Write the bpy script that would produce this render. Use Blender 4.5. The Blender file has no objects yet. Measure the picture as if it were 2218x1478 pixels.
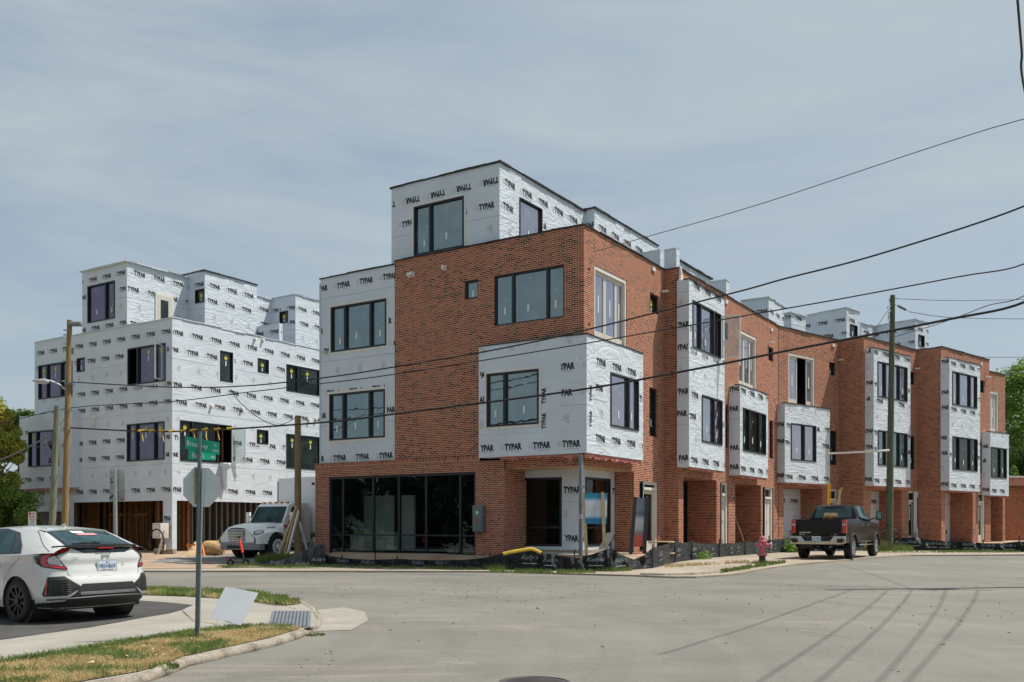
import bpy, bmesh, math, random
from mathutils import Vector, Matrix
random.seed(7)
SC = bpy.context.scene
COL = SC.collection
# ---------------------------------------------------------------- camera, sky, sun, exposure
F = 2059.0; CX = 1109.0; HY = 1138.0; H = 1.5       # pinhole of the photograph (2218 px wide)
cam_d = bpy.data.cameras.new('camera'); cam = bpy.data.objects.new('camera', cam_d); COL.objects.link(cam)
cam.location = (0, 0, H); cam.rotation_euler = (math.radians(90), 0, 0)
cam_d.sensor_width = 36; cam_d.lens = F/2218*36; cam_d.shift_y = (HY-739)/2218
cam_d.clip_start = .1; cam_d.clip_end = 2000
SC.camera = cam
SUN_AZ, SUN_EL = math.radians(10), math.radians(61)   # azimuth measured from +X towards +Y
W = bpy.data.worlds.new('World'); SC.world = W; W.use_nodes = True
nt = W.node_tree; nt.nodes.clear()
def N(nt, t, **k):
    n = nt.nodes.new(t)
    for a, b in k.items():
        if a in n.inputs: n.inputs[a].default_value = b
        else: setattr(n, a, b)
    return n
sky = N(nt, 'ShaderNodeTexSky', sky_type='NISHITA', sun_disc=False, sun_elevation=SUN_EL,
        sun_rotation=math.radians(90)-SUN_AZ, altitude=200, air_density=1.0, dust_density=2.2, ozone_density=1.6)
tc = N(nt, 'ShaderNodeTexCoord')
mp = N(nt, 'ShaderNodeMapping'); mp.inputs['Rotation'].default_value = (math.radians(12), math.radians(-17), 0); mp.inputs['Scale'].default_value = (1.3, 2.0, 6.5)
nz = N(nt, 'ShaderNodeTexNoise', Scale=1.25, Detail=7, Roughness=.6, Distortion=.7)
cr = N(nt, 'ShaderNodeValToRGB'); cr.color_ramp.elements[0].position = .38; cr.color_ramp.elements[1].position = .66
cr.color_ramp.elements[0].color = (.52, .52, .52, 1); cr.color_ramp.elements[1].color = (.97, .97, .97, 1)
mx = N(nt, 'ShaderNodeMixRGB'); mx.inputs['Color2'].default_value = (4.15, 4.85, 5.25, 1)
bg = N(nt, 'ShaderNodeBackground', Strength=.088)
wo = N(nt, 'ShaderNodeOutputWorld')
L = nt.links.new
L(tc.outputs['Generated'], mp.inputs['Vector']); L(mp.outputs[0], nz.inputs['Vector']); L(nz.outputs['Fac'], cr.inputs[0])
L(cr.outputs[0], mx.inputs['Fac']); L(sky.outputs[0], mx.inputs['Color1']); L(mx.outputs[0], bg.inputs['Color']); L(bg.outputs[0], wo.inputs['Surface'])
sd = bpy.data.lights.new('sun', 'SUN'); sun = bpy.data.objects.new('sun', sd); COL.objects.link(sun)
sd.energy = 4.1; sd.angle = math.radians(.55); sd.color = (1, .955, .88)
sdir = Vector((math.cos(SUN_EL)*math.cos(SUN_AZ), math.cos(SUN_EL)*math.sin(SUN_AZ), math.sin(SUN_EL)))
sun.rotation_euler = sdir.to_track_quat('Z', 'Y').to_euler(); sun.location = (20, 0, 40)
SC.view_settings.view_transform = 'Standard'; SC.view_settings.look = 'None'; SC.view_settings.gamma = 1
SC.view_settings.exposure = 0.38; SC.view_settings.use_curve_mapping = False
SC.cycles.max_bounces = 6; SC.cycles.transparent_max_bounces = 12

# ---------------------------------------------------------------- materials
MATS = {}
def new_mat(name):
    m = bpy.data.materials.new(name); m.use_nodes = True; MATS[name] = m
    return m, m.node_tree, m.node_tree.nodes['Principled BSDF']
def pm(name, col, rough=.6, metal=0, noise=.12, nscale=3, bump=0, bscale=30, spec=.5, coat=0, det=4):
    if name in MATS: return MATS[name]
    m, nt, b = new_mat(name); L = nt.links.new
    b.inputs['Roughness'].default_value = rough; b.inputs['Metallic'].default_value = metal
    b.inputs['Specular IOR Level'].default_value = spec; b.inputs['Coat Weight'].default_value = coat; b.inputs['Coat Roughness'].default_value = .03
    tcn = N(nt, 'ShaderNodeTexCoord')
    if noise:
        n = N(nt, 'ShaderNodeTexNoise', Scale=nscale, Detail=det, Roughness=.6)
        L(tcn.outputs['Object'], n.inputs['Vector'])
        mr = N(nt, 'ShaderNodeMapRange'); mr.inputs['From Min'].default_value = .3; mr.inputs['From Max'].default_value = .7
        mr.inputs['To Min'].default_value = 1-noise; mr.inputs['To Max'].default_value = 1+noise
        L(n.outputs['Fac'], mr.inputs['Value'])
        mu = N(nt, 'ShaderNodeMixRGB', blend_type='MULTIPLY'); mu.inputs['Fac'].default_value = 1; mu.inputs['Color1'].default_value = (*col, 1)
        L(mr.outputs[0], mu.inputs['Color2']); L(mu.outputs[0], b.inputs['Base Color'])
    else: b.inputs['Base Color'].default_value = (*col, 1)
    if bump:
        n2 = N(nt, 'ShaderNodeTexNoise', Scale=bscale, Detail=5, Roughness=.65); L(tcn.outputs['Object'], n2.inputs['Vector'])
        bp = N(nt, 'ShaderNodeBump', Strength=1.0, Distance=bump); L(n2.outputs['Fac'], bp.inputs['Height']); L(bp.outputs[0], b.inputs['Normal'])
    return m
def brick_mat(name, vert=False, tint=(1, 1, 1), stain=0.0):
    m, nt, b = new_mat(name); L = nt.links.new
    uv = N(nt, 'ShaderNodeUVMap')
    br = N(nt, 'ShaderNodeTexBrick'); br.offset = 0.0 if vert else .5; br.offset_frequency = 2
    br.inputs['Scale'].default_value = 1; br.inputs['Mortar Size'].default_value = .0088; br.inputs['Mortar Smooth'].default_value = .25
    br.inputs['Brick Width'].default_value = .0677 if vert else .203; br.inputs['Row Height'].default_value = .203 if vert else .0677
    br.inputs['Color1'].default_value = (0, 0, 0, 1); br.inputs['Color2'].default_value = (1, 1, 1, 1); br.inputs['Mortar'].default_value = (.5, .5, .5, 1)
    L(uv.outputs[0], br.inputs['Vector'])
    ramp = N(nt, 'ShaderNodeValToRGB'); r = ramp.color_ramp
    cols = [(0, (.025, .016, .012)), (.12, (.050, .024, .016)), (.24, (.18, .046, .023)), (.5, (.26, .068, .036)), (.8, (.36, .112, .054)), (1, (.18, .085, .05))]
    r.elements[0].position = 0; r.elements[0].color = (*cols[0][1], 1); r.elements[1].position = 1; r.elements[1].color = (*cols[-1][1], 1)
    for p, c in cols[1:-1]:
        e = r.elements.new(p); e.color = (*c, 1)
    ns = N(nt, 'ShaderNodeTexNoise', Scale=.55, Detail=5, Roughness=.65); L(uv.outputs[0], ns.inputs['Vector'])
    ad = N(nt, 'ShaderNodeMath', operation='MULTIPLY_ADD'); ad.inputs[1].default_value = .9; ad.inputs[2].default_value = -.40
    L(ns.outputs['Fac'], ad.inputs[0])
    a2 = N(nt, 'ShaderNodeMath', operation='ADD', use_clamp=True); L(br.outputs['Color'], a2.inputs[0]); L(ad.outputs[0], a2.inputs[1])
    L(a2.outputs[0], ramp.inputs[0])
    mo = N(nt, 'ShaderNodeMixRGB'); mo.inputs['Color2'].default_value = (.60, .45, .36, 1)
    L(br.outputs['Fac'], mo.inputs['Fac']); L(ramp.outputs[0], mo.inputs['Color1'])
    # mortar haze and pale efflorescence patches
    n3 = N(nt, 'ShaderNodeTexNoise', Scale=1.7, Detail=8, Roughness=.7); L(uv.outputs[0], n3.inputs['Vector'])
    r3 = N(nt, 'ShaderNodeValToRGB'); r3.color_ramp.elements[0].position = .52; r3.color_ramp.elements[1].position = .78
    r3.color_ramp.elements[0].color = (.03+stain, .03+stain, .03+stain, 1); r3.color_ramp.elements[1].color = (.18+stain, .18+stain, .18+stain, 1)
    L(n3.outputs['Fac'], r3.inputs[0])
    hz = N(nt, 'ShaderNodeMixRGB'); hz.inputs['Color2'].default_value = (.50, .34, .25, 1); L(r3.outputs[0], hz.inputs['Fac']); L(mo.outputs[0], hz.inputs['Color1'])
    ti = N(nt, 'ShaderNodeMixRGB', blend_type='MULTIPLY'); ti.inputs['Fac'].default_value = 1; ti.inputs['Color2'].default_value = (*tint, 1)
    L(hz.outputs[0], ti.inputs['Color1']); L(ti.outputs[0], b.inputs['Base Color'])
    b.inputs['Roughness'].default_value = .9; b.inputs['Specular IOR Level'].default_value = .15
    bp = N(nt, 'ShaderNodeBump', Strength=.7, Distance=.006); bp.invert = True; L(br.outputs['Fac'], bp.inputs['Height']); L(bp.outputs[0], b.inputs['Normal'])
    return m
def wrap_mat(name, col=(.61, .665, .715), wr=.020, sc=1.0):
    m, nt, b = new_mat(name); L = nt.links.new
    uv = N(nt, 'ShaderNodeUVMap')
    mp = N(nt, 'ShaderNodeMapping'); mp.inputs['Rotation'].default_value = (0, 0, .5); mp.inputs['Scale'].default_value = (.8*sc, 2.1*sc, 1); L(uv.outputs[0], mp.inputs['Vector'])
    n1 = N(nt, 'ShaderNodeTexNoise', Scale=1.1, Detail=4, Roughness=.55, Distortion=1.6); L(mp.outputs[0], n1.inputs['Vector'])
    ab = N(nt, 'ShaderNodeMath', operation='SUBTRACT'); ab.inputs[1].default_value = .5; L(n1.outputs['Fac'], ab.inputs[0])
    a2 = N(nt, 'ShaderNodeMath', operation='ABSOLUTE'); L(ab.outputs[0], a2.inputs[0])
    po = N(nt, 'ShaderNodeMath', operation='POWER'); po.inputs[1].default_value = .5; L(a2.outputs[0], po.inputs[0])
    n2 = N(nt, 'ShaderNodeTexNoise', Scale=3.5*sc, Detail=5, Roughness=.6, Distortion=.5); L(uv.outputs[0], n2.inputs['Vector'])
    ad = N(nt, 'ShaderNodeMath', operation='MULTIPLY_ADD'); ad.inputs[1].default_value = .4; L(n2.outputs['Fac'], ad.inputs[0]); L(po.outputs[0], ad.inputs[2])
    bp = N(nt, 'ShaderNodeBump', Strength=1.0, Distance=wr); L(ad.outputs[0], bp.inputs['Height']); L(bp.outputs[0], b.inputs['Normal'])
    n4 = N(nt, 'ShaderNodeTexNoise', Scale=.7, Detail=5); L(uv.outputs[0], n4.inputs['Vector'])
    mr = N(nt, 'ShaderNodeMapRange'); mr.inputs['From Min'].default_value = .3; mr.inputs['From Max'].default_value = .7; mr.inputs['To Min'].default_value = .92; mr.inputs['To Max'].default_value = 1.05
    L(n4.outputs['Fac'], mr.inputs['Value'])
    mu = N(nt, 'ShaderNodeMixRGB', blend_type='MULTIPLY'); mu.inputs['Fac'].default_value = 1; mu.inputs['Color1'].default_value = (*col, 1); L(mr.outputs[0], mu.inputs['Color2'])
    L(mu.outputs[0], b.inputs['Base Color']); b.inputs['Roughness'].default_value = .5; b.inputs['Specular IOR Level'].default_value = .35
    return m
def glass_mat(name, base, refl=.3, tint=(.9, .93, 1), transp=0.0):
    m, nt, b = new_mat(name); L = nt.links.new
    out = nt.nodes['Material Output']
    gl = N(nt, 'ShaderNodeBsdfGlossy', Roughness=.015); gl.inputs['Color'].default_value = (*tint, 1)
    b.inputs['Base Color'].default_value = (*base, 1); b.inputs['Roughness'].default_value = .4; b.inputs['Specular IOR Level'].default_value = 0
    fr = N(nt, 'ShaderNodeLayerWeight'); fr.inputs['Blend'].default_value = .5; pw = N(nt, 'ShaderNodeMath', operation='POWER'); pw.inputs[1].default_value = 5.0; L(fr.outputs['Facing'], pw.inputs[0])
    ma = N(nt, 'ShaderNodeMath', operation='ADD', use_clamp=True); ma.inputs[1].default_value = refl+.04; L(pw.outputs[0], ma.inputs[0])
    tcn = N(nt, 'ShaderNodeTexCoord'); gn = N(nt, 'ShaderNodeTexNoise', Scale=.9, Detail=3, Roughness=.5); L(tcn.outputs['Object'], gn.inputs['Vector'])
    gb = N(nt, 'ShaderNodeBump', Strength=1.0, Distance=.012); L(gn.outputs['Fac'], gb.inputs['Height']); L(gb.outputs[0], gl.inputs['Normal'])
    g2 = N(nt, 'ShaderNodeTexNoise', Scale=1.7, Detail=5, Roughness=.65); L(tcn.outputs['Object'], g2.inputs['Vector'])
    gr_ = N(nt, 'ShaderNodeValToRGB'); gr_.color_ramp.elements[0].position = .40; gr_.color_ramp.elements[1].position = .66; gr_.color_ramp.elements[0].color = (*[c*.35 for c in base], 1); gr_.color_ramp.elements[1].color = (*[c*1.9 for c in base], 1)
    L(g2.outputs['Fac'], gr_.inputs[0]); L(gr_.outputs[0], b.inputs['Base Color'])
    mx = N(nt, 'ShaderNodeMixShader')
    src = b.outputs[0]
    if transp:
        tr = N(nt, 'ShaderNodeBsdfTransparent'); tr.inputs['Color'].default_value = (.78, .87, .83, 1)
        m2 = N(nt, 'ShaderNodeMixShader'); m2.inputs[0].default_value = transp; L(b.outputs[0], m2.inputs[1]); L(tr.outputs[0], m2.inputs[2]); src = m2.outputs[0]
    L(ma.outputs[0], mx.inputs[0]); L(src, mx.inputs[1]); L(gl.outputs[0], mx.inputs[2]); L(mx.outputs[0], out.inputs['Surface'])
    return m
def ground_mat(name, cols, sc=1.5, fine=55, bump=.004, rough=.95, fa=.5):
    """three-colour patchy ground with fine grain"""
    m, nt, b = new_mat(name); L = nt.links.new
    tcn = N(nt, 'ShaderNodeTexCoord'); o = tcn.outputs['Object']
    n1 = N(nt, 'ShaderNodeTexNoise', Scale=sc, Detail=8, Roughness=.68); L(o, n1.inputs['Vector'])
    r = N(nt, 'ShaderNodeValToRGB'); rr = r.color_ramp
    rr.elements[0].position = .33; rr.elements[0].color = (*cols[0], 1); rr.elements[1].position = .68; rr.elements[1].color = (*cols[2], 1)
    e = rr.elements.new(.5); e.color = (*cols[1], 1); L(n1.outputs['Fac'], r.inputs[0])
    n2 = N(nt, 'ShaderNodeTexNoise', Scale=fine, Detail=3, Roughness=.8); L(o, n2.inputs['Vector'])
    mr = N(nt, 'ShaderNodeMapRange'); mr.inputs['From Min'].default_value = .25; mr.inputs['From Max'].default_value = .75; mr.inputs['To Min'].default_value = 1-fa; mr.inputs['To Max'].default_value = 1+fa
    L(n2.outputs['Fac'], mr.inputs['Value'])
    mu = N(nt, 'ShaderNodeMixRGB', blend_type='MULTIPLY'); mu.inputs['Fac'].default_value = 1; L(r.outputs[0], mu.inputs['Color1']); L(mr.outputs[0], mu.inputs['Color2'])
    L(mu.outputs[0], b.inputs['Base Color']); b.inputs['Roughness'].default_value = rough; b.inputs['Specular IOR Level'].default_value = .2
    bp = N(nt, 'ShaderNodeBump', Strength=1, Distance=bump); L(n2.outputs['Fac'], bp.inputs['Height']); L(bp.outputs[0], b.inputs['Normal'])
    return m, mu, b
def link(nt, a, b): nt.links.new(a, b)
M_ASPH, _mu, _b = ground_mat('asphalt', [(.152, .147, .129), (.186, .179, .157), (.222, .211, .184)], sc=.22, fine=38, fa=.34, bump=.003)
def asphalt_extra(m, mu, b):
    nt = m.node_tree; L = nt.links.new; o = [n for n in nt.nodes if n.type == 'TEX_COORD'][0].outputs['Object']
    # reddish clay dust tracked over the road
    mp = N(nt, 'ShaderNodeMapping'); mp.inputs['Rotation'].default_value = (0, 0, .9); mp.inputs['Scale'].default_value = (.16, .7, 1); L(o, mp.inputs['Vector'])
    n = N(nt, 'ShaderNodeTexNoise', Scale=1.1, Detail=9, Roughness=.75, Distortion=.8); L(mp.outputs[0], n.inputs['Vector'])
    r = N(nt, 'ShaderNodeValToRGB'); r.color_ramp.elements[0].position = .55; r.color_ramp.elements[1].position = .74
    r.color_ramp.elements[0].color = (0, 0, 0, 1); r.color_ramp.elements[1].color = (.5, .5, .5, 1); L(n.outputs['Fac'], r.inputs[0])
    x = N(nt, 'ShaderNodeMixRGB'); x.inputs['Color2'].default_value = (.42, .315, .255, 1); L(r.outputs[0], x.inputs['Fac']); L(mu.outputs[0], x.inputs['Color1'])
    # worn turning arcs left by tyres
    vs_ = N(nt, 'ShaderNodeVectorMath', operation='SUBTRACT'); vs_.inputs[1].default_value = (-9, 12, 0); L(o, vs_.inputs[0])
    ln = N(nt, 'ShaderNodeVectorMath', operation='LENGTH'); L(vs_.outputs[0], ln.inputs[0])
    sp = N(nt, 'ShaderNodeSeparateXYZ'); L(vs_.outputs[0], sp.inputs[0]); cb = N(nt, 'ShaderNodeCombineXYZ'); L(ln.outputs['Value'], cb.inputs['X'])
    sm = N(nt, 'ShaderNodeMath', operation='MULTIPLY'); sm.inputs[1].default_value = .06; L(sp.outputs['X'], sm.inputs[0]); L(sm.outputs[0], cb.inputs['Y'])
    na = N(nt, 'ShaderNodeTexNoise', Scale=1.9, Detail=5, Roughness=.6); L(cb.outputs[0], na.inputs['Vector'])
    ra = N(nt, 'ShaderNodeValToRGB'); ra.color_ramp.elements[0].position = .35; ra.color_ramp.elements[1].position = .68; ra.color_ramp.elements[0].color = (.84, .83, .82, 1); ra.color_ramp.elements[1].color = (1.13, 1.12, 1.10, 1); L(na.outputs['Fac'], ra.inputs[0])
    xa = N(nt, 'ShaderNodeMixRGB', blend_type='MULTIPLY'); xa.inputs['Fac'].default_value = .38; L(x.outputs[0], xa.inputs['Color1']); L(ra.outputs[0], xa.inputs['Color2']); x = xa
    # cracks
    vo = N(nt, 'ShaderNodeTexVoronoi', feature='DISTANCE_TO_EDGE', Scale=.16); 
    nn = N(nt, 'ShaderNodeTexNoise', Scale=1.1, Detail=6); L(o, nn.inputs['Vector'])
    va = N(nt, 'ShaderNodeVectorMath', operation='ADD'); sc2 = N(nt, 'ShaderNodeVectorMath', operation='SCALE'); sc2.inputs['Scale'].default_value = 1.6
    L(nn.outputs['Color'], sc2.inputs[0]); L(o, va.inputs[0]); L(sc2.outputs[0], va.inputs[1]); L(va.outputs[0], vo.inputs['Vector'])
    lt = N(nt, 'ShaderNodeMapRange'); lt.inputs['From Min'].default_value = 0.0; lt.inputs['From Max'].default_value = .004; lt.inputs['To Min'].default_value = .45; lt.inputs['To Max'].default_value = 0
    L(vo.outputs['Distance'], lt.inputs['Value'])
    y = N(nt, 'ShaderNodeMixRGB'); y.inputs['Color2'].default_value = (.10, .095, .09, 1); L(lt.outputs[0], y.inputs['Fac']); L(x.outputs[0], y.inputs['Color1'])
    L(y.outputs[0], b.inputs['Base Color'])
asphalt_extra(M_ASPH, _mu, _b)
M_ASPHD = ground_mat('dark_asphalt', [(.055, .054, .052), (.07, .068, .065), (.09, .087, .083)], sc=.8, fine=45, fa=.3)[0]
M_CONC = ground_mat('concrete_paving', [(.265, .248, .212), (.305, .287, .248), (.35, .328, .285)], sc=.9, fine=30, fa=.08, bump=.001)[0]
M_WALK = ground_mat('sidewalk_concrete', [(.26, .215, .165), (.33, .28, .22), (.39, .34, .275)], sc=.5, fine=20, fa=.12, bump=.002)[0]
M_KERB = ground_mat('kerb_concrete', [(.16, .13, .10), (.30, .26, .21), (.38, .34, .28)], sc=3.5, fine=24, fa=.35, bump=.012)[0]
M_DIRT = ground_mat('bare_dirt', [(.27, .18, .12), (.36, .26, .18), (.42, .33, .245)], sc=.7, fine=12, fa=.3, bump=.02)[0]
M_GRAV = ground_mat('grey_gravel', [(.12, .115, .11), (.20, .19, .18), (.30, .28, .25)], sc=3, fine=16, fa=.6, bump=.03)[0]
M_EARTH = ground_mat('grass_earth', [(.11, .13, .045), (.21, .18, .085), (.30, .24, .13)], sc=1.2, fine=30, fa=.4, bump=.01)[0]
M_FAR = ground_mat('far_ground', [(.07, .10, .035), (.10, .13, .05), (.16, .15, .08)], sc=.1, fine=5, fa=.3)[0]
M_BRICK = brick_mat('red_brick', tint=(1.07, .97, .90)); M_SOLD = brick_mat('soldier_brick', True, tint=(1.05, .92, .86)); M_BRICKG = brick_mat('hazed_brick', stain=.10, tint=(1.02, .90, .87))
M_BRICK2 = brick_mat('orange_brick', tint=(1.15, .8, .62))
M_WRAP = wrap_mat('house_wrap', wr=.022, sc=.5); M_WRAPB = wrap_mat('crumpled_wrap', wr=.042, sc=.7)
M_INK = pm('black_print', (.018, .018, .02), .5, noise=0); M_PALE = pm('pale_orange_print', (.55, .36, .30), .6, noise=0); M_GINK = pm('grey_print', (.30, .32, .35), .6, noise=0)
M_FRAME = pm('black_window_frame', (.010, .014, .019), .45, noise=0); M_MEMB = pm('black_membrane', (.02, .02, .022), .6, noise=.2)
M_WHITE = pm('white_paint', (.70, .67, .61), .5, noise=.04); M_CREAM = pm('primed_door_white', (.60, .57, .50), .5, noise=.05)
M_GLA = glass_mat('teal_window_glass', (.035, .05, .05), .30, (.60, .71, .73)); M_GLL = glass_mat('violet_window_glass', (.03, .03, .04), .22, (.52, .48, .64))
M_GLB = glass_mat('sky_window_glass', (.05, .05, .06), .48, (.80, .77, .86))
M_GLD = glass_mat('dark_window_glass', (.012, .018, .016), .05, (.75, .8, .8))
M_GLS = glass_mat('shopfront_glass', (.008, .012, .011), .05, (.60, .70, .69), transp=.8)
M_STICK = pm('white_sticker', (.62, .70, .66), .6, noise=0); M_YEL = pm('yellow_sticker', (.50, .48, .05), .6, noise=0)
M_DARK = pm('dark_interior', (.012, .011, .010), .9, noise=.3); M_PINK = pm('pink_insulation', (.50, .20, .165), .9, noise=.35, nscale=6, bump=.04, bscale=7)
M_STUD = pm('framing_lumber', (.22, .105, .036), .8, noise=.35, nscale=5); M_BATT = pm('red_batt_insulation', (.14, .03, .024), .9, noise=.4, nscale=3)
M_LUM = pm('raw_lumber', (.52, .38, .22), .8, noise=.25, nscale=6); M_STEEL = pm('grey_steel', (.16, .18, .21), .5, noise=.15)
M_GALV = pm('galvanised_steel', (.42, .45, .46), .45, metal=.6, noise=.15, nscale=20); M_CORE = pm('drywall', (.62, .66, .63), .8, noise=.1)
M_ROOF = pm('roof_membrane', (.10, .10, .10), .8)

# ---------------------------------------------------------------- geometry helpers
def V2(x, y): return Vector((x, y))
class Plane:
    """a vertical wall plane: origin P, unit direction u along it, outward normal n (plan vectors)"""
    def __init__(s, P, u, n): s.P = V2(*P); s.u = V2(*u).normalized(); s.n = V2(*n).normalized()
    def shift(s, d): return Plane(s.P + s.n*d, s.u, s.n)
    def t(s, px):
        r = (px-CX)/F
        return (r*s.P.y - s.P.x)/(s.u.x - r*s.u.y)
    def z(s, px, py): return H + (HY-py)/F*(s.P.y + s.t(px)*s.u.y)
    def pt(s, a, z, d=0):
        q = s.P + s.u*a + s.n*d
        return Vector((q.x, q.y, z))
def zD(py, D): return H + (HY-py)/F*D
def at(px, D, z=0): return Vector(((px-CX)/F*D, D, z))
def smooth(a, b, x):
    t = min(1, max(0, (x-a)/(b-a))); return t*t*(3-2*t)
def ZR(x, y): return .17*smooth(24, 34, y)*smooth(2.5, 8, x)
def gpt(px, py, off=0):
    """ground point seen at a pixel, on the road surface + off"""
    z = off
    for _ in range(12):
        D = F*(H-z)/(py-HY); x = (px-CX)/F*D; z = .5*z + .5*(ZR(x, D)+off)
    return Vector((x, D, z))
WL = {}
class MB:
    def __init__(s): s.v = []; s.f = []; s.m = []; s.uv = []; s.mats = []
    def mi(s, m):
        if m not in s.mats: s.mats.append(m)
        return s.mats.index(m)
    def face(s, pts, m, uv=None):
        i = len(s.v); s.v += [tuple(p) for p in pts]; s.f.append(tuple(range(i, i+len(pts)))); s.m.append(s.mi(m))
        s.uv.append(uv if uv else [(p[0], p[2]) for p in pts])
    def mesh(s, verts, faces, m, uvs=None):
        i = len(s.v); s.v += [tuple(p) for p in verts]
        k = s.mi(m)
        for f in faces:
            s.f.append(tuple(i+a for a in f)); s.m.append(k); s.uv.append([(uvs[a] if uvs else (verts[a][0], verts[a][2])) for a in f])
    def box(s, c, sz, m, R=None, taper=1):
        vs = []
        for dz in (-1, 1):
            for dx, dy in ((-1, -1), (1, -1), (1, 1), (-1, 1)):
                k = taper if dz > 0 else 1
                p = Vector((dx*sz[0]/2*k, dy*sz[1]/2*k, dz*sz[2]/2))
                if R is not None: p = R @ p
                vs.append(p + Vector(c))
        s.mesh(vs, [(3, 2, 1, 0), (4, 5, 6, 7), (0, 1, 5, 4), (1, 2, 6, 5), (2, 3, 7, 6), (3, 0, 4, 7)], m)
    def pbox(s, pl, s0, s1, z0, z1, d0, d1, m):
        """box in wall coordinates"""
        vs = [pl.pt(a, z, d) for z in (z0, z1) for a, d in ((s0, d0), (s1, d0), (s1, d1), (s0, d1))]
        uvs = [(a, z) for z in (z0, z1) for a, d in ((s0, d0), (s1, d0), (s1+d1-d0, d1), (s0+d1-d0, d1))]
        s.mesh(vs, [(3, 2, 1, 0), (4, 5, 6, 7), (0, 1, 5, 4), (1, 2, 6, 5), (2, 3, 7, 6), (3, 0, 4, 7)], m, uvs)
    def bar(s, a, b, w, h, m, up=(0, 0, 1)):
        a = Vector(a); b = Vector(b); d = (b-a); x = d.normalized(); y = Vector(up).cross(x)
        if y.length < 1e-4: y = Vector((0, 1, 0)).cross(x)
        y.normalize(); z = x.cross(y)
        vs = [p + y*i*w/2 + z*j*h/2 for p in (a, b) for i, j in ((-1, -1), (1, -1), (1, 1), (-1, 1))]
        s.mesh(vs, [(3, 2, 1, 0), (4, 5, 6, 7), (0, 1, 5, 4), (1, 2, 6, 5), (2, 3, 7, 6), (3, 0, 4, 7)], m)
    def tube(s, pts, r, m, n=8, r1=None, cap=True):
        pts = [Vector(p) for p in pts]; k = len(pts); vs = []; fs = []
        for i, p in enumerate(pts):
            d = (pts[min(i+1, k-1)] - pts[max(i-1, 0)]).normalized()
            up = Vector((0, 0, 1)) if abs(d.z) < .95 else Vector((1, 0, 0))
            x = d.cross(up).normalized(); y = x.cross(d)
            rr = (r if r1 is None else r + (r1-r)*i/max(1, k-1)) if not isinstance(r, (list, tuple)) else r[i]
            for j in range(n):
                a = 2*math.pi*j/n; vs.append(p + x*rr*math.cos(a) + y*rr*math.sin(a))
        for i in range(k-1):
            for j in range(n):
                fs.append((i*n+j, i*n+(j+1) % n, (i+1)*n+(j+1) % n, (i+1)*n+j))
        if cap: fs.append(tuple(range(n))[::-1]); fs.append(tuple((k-1)*n+j for j in range(n)))
        s.mesh(vs, fs, m)
    def lathe(s, c, prof, m, n=20, axis='z', cap=True):
        """prof: list of (radius, height)"""
        vs = []; fs = []; k = len(prof)
        for r, h in prof:
            for j in range(n):
                a = 2*math.pi*j/n; p = Vector((r*math.cos(a), r*math.sin(a), h))
                if axis == 'y': p = Vector((p.x, p.z, p.y))
                if axis == 'x': p = Vector((p.z, p.x, p.y))
                vs.append(p + Vector(c))
        for i in range(k-1):
            for j in range(n): fs.append((i*n+j, i*n+(j+1) % n, (i+1)*n+(j+1) % n, (i+1)*n+j))
        if cap: fs.append(tuple(range(n))[::-1]); fs.append(tuple((k-1)*n+j for j in range(n)))
        s.mesh(vs, fs, m)
    def prism(s, poly, a, b, m, axis='y'):
        """extrude a 2D outline between a and b: axis y -> outline in x,z"""
        def P(p, t):
            return Vector((p[0], t, p[1])) if axis == 'y' else (Vector((t, p[0], p[1])) if axis == 'x' else Vector((p[0], p[1], t)))
        n = len(poly); vs = [P(p, a) for p in poly] + [P(p, b) for p in poly]
        fs = [tuple(range(n))[::-1], tuple(range(n, 2*n))] + [(i, (i+1) % n, n+(i+1) % n, n+i) for i in range(n)]
        s.mesh(vs, fs, m)
    def text(s, string, c, xd, yd, h, m, w=None, bold=.02, shear=0, clip=None, align='c'):
        """flat lettering: centre c, reading direction xd, up direction yd, cap height h"""
        vs, fs, bw, bh = glyphs(string, bold, shear)
        k = h/bh; kx = (w/bw) if w else k; xd = Vector(xd); yd = Vector(yd); c = Vector(c)
        loc = [((x-bw/2)*kx, (y-bh/2)*k) for x, y in vs]
        if clip:
            fs = [f for f in fs if all(clip(*loc[a]) for a in f)]
        s.mesh([c + xd*x + yd*y for x, y in loc], fs, m)
    def build(s, name, parent=None, local=False, smooth=False, bevel=0, loc=None, label=None):
        me = bpy.data.meshes.new(name)
        off = Vector((0, 0, 0))
        if parent is not None and not local: off = WL[parent.name]
        if loc is not None: off = Vector(loc)
        me.from_pydata([(x-off.x, y-off.y, z-off.z) for x, y, z in s.v], [], s.f)
        for m in s.mats: me.materials.append(m)
        me.polygons.foreach_set('material_index', s.m)
        uvl = me.uv_layers.new(name='UVMap'); flat = [c for f in s.uv for p in f for c in p]
        uvl.data.foreach_set('uv', flat)
        if smooth is True: me.polygons.foreach_set('use_smooth', [True]*len(s.f))
        me.update()
        if smooth == 'weld' or bevel or smooth == 'auto':
            bm = bmesh.new(); bm.from_mesh(me); bmesh.ops.remove_doubles(bm, verts=bm.verts, dist=.0006)
            bmesh.ops.recalc_face_normals(bm, faces=bm.faces)
            if bevel:
                ed = [e for e in bm.edges if len(e.link_faces) == 2 and e.calc_face_angle(0) > .5]
                bmesh.ops.bevel(bm, geom=ed, offset=bevel, segments=2, profile=.6, affect='EDGES', clamp_overlap=True)
            for f in bm.faces: f.smooth = True
            for e in bm.edges:
                if len(e.link_faces) == 2 and e.calc_face_angle(0) > .6: e.smooth = False
            bm.to_mesh(me); bm.free()
        o = bpy.data.objects.new(name, me); COL.objects.link(o)
        if parent is not None: o.parent = parent; WL[o.name] = WL[parent.name] if not local else Vector((0, 0, 0))
        else: WL[o.name] = off
        if loc is not None: o.location = loc
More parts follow.
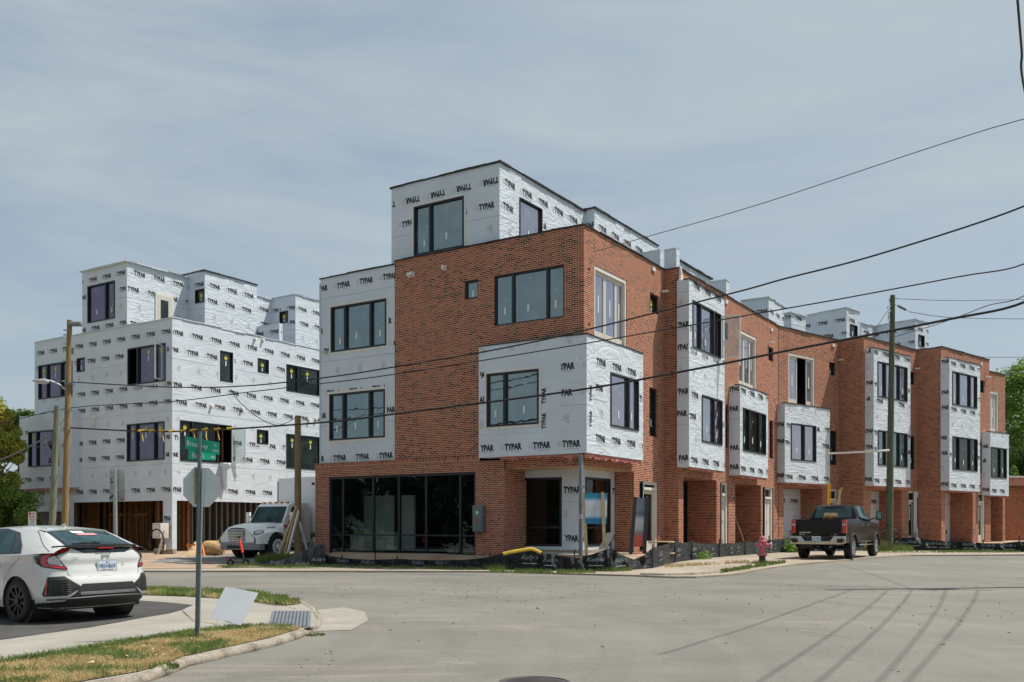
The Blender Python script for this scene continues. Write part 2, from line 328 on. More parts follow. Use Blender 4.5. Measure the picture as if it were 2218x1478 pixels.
        if label: o['label'] = label
        return o
_G = {}
def glyphs(string, bold, shear):
    key = (string, bold, shear)
    if key in _G: return _G[key]
    cu = bpy.data.curves.new('t', 'FONT'); cu.body = string; cu.size = 1; cu.offset = bold; cu.resolution_u = 2; cu.shear = shear
    o = bpy.data.objects.new('t', cu); COL.objects.link(o)
    dg = bpy.context.evaluated_depsgraph_get(); dg.update()
    me = bpy.data.meshes.new_from_object(o.evaluated_get(dg))
    vs = [(v.co.x, v.co.y) for v in me.vertices]; fs = [tuple(p.vertices) for p in me.polygons]
    x0 = min(v[0] for v in vs); x1 = max(v[0] for v in vs); y0 = min(v[1] for v in vs); y1 = max(v[1] for v in vs)
    vs = [(x-x0, y-y0) for x, y in vs]
    bpy.data.objects.remove(o); bpy.data.curves.remove(cu); bpy.data.meshes.remove(me)
    _G[key] = (vs, fs, x1-x0, y1-y0); return _G[key]
def root(name, label, cat, loc=(0, 0, 0), rz=0, group=None, rx=0, ry=0):
    o = bpy.data.objects.new(name, None); COL.objects.link(o); o.location = loc; o.rotation_euler = (rx, ry, rz)
    o.empty_display_size = .3
    o['label'] = label; o['category'] = cat
    if group: o['group'] = group
    WL[o.name] = Vector(loc); return o
def tag(o, label, cat, group=None, kind=None):
    o['label'] = label; o['category'] = cat
    if group: o['group'] = group
    if kind: o['kind'] = kind
    return o
def struct(o): o['kind'] = 'structure'; return o
def uvgrid(poly, du, dv, cuts=True):
    """triangulate a 2D outline and cut it along a grid; returns verts2D, faces"""
    bm = bmesh.new(); bm.faces.new([bm.verts.new((p[0], p[1], 0)) for p in poly])
    bmesh.ops.triangulate(bm, faces=bm.faces[:])
    if cuts:
        for ax, d in ((0, du), (1, dv)):
            lo = min(p[ax] for p in poly); hi = max(p[ax] for p in poly); k = math.ceil(lo/d)*d
            while k < hi:
                co = (k, 0, 0) if ax == 0 else (0, k, 0); no = (1, 0, 0) if ax == 0 else (0, 1, 0)
                bmesh.ops.bisect_plane(bm, geom=bm.verts[:]+bm.edges[:]+bm.faces[:], plane_co=co, plane_no=no); k += d
    bm.verts.index_update()
    vs = [(v.co.x, v.co.y) for v in bm.verts]; fs = [tuple(v.index for v in f.verts) for f in bm.faces]; bm.free()
    return vs, fs
def drape(name, pts, m, off, step=2.0, skirt=0.0, zf=None, mb=None, jit=0):
    zf = zf or ZR
    poly = [(p[0], p[1]) for p in pts]
    area = sum(poly[i-1][0]*poly[i][1]-poly[i][0]*poly[i-1][1] for i in range(len(poly)))
    if area < 0: poly = poly[::-1]
    vs, fs = uvgrid(poly, step, step)
    own = mb is None; mb = mb or MB()
    V3 = [(x, y, zf(x, y)+off) for x, y in vs]
    mb.mesh(V3, fs, m, [(x, y) for x, y in vs])
    if skirt:
        n = len(poly)
        for i in range(n):
            a = poly[i]; b = poly[(i+1) % n]; k = max(1, int(math.dist(a, b)/step))
            for j in range(k):
                p = [a[0]+(b[0]-a[0])*j/k, a[1]+(b[1]-a[1])*j/k]; q = [a[0]+(b[0]-a[0])*(j+1)/k, a[1]+(b[1]-a[1])*(j+1)/k]
                zp, zq = zf(*p)+off, zf(*q)+off
                mb.face([(p[0], p[1], zp-skirt), (q[0], q[1], zq-skirt), (q[0], q[1], zq), (p[0], p[1], zp)], m)
    if own: return mb.build(name)
# ================================================================ the buildings
def wall(mb, pl, s0, s1, z0, z1, holes=(), rev=.12, m=None, mrev=None, d=0, uo=0, jit=0):
    xs = sorted(set([s0, s1] + [min(max(h[i], s0), s1) for h in holes for i in (0, 1)]))
    zs = sorted(set([z0, z1] + [min(max(h[i], z0), z1) for h in holes for i in (2, 3)]))
    for i in range(len(xs)-1):
        for j in range(len(zs)-1):
            a, b, c, e = xs[i], xs[i+1], zs[j], zs[j+1]
            if b-a < 1e-5 or e-c < 1e-5: continue
            cx, cz = (a+b)/2, (c+e)/2
            if any(h[0] < cx < h[1] and h[2] < cz < h[3] for h in holes): continue
            mb.face([pl.pt(a, c, d), pl.pt(b, c, d), pl.pt(b, e, d), pl.pt(a, e, d)], m, [(a+uo, c), (b+uo, c), (b+uo, e), (a+uo, e)])
    for h in holes:
        a, b, c, e = h[:4]; mr = mrev or m; r = h[4] if len(h) > 4 else rev
        for sa, za, sb, zb in ((a, c, a, e), (b, c, b, e)):
            mb.face([pl.pt(sa, za, d), pl.pt(sa, za, d-r), pl.pt(sb, zb, d-r), pl.pt(sb, zb, d)], mr, [(sa, za), (sa+r, za), (sa+r, zb), (sa, zb)])
        for zz in (c, e):
            mb.face([pl.pt(a, zz, d), pl.pt(b, zz, d), pl.pt(b, zz, d-r), pl.pt(a, zz, d-r)], mr, [(a, zz), (b, zz), (b, zz+r), (a, zz+r)])
M_TAPE = pm('wrap_tape', (.72, .76, .78), .35, noise=.05)
def inh(h, x, z, g=.05): return h[0]-g < x < h[1]+g and h[2]-g < z < h[3]+g
def letters(mb, pl, s0, s1, z0, z1, holes=(), d=.006, base=None, ph=0.0, dr=1, step=1.2, vert=False, k0=0, flip=0):
    """printed wrap: two rows of lettering and one of ring marks in turn"""
    base = z0+.28 if base is None else base
    k = 0; z = base
    while z < z1-.05:
        kind = (k+k0) % 3
        s = s0 + ph*(1 if k % 2 == 0 else 1.35) - step + (random.uniform(-.3, .3) if k % 3 == 2 else random.uniform(-.1, .1))
        while s < s1+step:
            def ok(x, zz): return s0+.01 < s+dr*x < s1-.01 and z0+.01 < z+zz < z1-.01 and not any(inh(h, s+dr*x, z+zz) for h in holes)
            tl = random.uniform(-.03, .03); xd = (pl.u.x*dr, pl.u.y*dr, tl); c = pl.pt(s, z, d); zu = (0, 0, 1)
            fl = -1 if flip and z > z1-flip else 1
            if fl < 0: xd = tuple(-q for q in xd); zu = (0, 0, -1)
            okt = ok if fl > 0 else (lambda x, zz: ok(-x, -zz))
            if random.random() < .10 and ok(.42, .3) and ok(.42, 0) and ok(.30, .2):   # stray strip of tape
                a_, l_ = random.choice((0, 1.57, .2)), random.uniform(.1, .22); v_ = [(.42+l_*i*math.cos(a_)-.03*j*math.sin(a_), .2+l_*i*math.sin(a_)+.03*j*math.cos(a_)) for i, j in ((-1, -1), (1, -1), (1, 1), (-1, 1))]
                if all(ok(*q) for q in v_): mb.face([pl.pt(s+dr*q[0], z+q[1], d-.002) for q in v_], M_TAPE)
            if kind != 1:
                mb.text('TYPAR', c, xd, zu, 0.235, M_INK, w=.70, bold=.055, clip=okt)
                for (xa, xb, w) in ((-.26, -.22, .028), (-.12, .28, .013)):
                    if ok(xa, -.17) and ok(xb, -.17):
                        mb.face([pl.pt(s+dr*xa, z-.17-w/2, d), pl.pt(s+dr*xb, z-.17-w/2, d), pl.pt(s+dr*xb, z-.17+w/2, d), pl.pt(s+dr*xa, z-.17+w/2, d)], M_GINK)
                if ok(-.44, 0):   # little house outline in pale orange
                    P = [(-.50, -.07), (-.38, -.07), (-.38, .02), (-.44, .09), (-.50, .02)]
                    if all(ok(*p) for p in P):
                        for i in range(5):
                            (xa, za), (xb, zb) = P[i], P[(i+1) % 5]; L_ = math.dist(P[i], P[(i+1) % 5]); nx, nz_ = (zb-za)/L_*.008, -(xb-xa)/L_*.008
                            mb.face([pl.pt(s+dr*(xa-nx), z+za-nz_, d), pl.pt(s+dr*(xb-nx), z+zb-nz_, d), pl.pt(s+dr*(xb+nx), z+zb+nz_, d), pl.pt(s+dr*(xa+nx), z+za+nz_, d)], M_PALE)
            else:
                for (cx, cz, mm) in ((-.085, 0, M_PALE), (.01, .07, M_GINK), (.01, -.07, M_GINK)):
                    if ok(cx-.07, cz) and ok(cx+.07, cz) and ok(cx, cz+.07) and ok(cx, cz-.07):
                        for j in range(12):
                            a, b2 = 2*math.pi*j/12, 2*math.pi*(j+1)/12
                            mb.face([pl.pt(s+dr*(cx+r*math.cos(t)), z+cz+r*math.sin(t), d) for r, t in ((.055, a), (.07, a), (.07, b2), (.055, b2))], mm)
            s += step
        # tape seam below each ring row
        if kind == 1 and z0+.2 < z+.42 < z1-.1:
            a = s0
            while a < s1-.02:
                b = min(s1, a+.25)
                if not any(inh(h, (a+b)/2, z+.42, .12) for h in holes):
                    zz = z+.42+.012*math.sin(a*2.3)
                    mb.face([pl.pt(a, zz-.006, d-.002), pl.pt(b, zz-.006, d-.002), pl.pt(b, zz+.006, d-.002), pl.pt(a, zz+.006, d-.002)], M_GINK)
                a = b
        z += .865+random.uniform(-.02, .02); k += 1
def hole(pl, px0, px1, yt, yb):
    a, b = pl.t(px0), pl.t(px1); z1, z0 = pl.z(px0, yt), pl.z(px0, yb)
    return (min(a, b), max(a, b), z0, z1)
def window(par, pl, h, mull=(), g=None, rec=.07, proud=.03, fw=.06, mw=.10, trans=None, mt=None, stick='w', opened=None, sill=False, name='window', taped=None):
    """framed window in hole h of plane pl; mull: px of the mullions; opened: lite left out"""
    g = g or M_GLA; mt = mt or M_FRAME; mb = MB(); s0, s1, z0, z1 = h; fr = -rec-.03
    for a, b, c, e in ((s0, s0+fw, z0, z1), (s1-fw, s1, z0, z1), (s0+fw, s1-fw, z0, z0+fw), (s0+fw, s1-fw, z1-fw, z1)):
        mb.pbox(pl, a, b, c, e, fr, proud, mt)
    ms = sorted(pl.t(p) for p in mull); cuts = [s0+fw]
    for s in ms:
        mb.pbox(pl, s-mw/2, s+mw/2, z0+fw, z1-fw, fr, proud-.004, mt); cuts += [s-mw/2, s+mw/2]
    cuts.append(s1-fw)
    zt = [(z0+fw, z1-fw)]
    if trans:
        zz = trans; zt = [(z0+fw, zz-.03), (zz+.03, z1-fw)]
        for i in range(0, len(cuts), 2): mb.pbox(pl, cuts[i], cuts[i+1], zz-.03, zz+.03, fr, proud-.008, mt)
    if taped:
        t = .10
        for a, b, c, e in ((s0-t, s0-.004, z0-t, z1+t), (s1+.004, s1+t, z0-t, z1+t), (s0, s1, z0-t, z0-.004), (s0, s1, z1+.004, z1+t)):
            mb.face([pl.pt(a, c, .009), pl.pt(b, c, .009), pl.pt(b, e, .009), pl.pt(a, e, .009)], taped)
    w = mb.build(name, par)
    for i in range(0, len(cuts), 2):
        a, b = cuts[i], cuts[i+1]; li = i//2
        for (c, e) in zt:
            if opened is not None and li == opened:
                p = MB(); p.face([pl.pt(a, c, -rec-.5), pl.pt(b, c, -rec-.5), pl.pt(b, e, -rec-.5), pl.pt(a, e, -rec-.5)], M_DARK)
                for q in (.25, .7): p.pbox(pl, a+(b-a)*q, a+(b-a)*q+.05, c, e, -rec-.4, -rec-.3, M_STUD)
                p.build('opening', w); continue
            p = MB(); dd = -rec; tl = random.uniform(-.004, .004)
            p.face([pl.pt(a, c, dd+tl), pl.pt(b, c, dd-tl), pl.pt(b, e, dd-tl), pl.pt(a, e, dd+tl)], g)
            wd = b-a
            if stick and wd > .18 and e-c > .5:
                def st(cx, cz, sw, sh, mm): p.face([pl.pt(cx-sw, cz-sh, dd+.009), pl.pt(cx+sw, cz-sh, dd+.009), pl.pt(cx+sw, cz+sh, dd+.009), pl.pt(cx-sw, cz+sh, dd+.009)], mm)
                cx = a+wd*random.uniform(.4, .6)
                if 'y' in stick:
                    zc = e-.26; p.face([pl.pt(cx+.11*math.cos(t*math.pi/5), zc+.13*math.sin(t*math.pi/5), dd+.008) for t in range(10)], M_YEL); st(cx, zc-.30, .035, .13, M_STICK)
                else:
                    st(cx, c+(e-c)*random.uniform(.2, .3), .045, .13, M_STICK)
                    st(cx+random.uniform(-.3, .3)*wd*.5, c+(e-c)*random.uniform(.12, .9), .025, .025, M_STICK)
            p.build('pane', w)
    return w
def vent(par, pl, px, py, kind='hood', s=1.0):
    a = pl.t(px); z = pl.z(px, py); mb = MB()
    if kind == 'hood':
        mb.pbox(pl, a-.09*s, a+.09*s, z-.09*s, z+.09*s, 0.003, .03, M_WHITE)
        R = None
        for i in range(6):
            an = math.pi*i/6; r0, r1 = .085*s, .085*s
        mb.prism([(0, 0), (0, 0)], 0, 0, M_WHITE) if False else None
        c = pl.pt(a, z+.02, .09); mb.box(c, (.14*s, .14*s, .13*s), M_WHITE, Matrix.Rotation(math.atan2(pl.u.y, pl.u.x), 3, 'Z'), taper=.55)
        mb.build('vent_hood', par, bevel=.012)
    elif kind == 'pipe':
        mb.tube([pl.pt(a, z, -.05), pl.pt(a, z-.01, .26*s)], .05, M_WHITE, 10); mb.build('drain_pipe', par)
    elif kind == 'box':
        mb.pbox(pl, a-.13, a+.13, z-.08, z+.08, .003, .06, M_CREAM); mb.pbox(pl, a-.11, a+.11, z-.06, z+.06, .06, .065, M_WHITE); mb.build('vent_plate', par)
    elif kind == 'hole':
        mb.pbox(pl, a-.04, a+.04, z-.04, z+.04, .003, .02, M_DARK); mb.build('wall_socket', par)
def cap(mb, pl, s0, s1, z, w=.05, h=.03, m=None, jit=.018):
    """thin uneven membrane edge along the top of a wall"""
    a = s0
    while a < s1-.01:
        b = min(s1, a+random.uniform(.5, 1.1)); j = random.uniform(-jit, jit)
        mb.pbox(pl, a, b, z-h+j, z+.01+j, -.25, w+random.uniform(-.01, .012), m or M_MEMB); a = b
def ruffle(par, pl, s0, s1, z, d=.0, depth=.12, hang=()):
    """crumpled pink insulation hanging along a bay's underside"""
    mb = MB(); n = int((s1-s0)/.07); rows = 4; vs = []
    for i in range(n+1):
        s = s0+(s1-s0)*i/n; ext = depth*(.55+.6*random.random())
        for h in hang:
            if abs(s-h) < .14: ext += .22*(1-abs(s-h)/.14)
        for j in range(rows+1):
            vs.append(pl.pt(s+random.uniform(-.015, .015), z-ext*j/rows, d-.02+random.uniform(-.03, .04)*(j > 0)))
    fs = [(i*(rows+1)+j, (i+1)*(rows+1)+j, (i+1)*(rows+1)+j+1, i*(rows+1)+j+1) for i in range(n) for j in range(rows)]
    mb.mesh(vs, fs, M_PINK); mb.build('insulation_strip', par)
def bay(par, pl, d, px0, px1, ytop, ybot, px_ref=None, wins=(), ph=.3, name='bay', top=True, dlet=1, win_kw={}, k0=0):
    """box bay d metres proud of plane pl; px on the bay's front plane"""
    f = pl.shift(d); pr = px_ref or px0; a, b = f.t(px0), f.t(px1); a, b = min(a, b), max(a, b)
    z1, z0 = f.z(pr, ytop), f.z(pr, ybot); mb = MB(); hs = [hole(f, *w[:4]) for w in wins]
    wall(mb, f, a, b, z0, z1, hs, .14, M_WRAPB)
    for (sa, sg) in ((a, -1), (b, 1)):
        mb.face([f.pt(sa, z0), f.pt(sa, z0, -d), f.pt(sa, z1, -d), f.pt(sa, z1)], M_WRAP, [(sa, z0), (sa+d, z0), (sa+d, z1), (sa, z1)])
    for zz in (z0, z1): mb.face([f.pt(a, zz), f.pt(b, zz), f.pt(b, zz, -d), f.pt(a, zz, -d)], M_WRAP)
    side = Plane(f.pt(a, 0, -d).xy, f.n, -f.u)
    letters(mb, f, a, b, z0, z1, hs, ph=ph, dr=dlet, k0=k0)
    letters(mb, side, 0, d, z0, z1, (), ph=.1, dr=1, base=z0+.35, k0=k0)
    cap(mb, f, a-.02, b+.02, z1+.02, w=.03, h=.03)
    mb.build(name, par)
    ruffle(par, f, a+.05, b-.02, z0-.005, -.03, .10)
    for w, hh in zip(wins, hs):
        kw = dict(win_kw); kw.update(w[5] if len(w) > 5 else {}); window(par, f, hh, w[4] if len(w) > 4 else (), **kw)
    return f, a, b, z0, z1

uA, nA, uB, nB = (-.842, .54), (-.54, -.842), (.54, .842), (.842, -.54)
C0 = (2.42, 32.0)
A = Plane(C0, uA, nA); B = Plane(C0, uB, nB)
ZP = 11.62      # brick parapet
ZG = .42        # ground at the building
# ---- corner building and the row along the right-hand street: one connected brick building
bd = root('brick_townhouse_row', 'long three-storey red brick townhouse row on the corner with white wrapped bays', 'building', (8, 42, 0))
# upper brick wall on the left-hand street, with reveals
s855 = A.t(855); h1 = hole(A, 1006, 1035.6, 609.5, 649.7); h2 = hole(A, 1069.8, 1221.4, 598, 707.6)
zb_band = 4.0; zbeam = 3.49
mb = MB(); wall(mb, A, 0, s855, zb_band-.02, ZP, [h1, h2], .14, M_BRICK); 
mb.face([A.pt(s855, zb_band), A.pt(s855, zb_band, -.12), A.pt(s855, ZP, -.12), A.pt(s855, ZP)], M_BRICK, [(0, 4), (.12, 4), (.12, ZP), (0, ZP)])
cap(mb, A, 0, s855, ZP+.03); mb.build('upper_brick_wall', bd)
window(bd, A, h1, (), M_GLA, rec=.12, proud=-.05); window(bd, A, h2, (1109, 1184), M_GLA, rec=.12, proud=-.05)
# wrapped left end of that face
AW = A.shift(-.06); s694 = AW.t(694); hw = [hole(AW, 717, 837, 666.5, 764), hole(AW, 714, 834, 854.7, 955)]
mb = MB(); wall(mb, AW, s855-.02, s694, zb_band-.02, 11.5, hw, .10, M_WRAP); letters(mb, AW, s855+.02, s694, zb_band, 11.5, hw, ph=.55, dr=-1, k0=0, base=zb_band+.2)
cap(mb, AW, s855, s694+.05, 11.53); mb.build('wrapped_wall', bd)
window(bd, AW, hw[0], (747.6, 803), M_GLA, taped=M_WHITE); window(bd, AW, hw[1], (744, 801), M_GLA, taped=M_WHITE)
for px, py in ((894, 595), (888, 597), (963, 581)): vent(bd, A, px, py, 'hood')
# ground-floor brick with the large shop window
AG = A.shift(.10); s683 = AG.t(683); s1093 = AG.t(1092)
zs_t, zs_b = 3.43, AG.z(712, 1199)
hs1 = (AG.t(1030), AG.t(712), zs_b, zs_t)
mb = MB(); wall(mb, AG, s1093, s683, ZG-.6, 3.8, [hs1], .16, M_BRICKG)
mb.face([AG.pt(s683, -.2), AG.pt(s683, -.2, -4), AG.pt(s683, zb_band, -4), AG.pt(s683, zb_band)], M_BRICKG, [(0, 0), (4, 0), (4, 4), (0, 4)])
mb.face([AG.pt(s1093, -.2), AG.pt(s1093, -.2, -1.5), AG.pt(s1093, 3.49, -1.5), AG.pt(s1093, 3.49)], M_BRICKG, [(0, 0), (1.5, 0), (1.5, 3.5), (0, 3.5)])
mb.face([AG.pt(s1093, zb_band), AG.pt(s683, zb_band), AG.pt(s683, zb_band, -.2), AG.pt(s1093, zb_band, -.2)], M_BRICKG)
mb.build('shopfront_brick_wall', bd)
mb = MB(); wall(mb, AG, AG.t(1040), s683, 3.8, zb_band, (), m=M_SOLD, d=.012); mb.face([AG.pt(s1093, zb_band, .012), AG.pt(s683, zb_band, .012), AG.pt(s683, zb_band, -.1), AG.pt(s1093, zb_band, -.1)], M_SOLD)
wall(mb, AG, AG.t(1040), AG.t(712), zs_b-.22, zs_b-.002, (), m=M_SOLD, d=.03); mb.face([AG.pt(AG.t(1040), zs_b, .03), AG.pt(AG.t(712), zs_b, .03), AG.pt(AG.t(712), zs_b, -.15), AG.pt(AG.t(1040), zs_b, -.15)], M_SOLD)
mb.build('soldier_course', bd)
window(bd, AG, hs1, (741, 806.5, 862, 921, 995), M_GLS, rec=.10, proud=-.04, fw=.09, mw=.09, trans=AG.z(712, 1158.5), stick=None, name='shop_window')
# brick beam and soldier band running under the corner bay
mb = MB(); s1373 = B.t(1373)
wall(mb, A, 0, s1093+.05, zbeam, 4.0, (), m=M_BRICK); wall(mb, B, 0, s1373+.02, zbeam, 4.0, (), m=M_BRICK)
for pl, s in ((A, s1093), (B, s1373)): mb.face([pl.pt(0, zbeam), pl.pt(s, zbeam), pl.pt(s, zbeam, -1.5), pl.pt(1.5, zbeam, -1.5)], M_LUM)
mb.build('corner_beam', bd)
# recessed corner shopfront
aa, bb = 1.30, .80
Pc = V2(*C0) - V2(*nA)*aa - V2(*nB)*bb
RA = Plane(Pc, uA, nA); RB = Plane(Pc, uB, nB)
zc = .62
hra = (RA.t(1217), RA.t(1094)+.12, zc+.12, 3.22); hrb = (.28, 2.25, zc+.12, 3.22)
mb = MB(); wall(mb, RA, 0, RA.t(1094)+.35, zc, zbeam, [hra], .1, M_WRAP); wall(mb, RB, 0, RB.t(1373)+.4, zc, zbeam, [hrb], .1, M_WRAP)
letters(mb, RA, 0, .75, zc, zbeam, [hra], ph=.42, dr=-1, base=zc+.42, k0=0); letters(mb, RB, 0, 3, zc, zbeam, [hrb], ph=.2, base=zc+.42)
mb.build('recessed_wrap_wall', bd)
window(bd, RA, hra, (), M_GLS, rec=.06, proud=.02, fw=.08, trans=RA.z(1150, 1143), stick=None, name='shop_window')
window(bd, RB, hrb, (1316,), M_GLS, rec=.06, proud=.02, fw=.08, trans=RA.z(1150, 1143), stick=None, name='shop_window')
mb = MB(); q = lambda pl, s, d, z: pl.pt(s, z, d)
slab = [A.pt(s1093, 0, .0), A.pt(0, 0, .25) + Vector((nB[0]*.25, nB[1]*.25, 0)), B.pt(s1373, 0, 0), B.pt(s1373+.5, 0, -3), A.pt(s1093+.5, 0, -3)]
drape('x', [(p.x, p.y) for p in slab], M_WALK, .50, zf=lambda x, y: 0, skirt=.5, mb=mb)
mb.pbox(RA, -.05, RA.t(1094)+.3, .40, zc, -.1, .02, M_WALK); mb.pbox(RB, -.02, 4, .40, zc, -.1, .02, M_WALK)
mb.build('concrete_slab', bd)
mb = MB(); pc = at(1258.5, 31.35); Rz = Matrix.Rotation(math.atan2(uB[1], uB[0]), 3, 'Z')
mb.box((pc.x, pc.y, (.5+3.83)/2), (.11, .11, 3.33), M_STEEL, Rz); mb.box((pc.x, pc.y, .51), (.26, .26, .03), M_STEEL, Rz); mb.box((pc.x, pc.y, 1.78), (.125, .125, .16), M_GALV, Rz)
mb.build('steel_post', bd)
# ---- wall B1 (unit 1 on the right street), forward step at px 1440
s1440 = B.t(1440); STEP = .58
hB = [hole(B, 1287.5, 1357, 573.4, 727), hole(B, 1408, 1427, 633.6, 675), hole(B, 1406.7, 1424.5, 838.5, 944)]
mb = MB(); wall(mb, B, 0, s1440, 4.0, ZP, hB, .2, M_BRICK, uo=.1)
hdoor1 = (B.t(1385), B.t(1426), .5, B.z(1385, 1042)) + (.25,)
wall(mb, B, s1373, s1440, -.1, 4.0, [hdoor1], .25, M_BRICK, uo=.1)
mb.face([B.pt(s1373, -.1), B.pt(s1373, -.1, -1.6), B.pt(s1373, 3.49, -1.6), B.pt(s1373, 3.49)], M_BRICK, [(0, 0), (1.6, 0), (1.6, 3.5), (0, 3.5)])
cap(mb, B, 0, s1440, ZP+.03); mb.build('upper_brick_wall', bd)
R2 = Plane(B.pt(s1440, 0).xy, nB, (-uB[0], -uB[1])); B2 = B.shift(STEP)
mb = MB(); wall(mb, R2, 0, STEP, -.1, ZP, (), m=M_BRICK); cap(mb, R2, 0, STEP, ZP+.03); mb.build('side_brick_wall', bd)
# white glazed doors
def terrace_door(pl, h, glaz=M_GLB, split=.42, opened=False):
    mb = MB(); s0, s1, z0, z1 = h[:4]; W_ = s1-s0; d0 = -.22
    for a, b, c, e, p in ((s0, s0+.09, z0, z1, .02), (s1-.09, s1, z0, z1, .02), (s0+.09, s1-.09, z1-.13, z1, .02)): mb.pbox(pl, a, b, c, e, d0, p-.04, M_WHITE)
    w = mb.build('terrace_door', bd)
    cuts = [s0+.09, s0+.09+(W_-.18)*.38, s0+.09+(W_-.18)*.76, s1-.09]
    for i in range(3):
        a, b = cuts[i]+.008, cuts[i+1]-.008; p = MB(); st = .085 if i < 2 else .05
        if opened and i == 1: 
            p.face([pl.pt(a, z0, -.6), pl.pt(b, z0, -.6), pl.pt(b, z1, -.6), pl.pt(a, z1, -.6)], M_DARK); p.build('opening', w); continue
        for q in ((a, a+st, z0, z1-.13), (b-st, b, z0, z1-.13), (a+st, b-st, z0, z0+.22), (a+st, b-st, z1-.25, z1-.13)): p.pbox(pl, *q, -.17, -.11, M_CREAM)
        p.face([pl.pt(a+st, z0+.22, -.14), pl.pt(b-st, z0+.22, -.14), pl.pt(b-st, z1-.25, -.14), pl.pt(a+st, z1-.25, -.14)], glaz)
        cx = (a+b)/2; p.face([pl.pt(cx-.04, z0+.9, -.132), pl.pt(cx+.04, z0+.9, -.132), pl.pt(cx+.04, z0+1.5, -.132), pl.pt(cx-.04, z0+1.5, -.132)], M_STICK)
        p.build('door_leaf', w)
def entry_door(pl, h, side=.26, panel=False):
    """black sidelight on the left and a white door with transom"""
    mb = MB(); s0, s1, z0, z1 = h[:4]; sd = s0+(s1-s0)*side; d0 = -.22
    for a, b, c, e in ((s0, s0+.05, z0, z1), (sd-.06, sd, z0, z1), (s0+.05, sd-.06, z0, z0+.08), (s0+.05, sd-.06, z1-.08, z1)): mb.pbox(pl, a, b, c, e, d0, -.05, M_FRAME)
    mb.face([pl.pt(s0+.05, z0, -.12), pl.pt(sd-.06, z0, -.12), pl.pt(sd-.06, z1, -.12), pl.pt(s0+.05, z1, -.12)], M_GLD)
    for a, b, c, e in ((sd, sd+.05, z0, z1), (s1-.14, s1, z0, z1), (sd+.05, s1-.14, z1-.10, z1), (sd+.05, s1-.14, z0+2.35, z0+2.45)): mb.pbox(pl, a, b, c, e, d0, -.03 if c > 2 and e < z1 else -.06, M_WHITE)
    w = mb.build('entry_door', bd)
    p = MB(); a, b = sd+.05, s1-.14
    p.face([pl.pt(a, z0+2.45, -.14), pl.pt(b, z0+2.45, -.14), pl.pt(b, z1-.1, -.14), pl.pt(a, z1-.1, -.14)], M_GLD); p.build('transom', w)
    p = MB()
    if panel:
        p.pbox(pl, a, b, z0, z0+2.35, -.2, -.14, M_CREAM)
        for k in (.35, 1.2, 2.0): p.pbox(pl, (a+b)/2-.02, (a+b)/2+.03, z0+k-.06, z0+k+.06, -.139, -.125, M_FRAME)
        p.pbox(pl, (a+b)/2-.008, (a+b)/2+.008, z0+.05, z0+2.3, -.139, -.134, M_FRAME)
    else:
        st = .14
        for q in ((a, a+st, z0, z0+2.35), (b-st, b, z0, z0+2.35), (a+st, b-st, z0, z0+.4), (a+st, b-st, z0+2.2, z0+2.35)): p.pbox(pl, *q, -.2, -.14, M_CREAM)
        p.face([pl.pt(a+st, z0+.4, -.17), pl.pt(b-st, z0+.4, -.17), pl.pt(b-st, z0+2.2, -.17), pl.pt(a+st, z0+2.2, -.17)], M_GLD)
        cx = (a+b)/2; p.face([pl.pt(cx-.05, z0+1.3, -.165), pl.pt(cx+.04, z0+1.25, -.165), pl.pt(cx+.05, z0+2.1, -.165), pl.pt(cx-.05, z0+2.1, -.165)], M_STICK)
    p.build('door_leaf', w)
terrace_door(B, hB[0]); window(bd, B, hB[1], (), M_GLD, rec=.15, proud=-.08, stick='y'); window(bd, B, hB[2], (), M_GLD, rec=.15, proud=-.08)
entry_door(B, hdoor1)
for k, px, py in (('box', 1414, 584), ('pipe', 1434, 632), ('hole', 1276, 582), ('hole', 1276, 702)): vent(bd, B, px, py, k)
# ---- corner bay, wraps both streets
BA = A.shift(.55); BBp = B.shift(.40); cc = V2(*C0)+V2(*nA)*.55+V2(*nB)*.40
BA = Plane(cc, uA, nA); BB = Plane(cc, uB, nB)
sL, sR = BA.t(1037), BB.t(1393); zt_, zb_ = BA.z(1037, 752), BA.z(1037, 992)
hA_ = hole(BA, 1054.4, 1167, 810.7, 925.7); hB_ = hole(BB, 1322, 1383, 806, 923)
mb = MB(); wall(mb, BA, 0, sL, zb_, zt_, [hA_], .12, M_WRAP); wall(mb, BB, 0, sR, zb_, zt_, [hB_], .12, M_WRAPB)
mb.face([BA.pt(sL, zb_), BA.pt(sL, zb_, -.55), BA.pt(sL, zt_, -.55), BA.pt(sL, zt_)], M_WRAP, [(0, 0), (.55, 0), (.55, 3), (0, 3)])
mb.face([BB.pt(sR, zb_), BB.pt(sR, zb_, -.4), BB.pt(sR, zt_, -.4), BB.pt(sR, zt_)], M_WRAP, [(0, 0), (.55, 0), (.55, 3), (0, 3)])
for zz in (zb_, zt_):
    mb.face([BA.pt(0, zz), BA.pt(sL, zz), BA.pt(sL, zz, -.8), BA.pt(0, zz, -.8)], M_WRAP); mb.face([BB.pt(0, zz), BB.pt(sR, zz), BB.pt(sR, zz-.0, -.8), BB.pt(0, zz, -.8)], M_WRAP)
letters(mb, BA, 0, sL, zb_, zt_, [hA_, (hA_[0]-.8, hA_[0]-.05, zb_+.9, zt_-.2)], ph=.62, dr=-1, step=1.15, base=zb_+.33, k0=0); letters(mb, BB, .55, sR, zb_, zt_, [hB_], ph=.42, base=zb_+.55, k0=0)
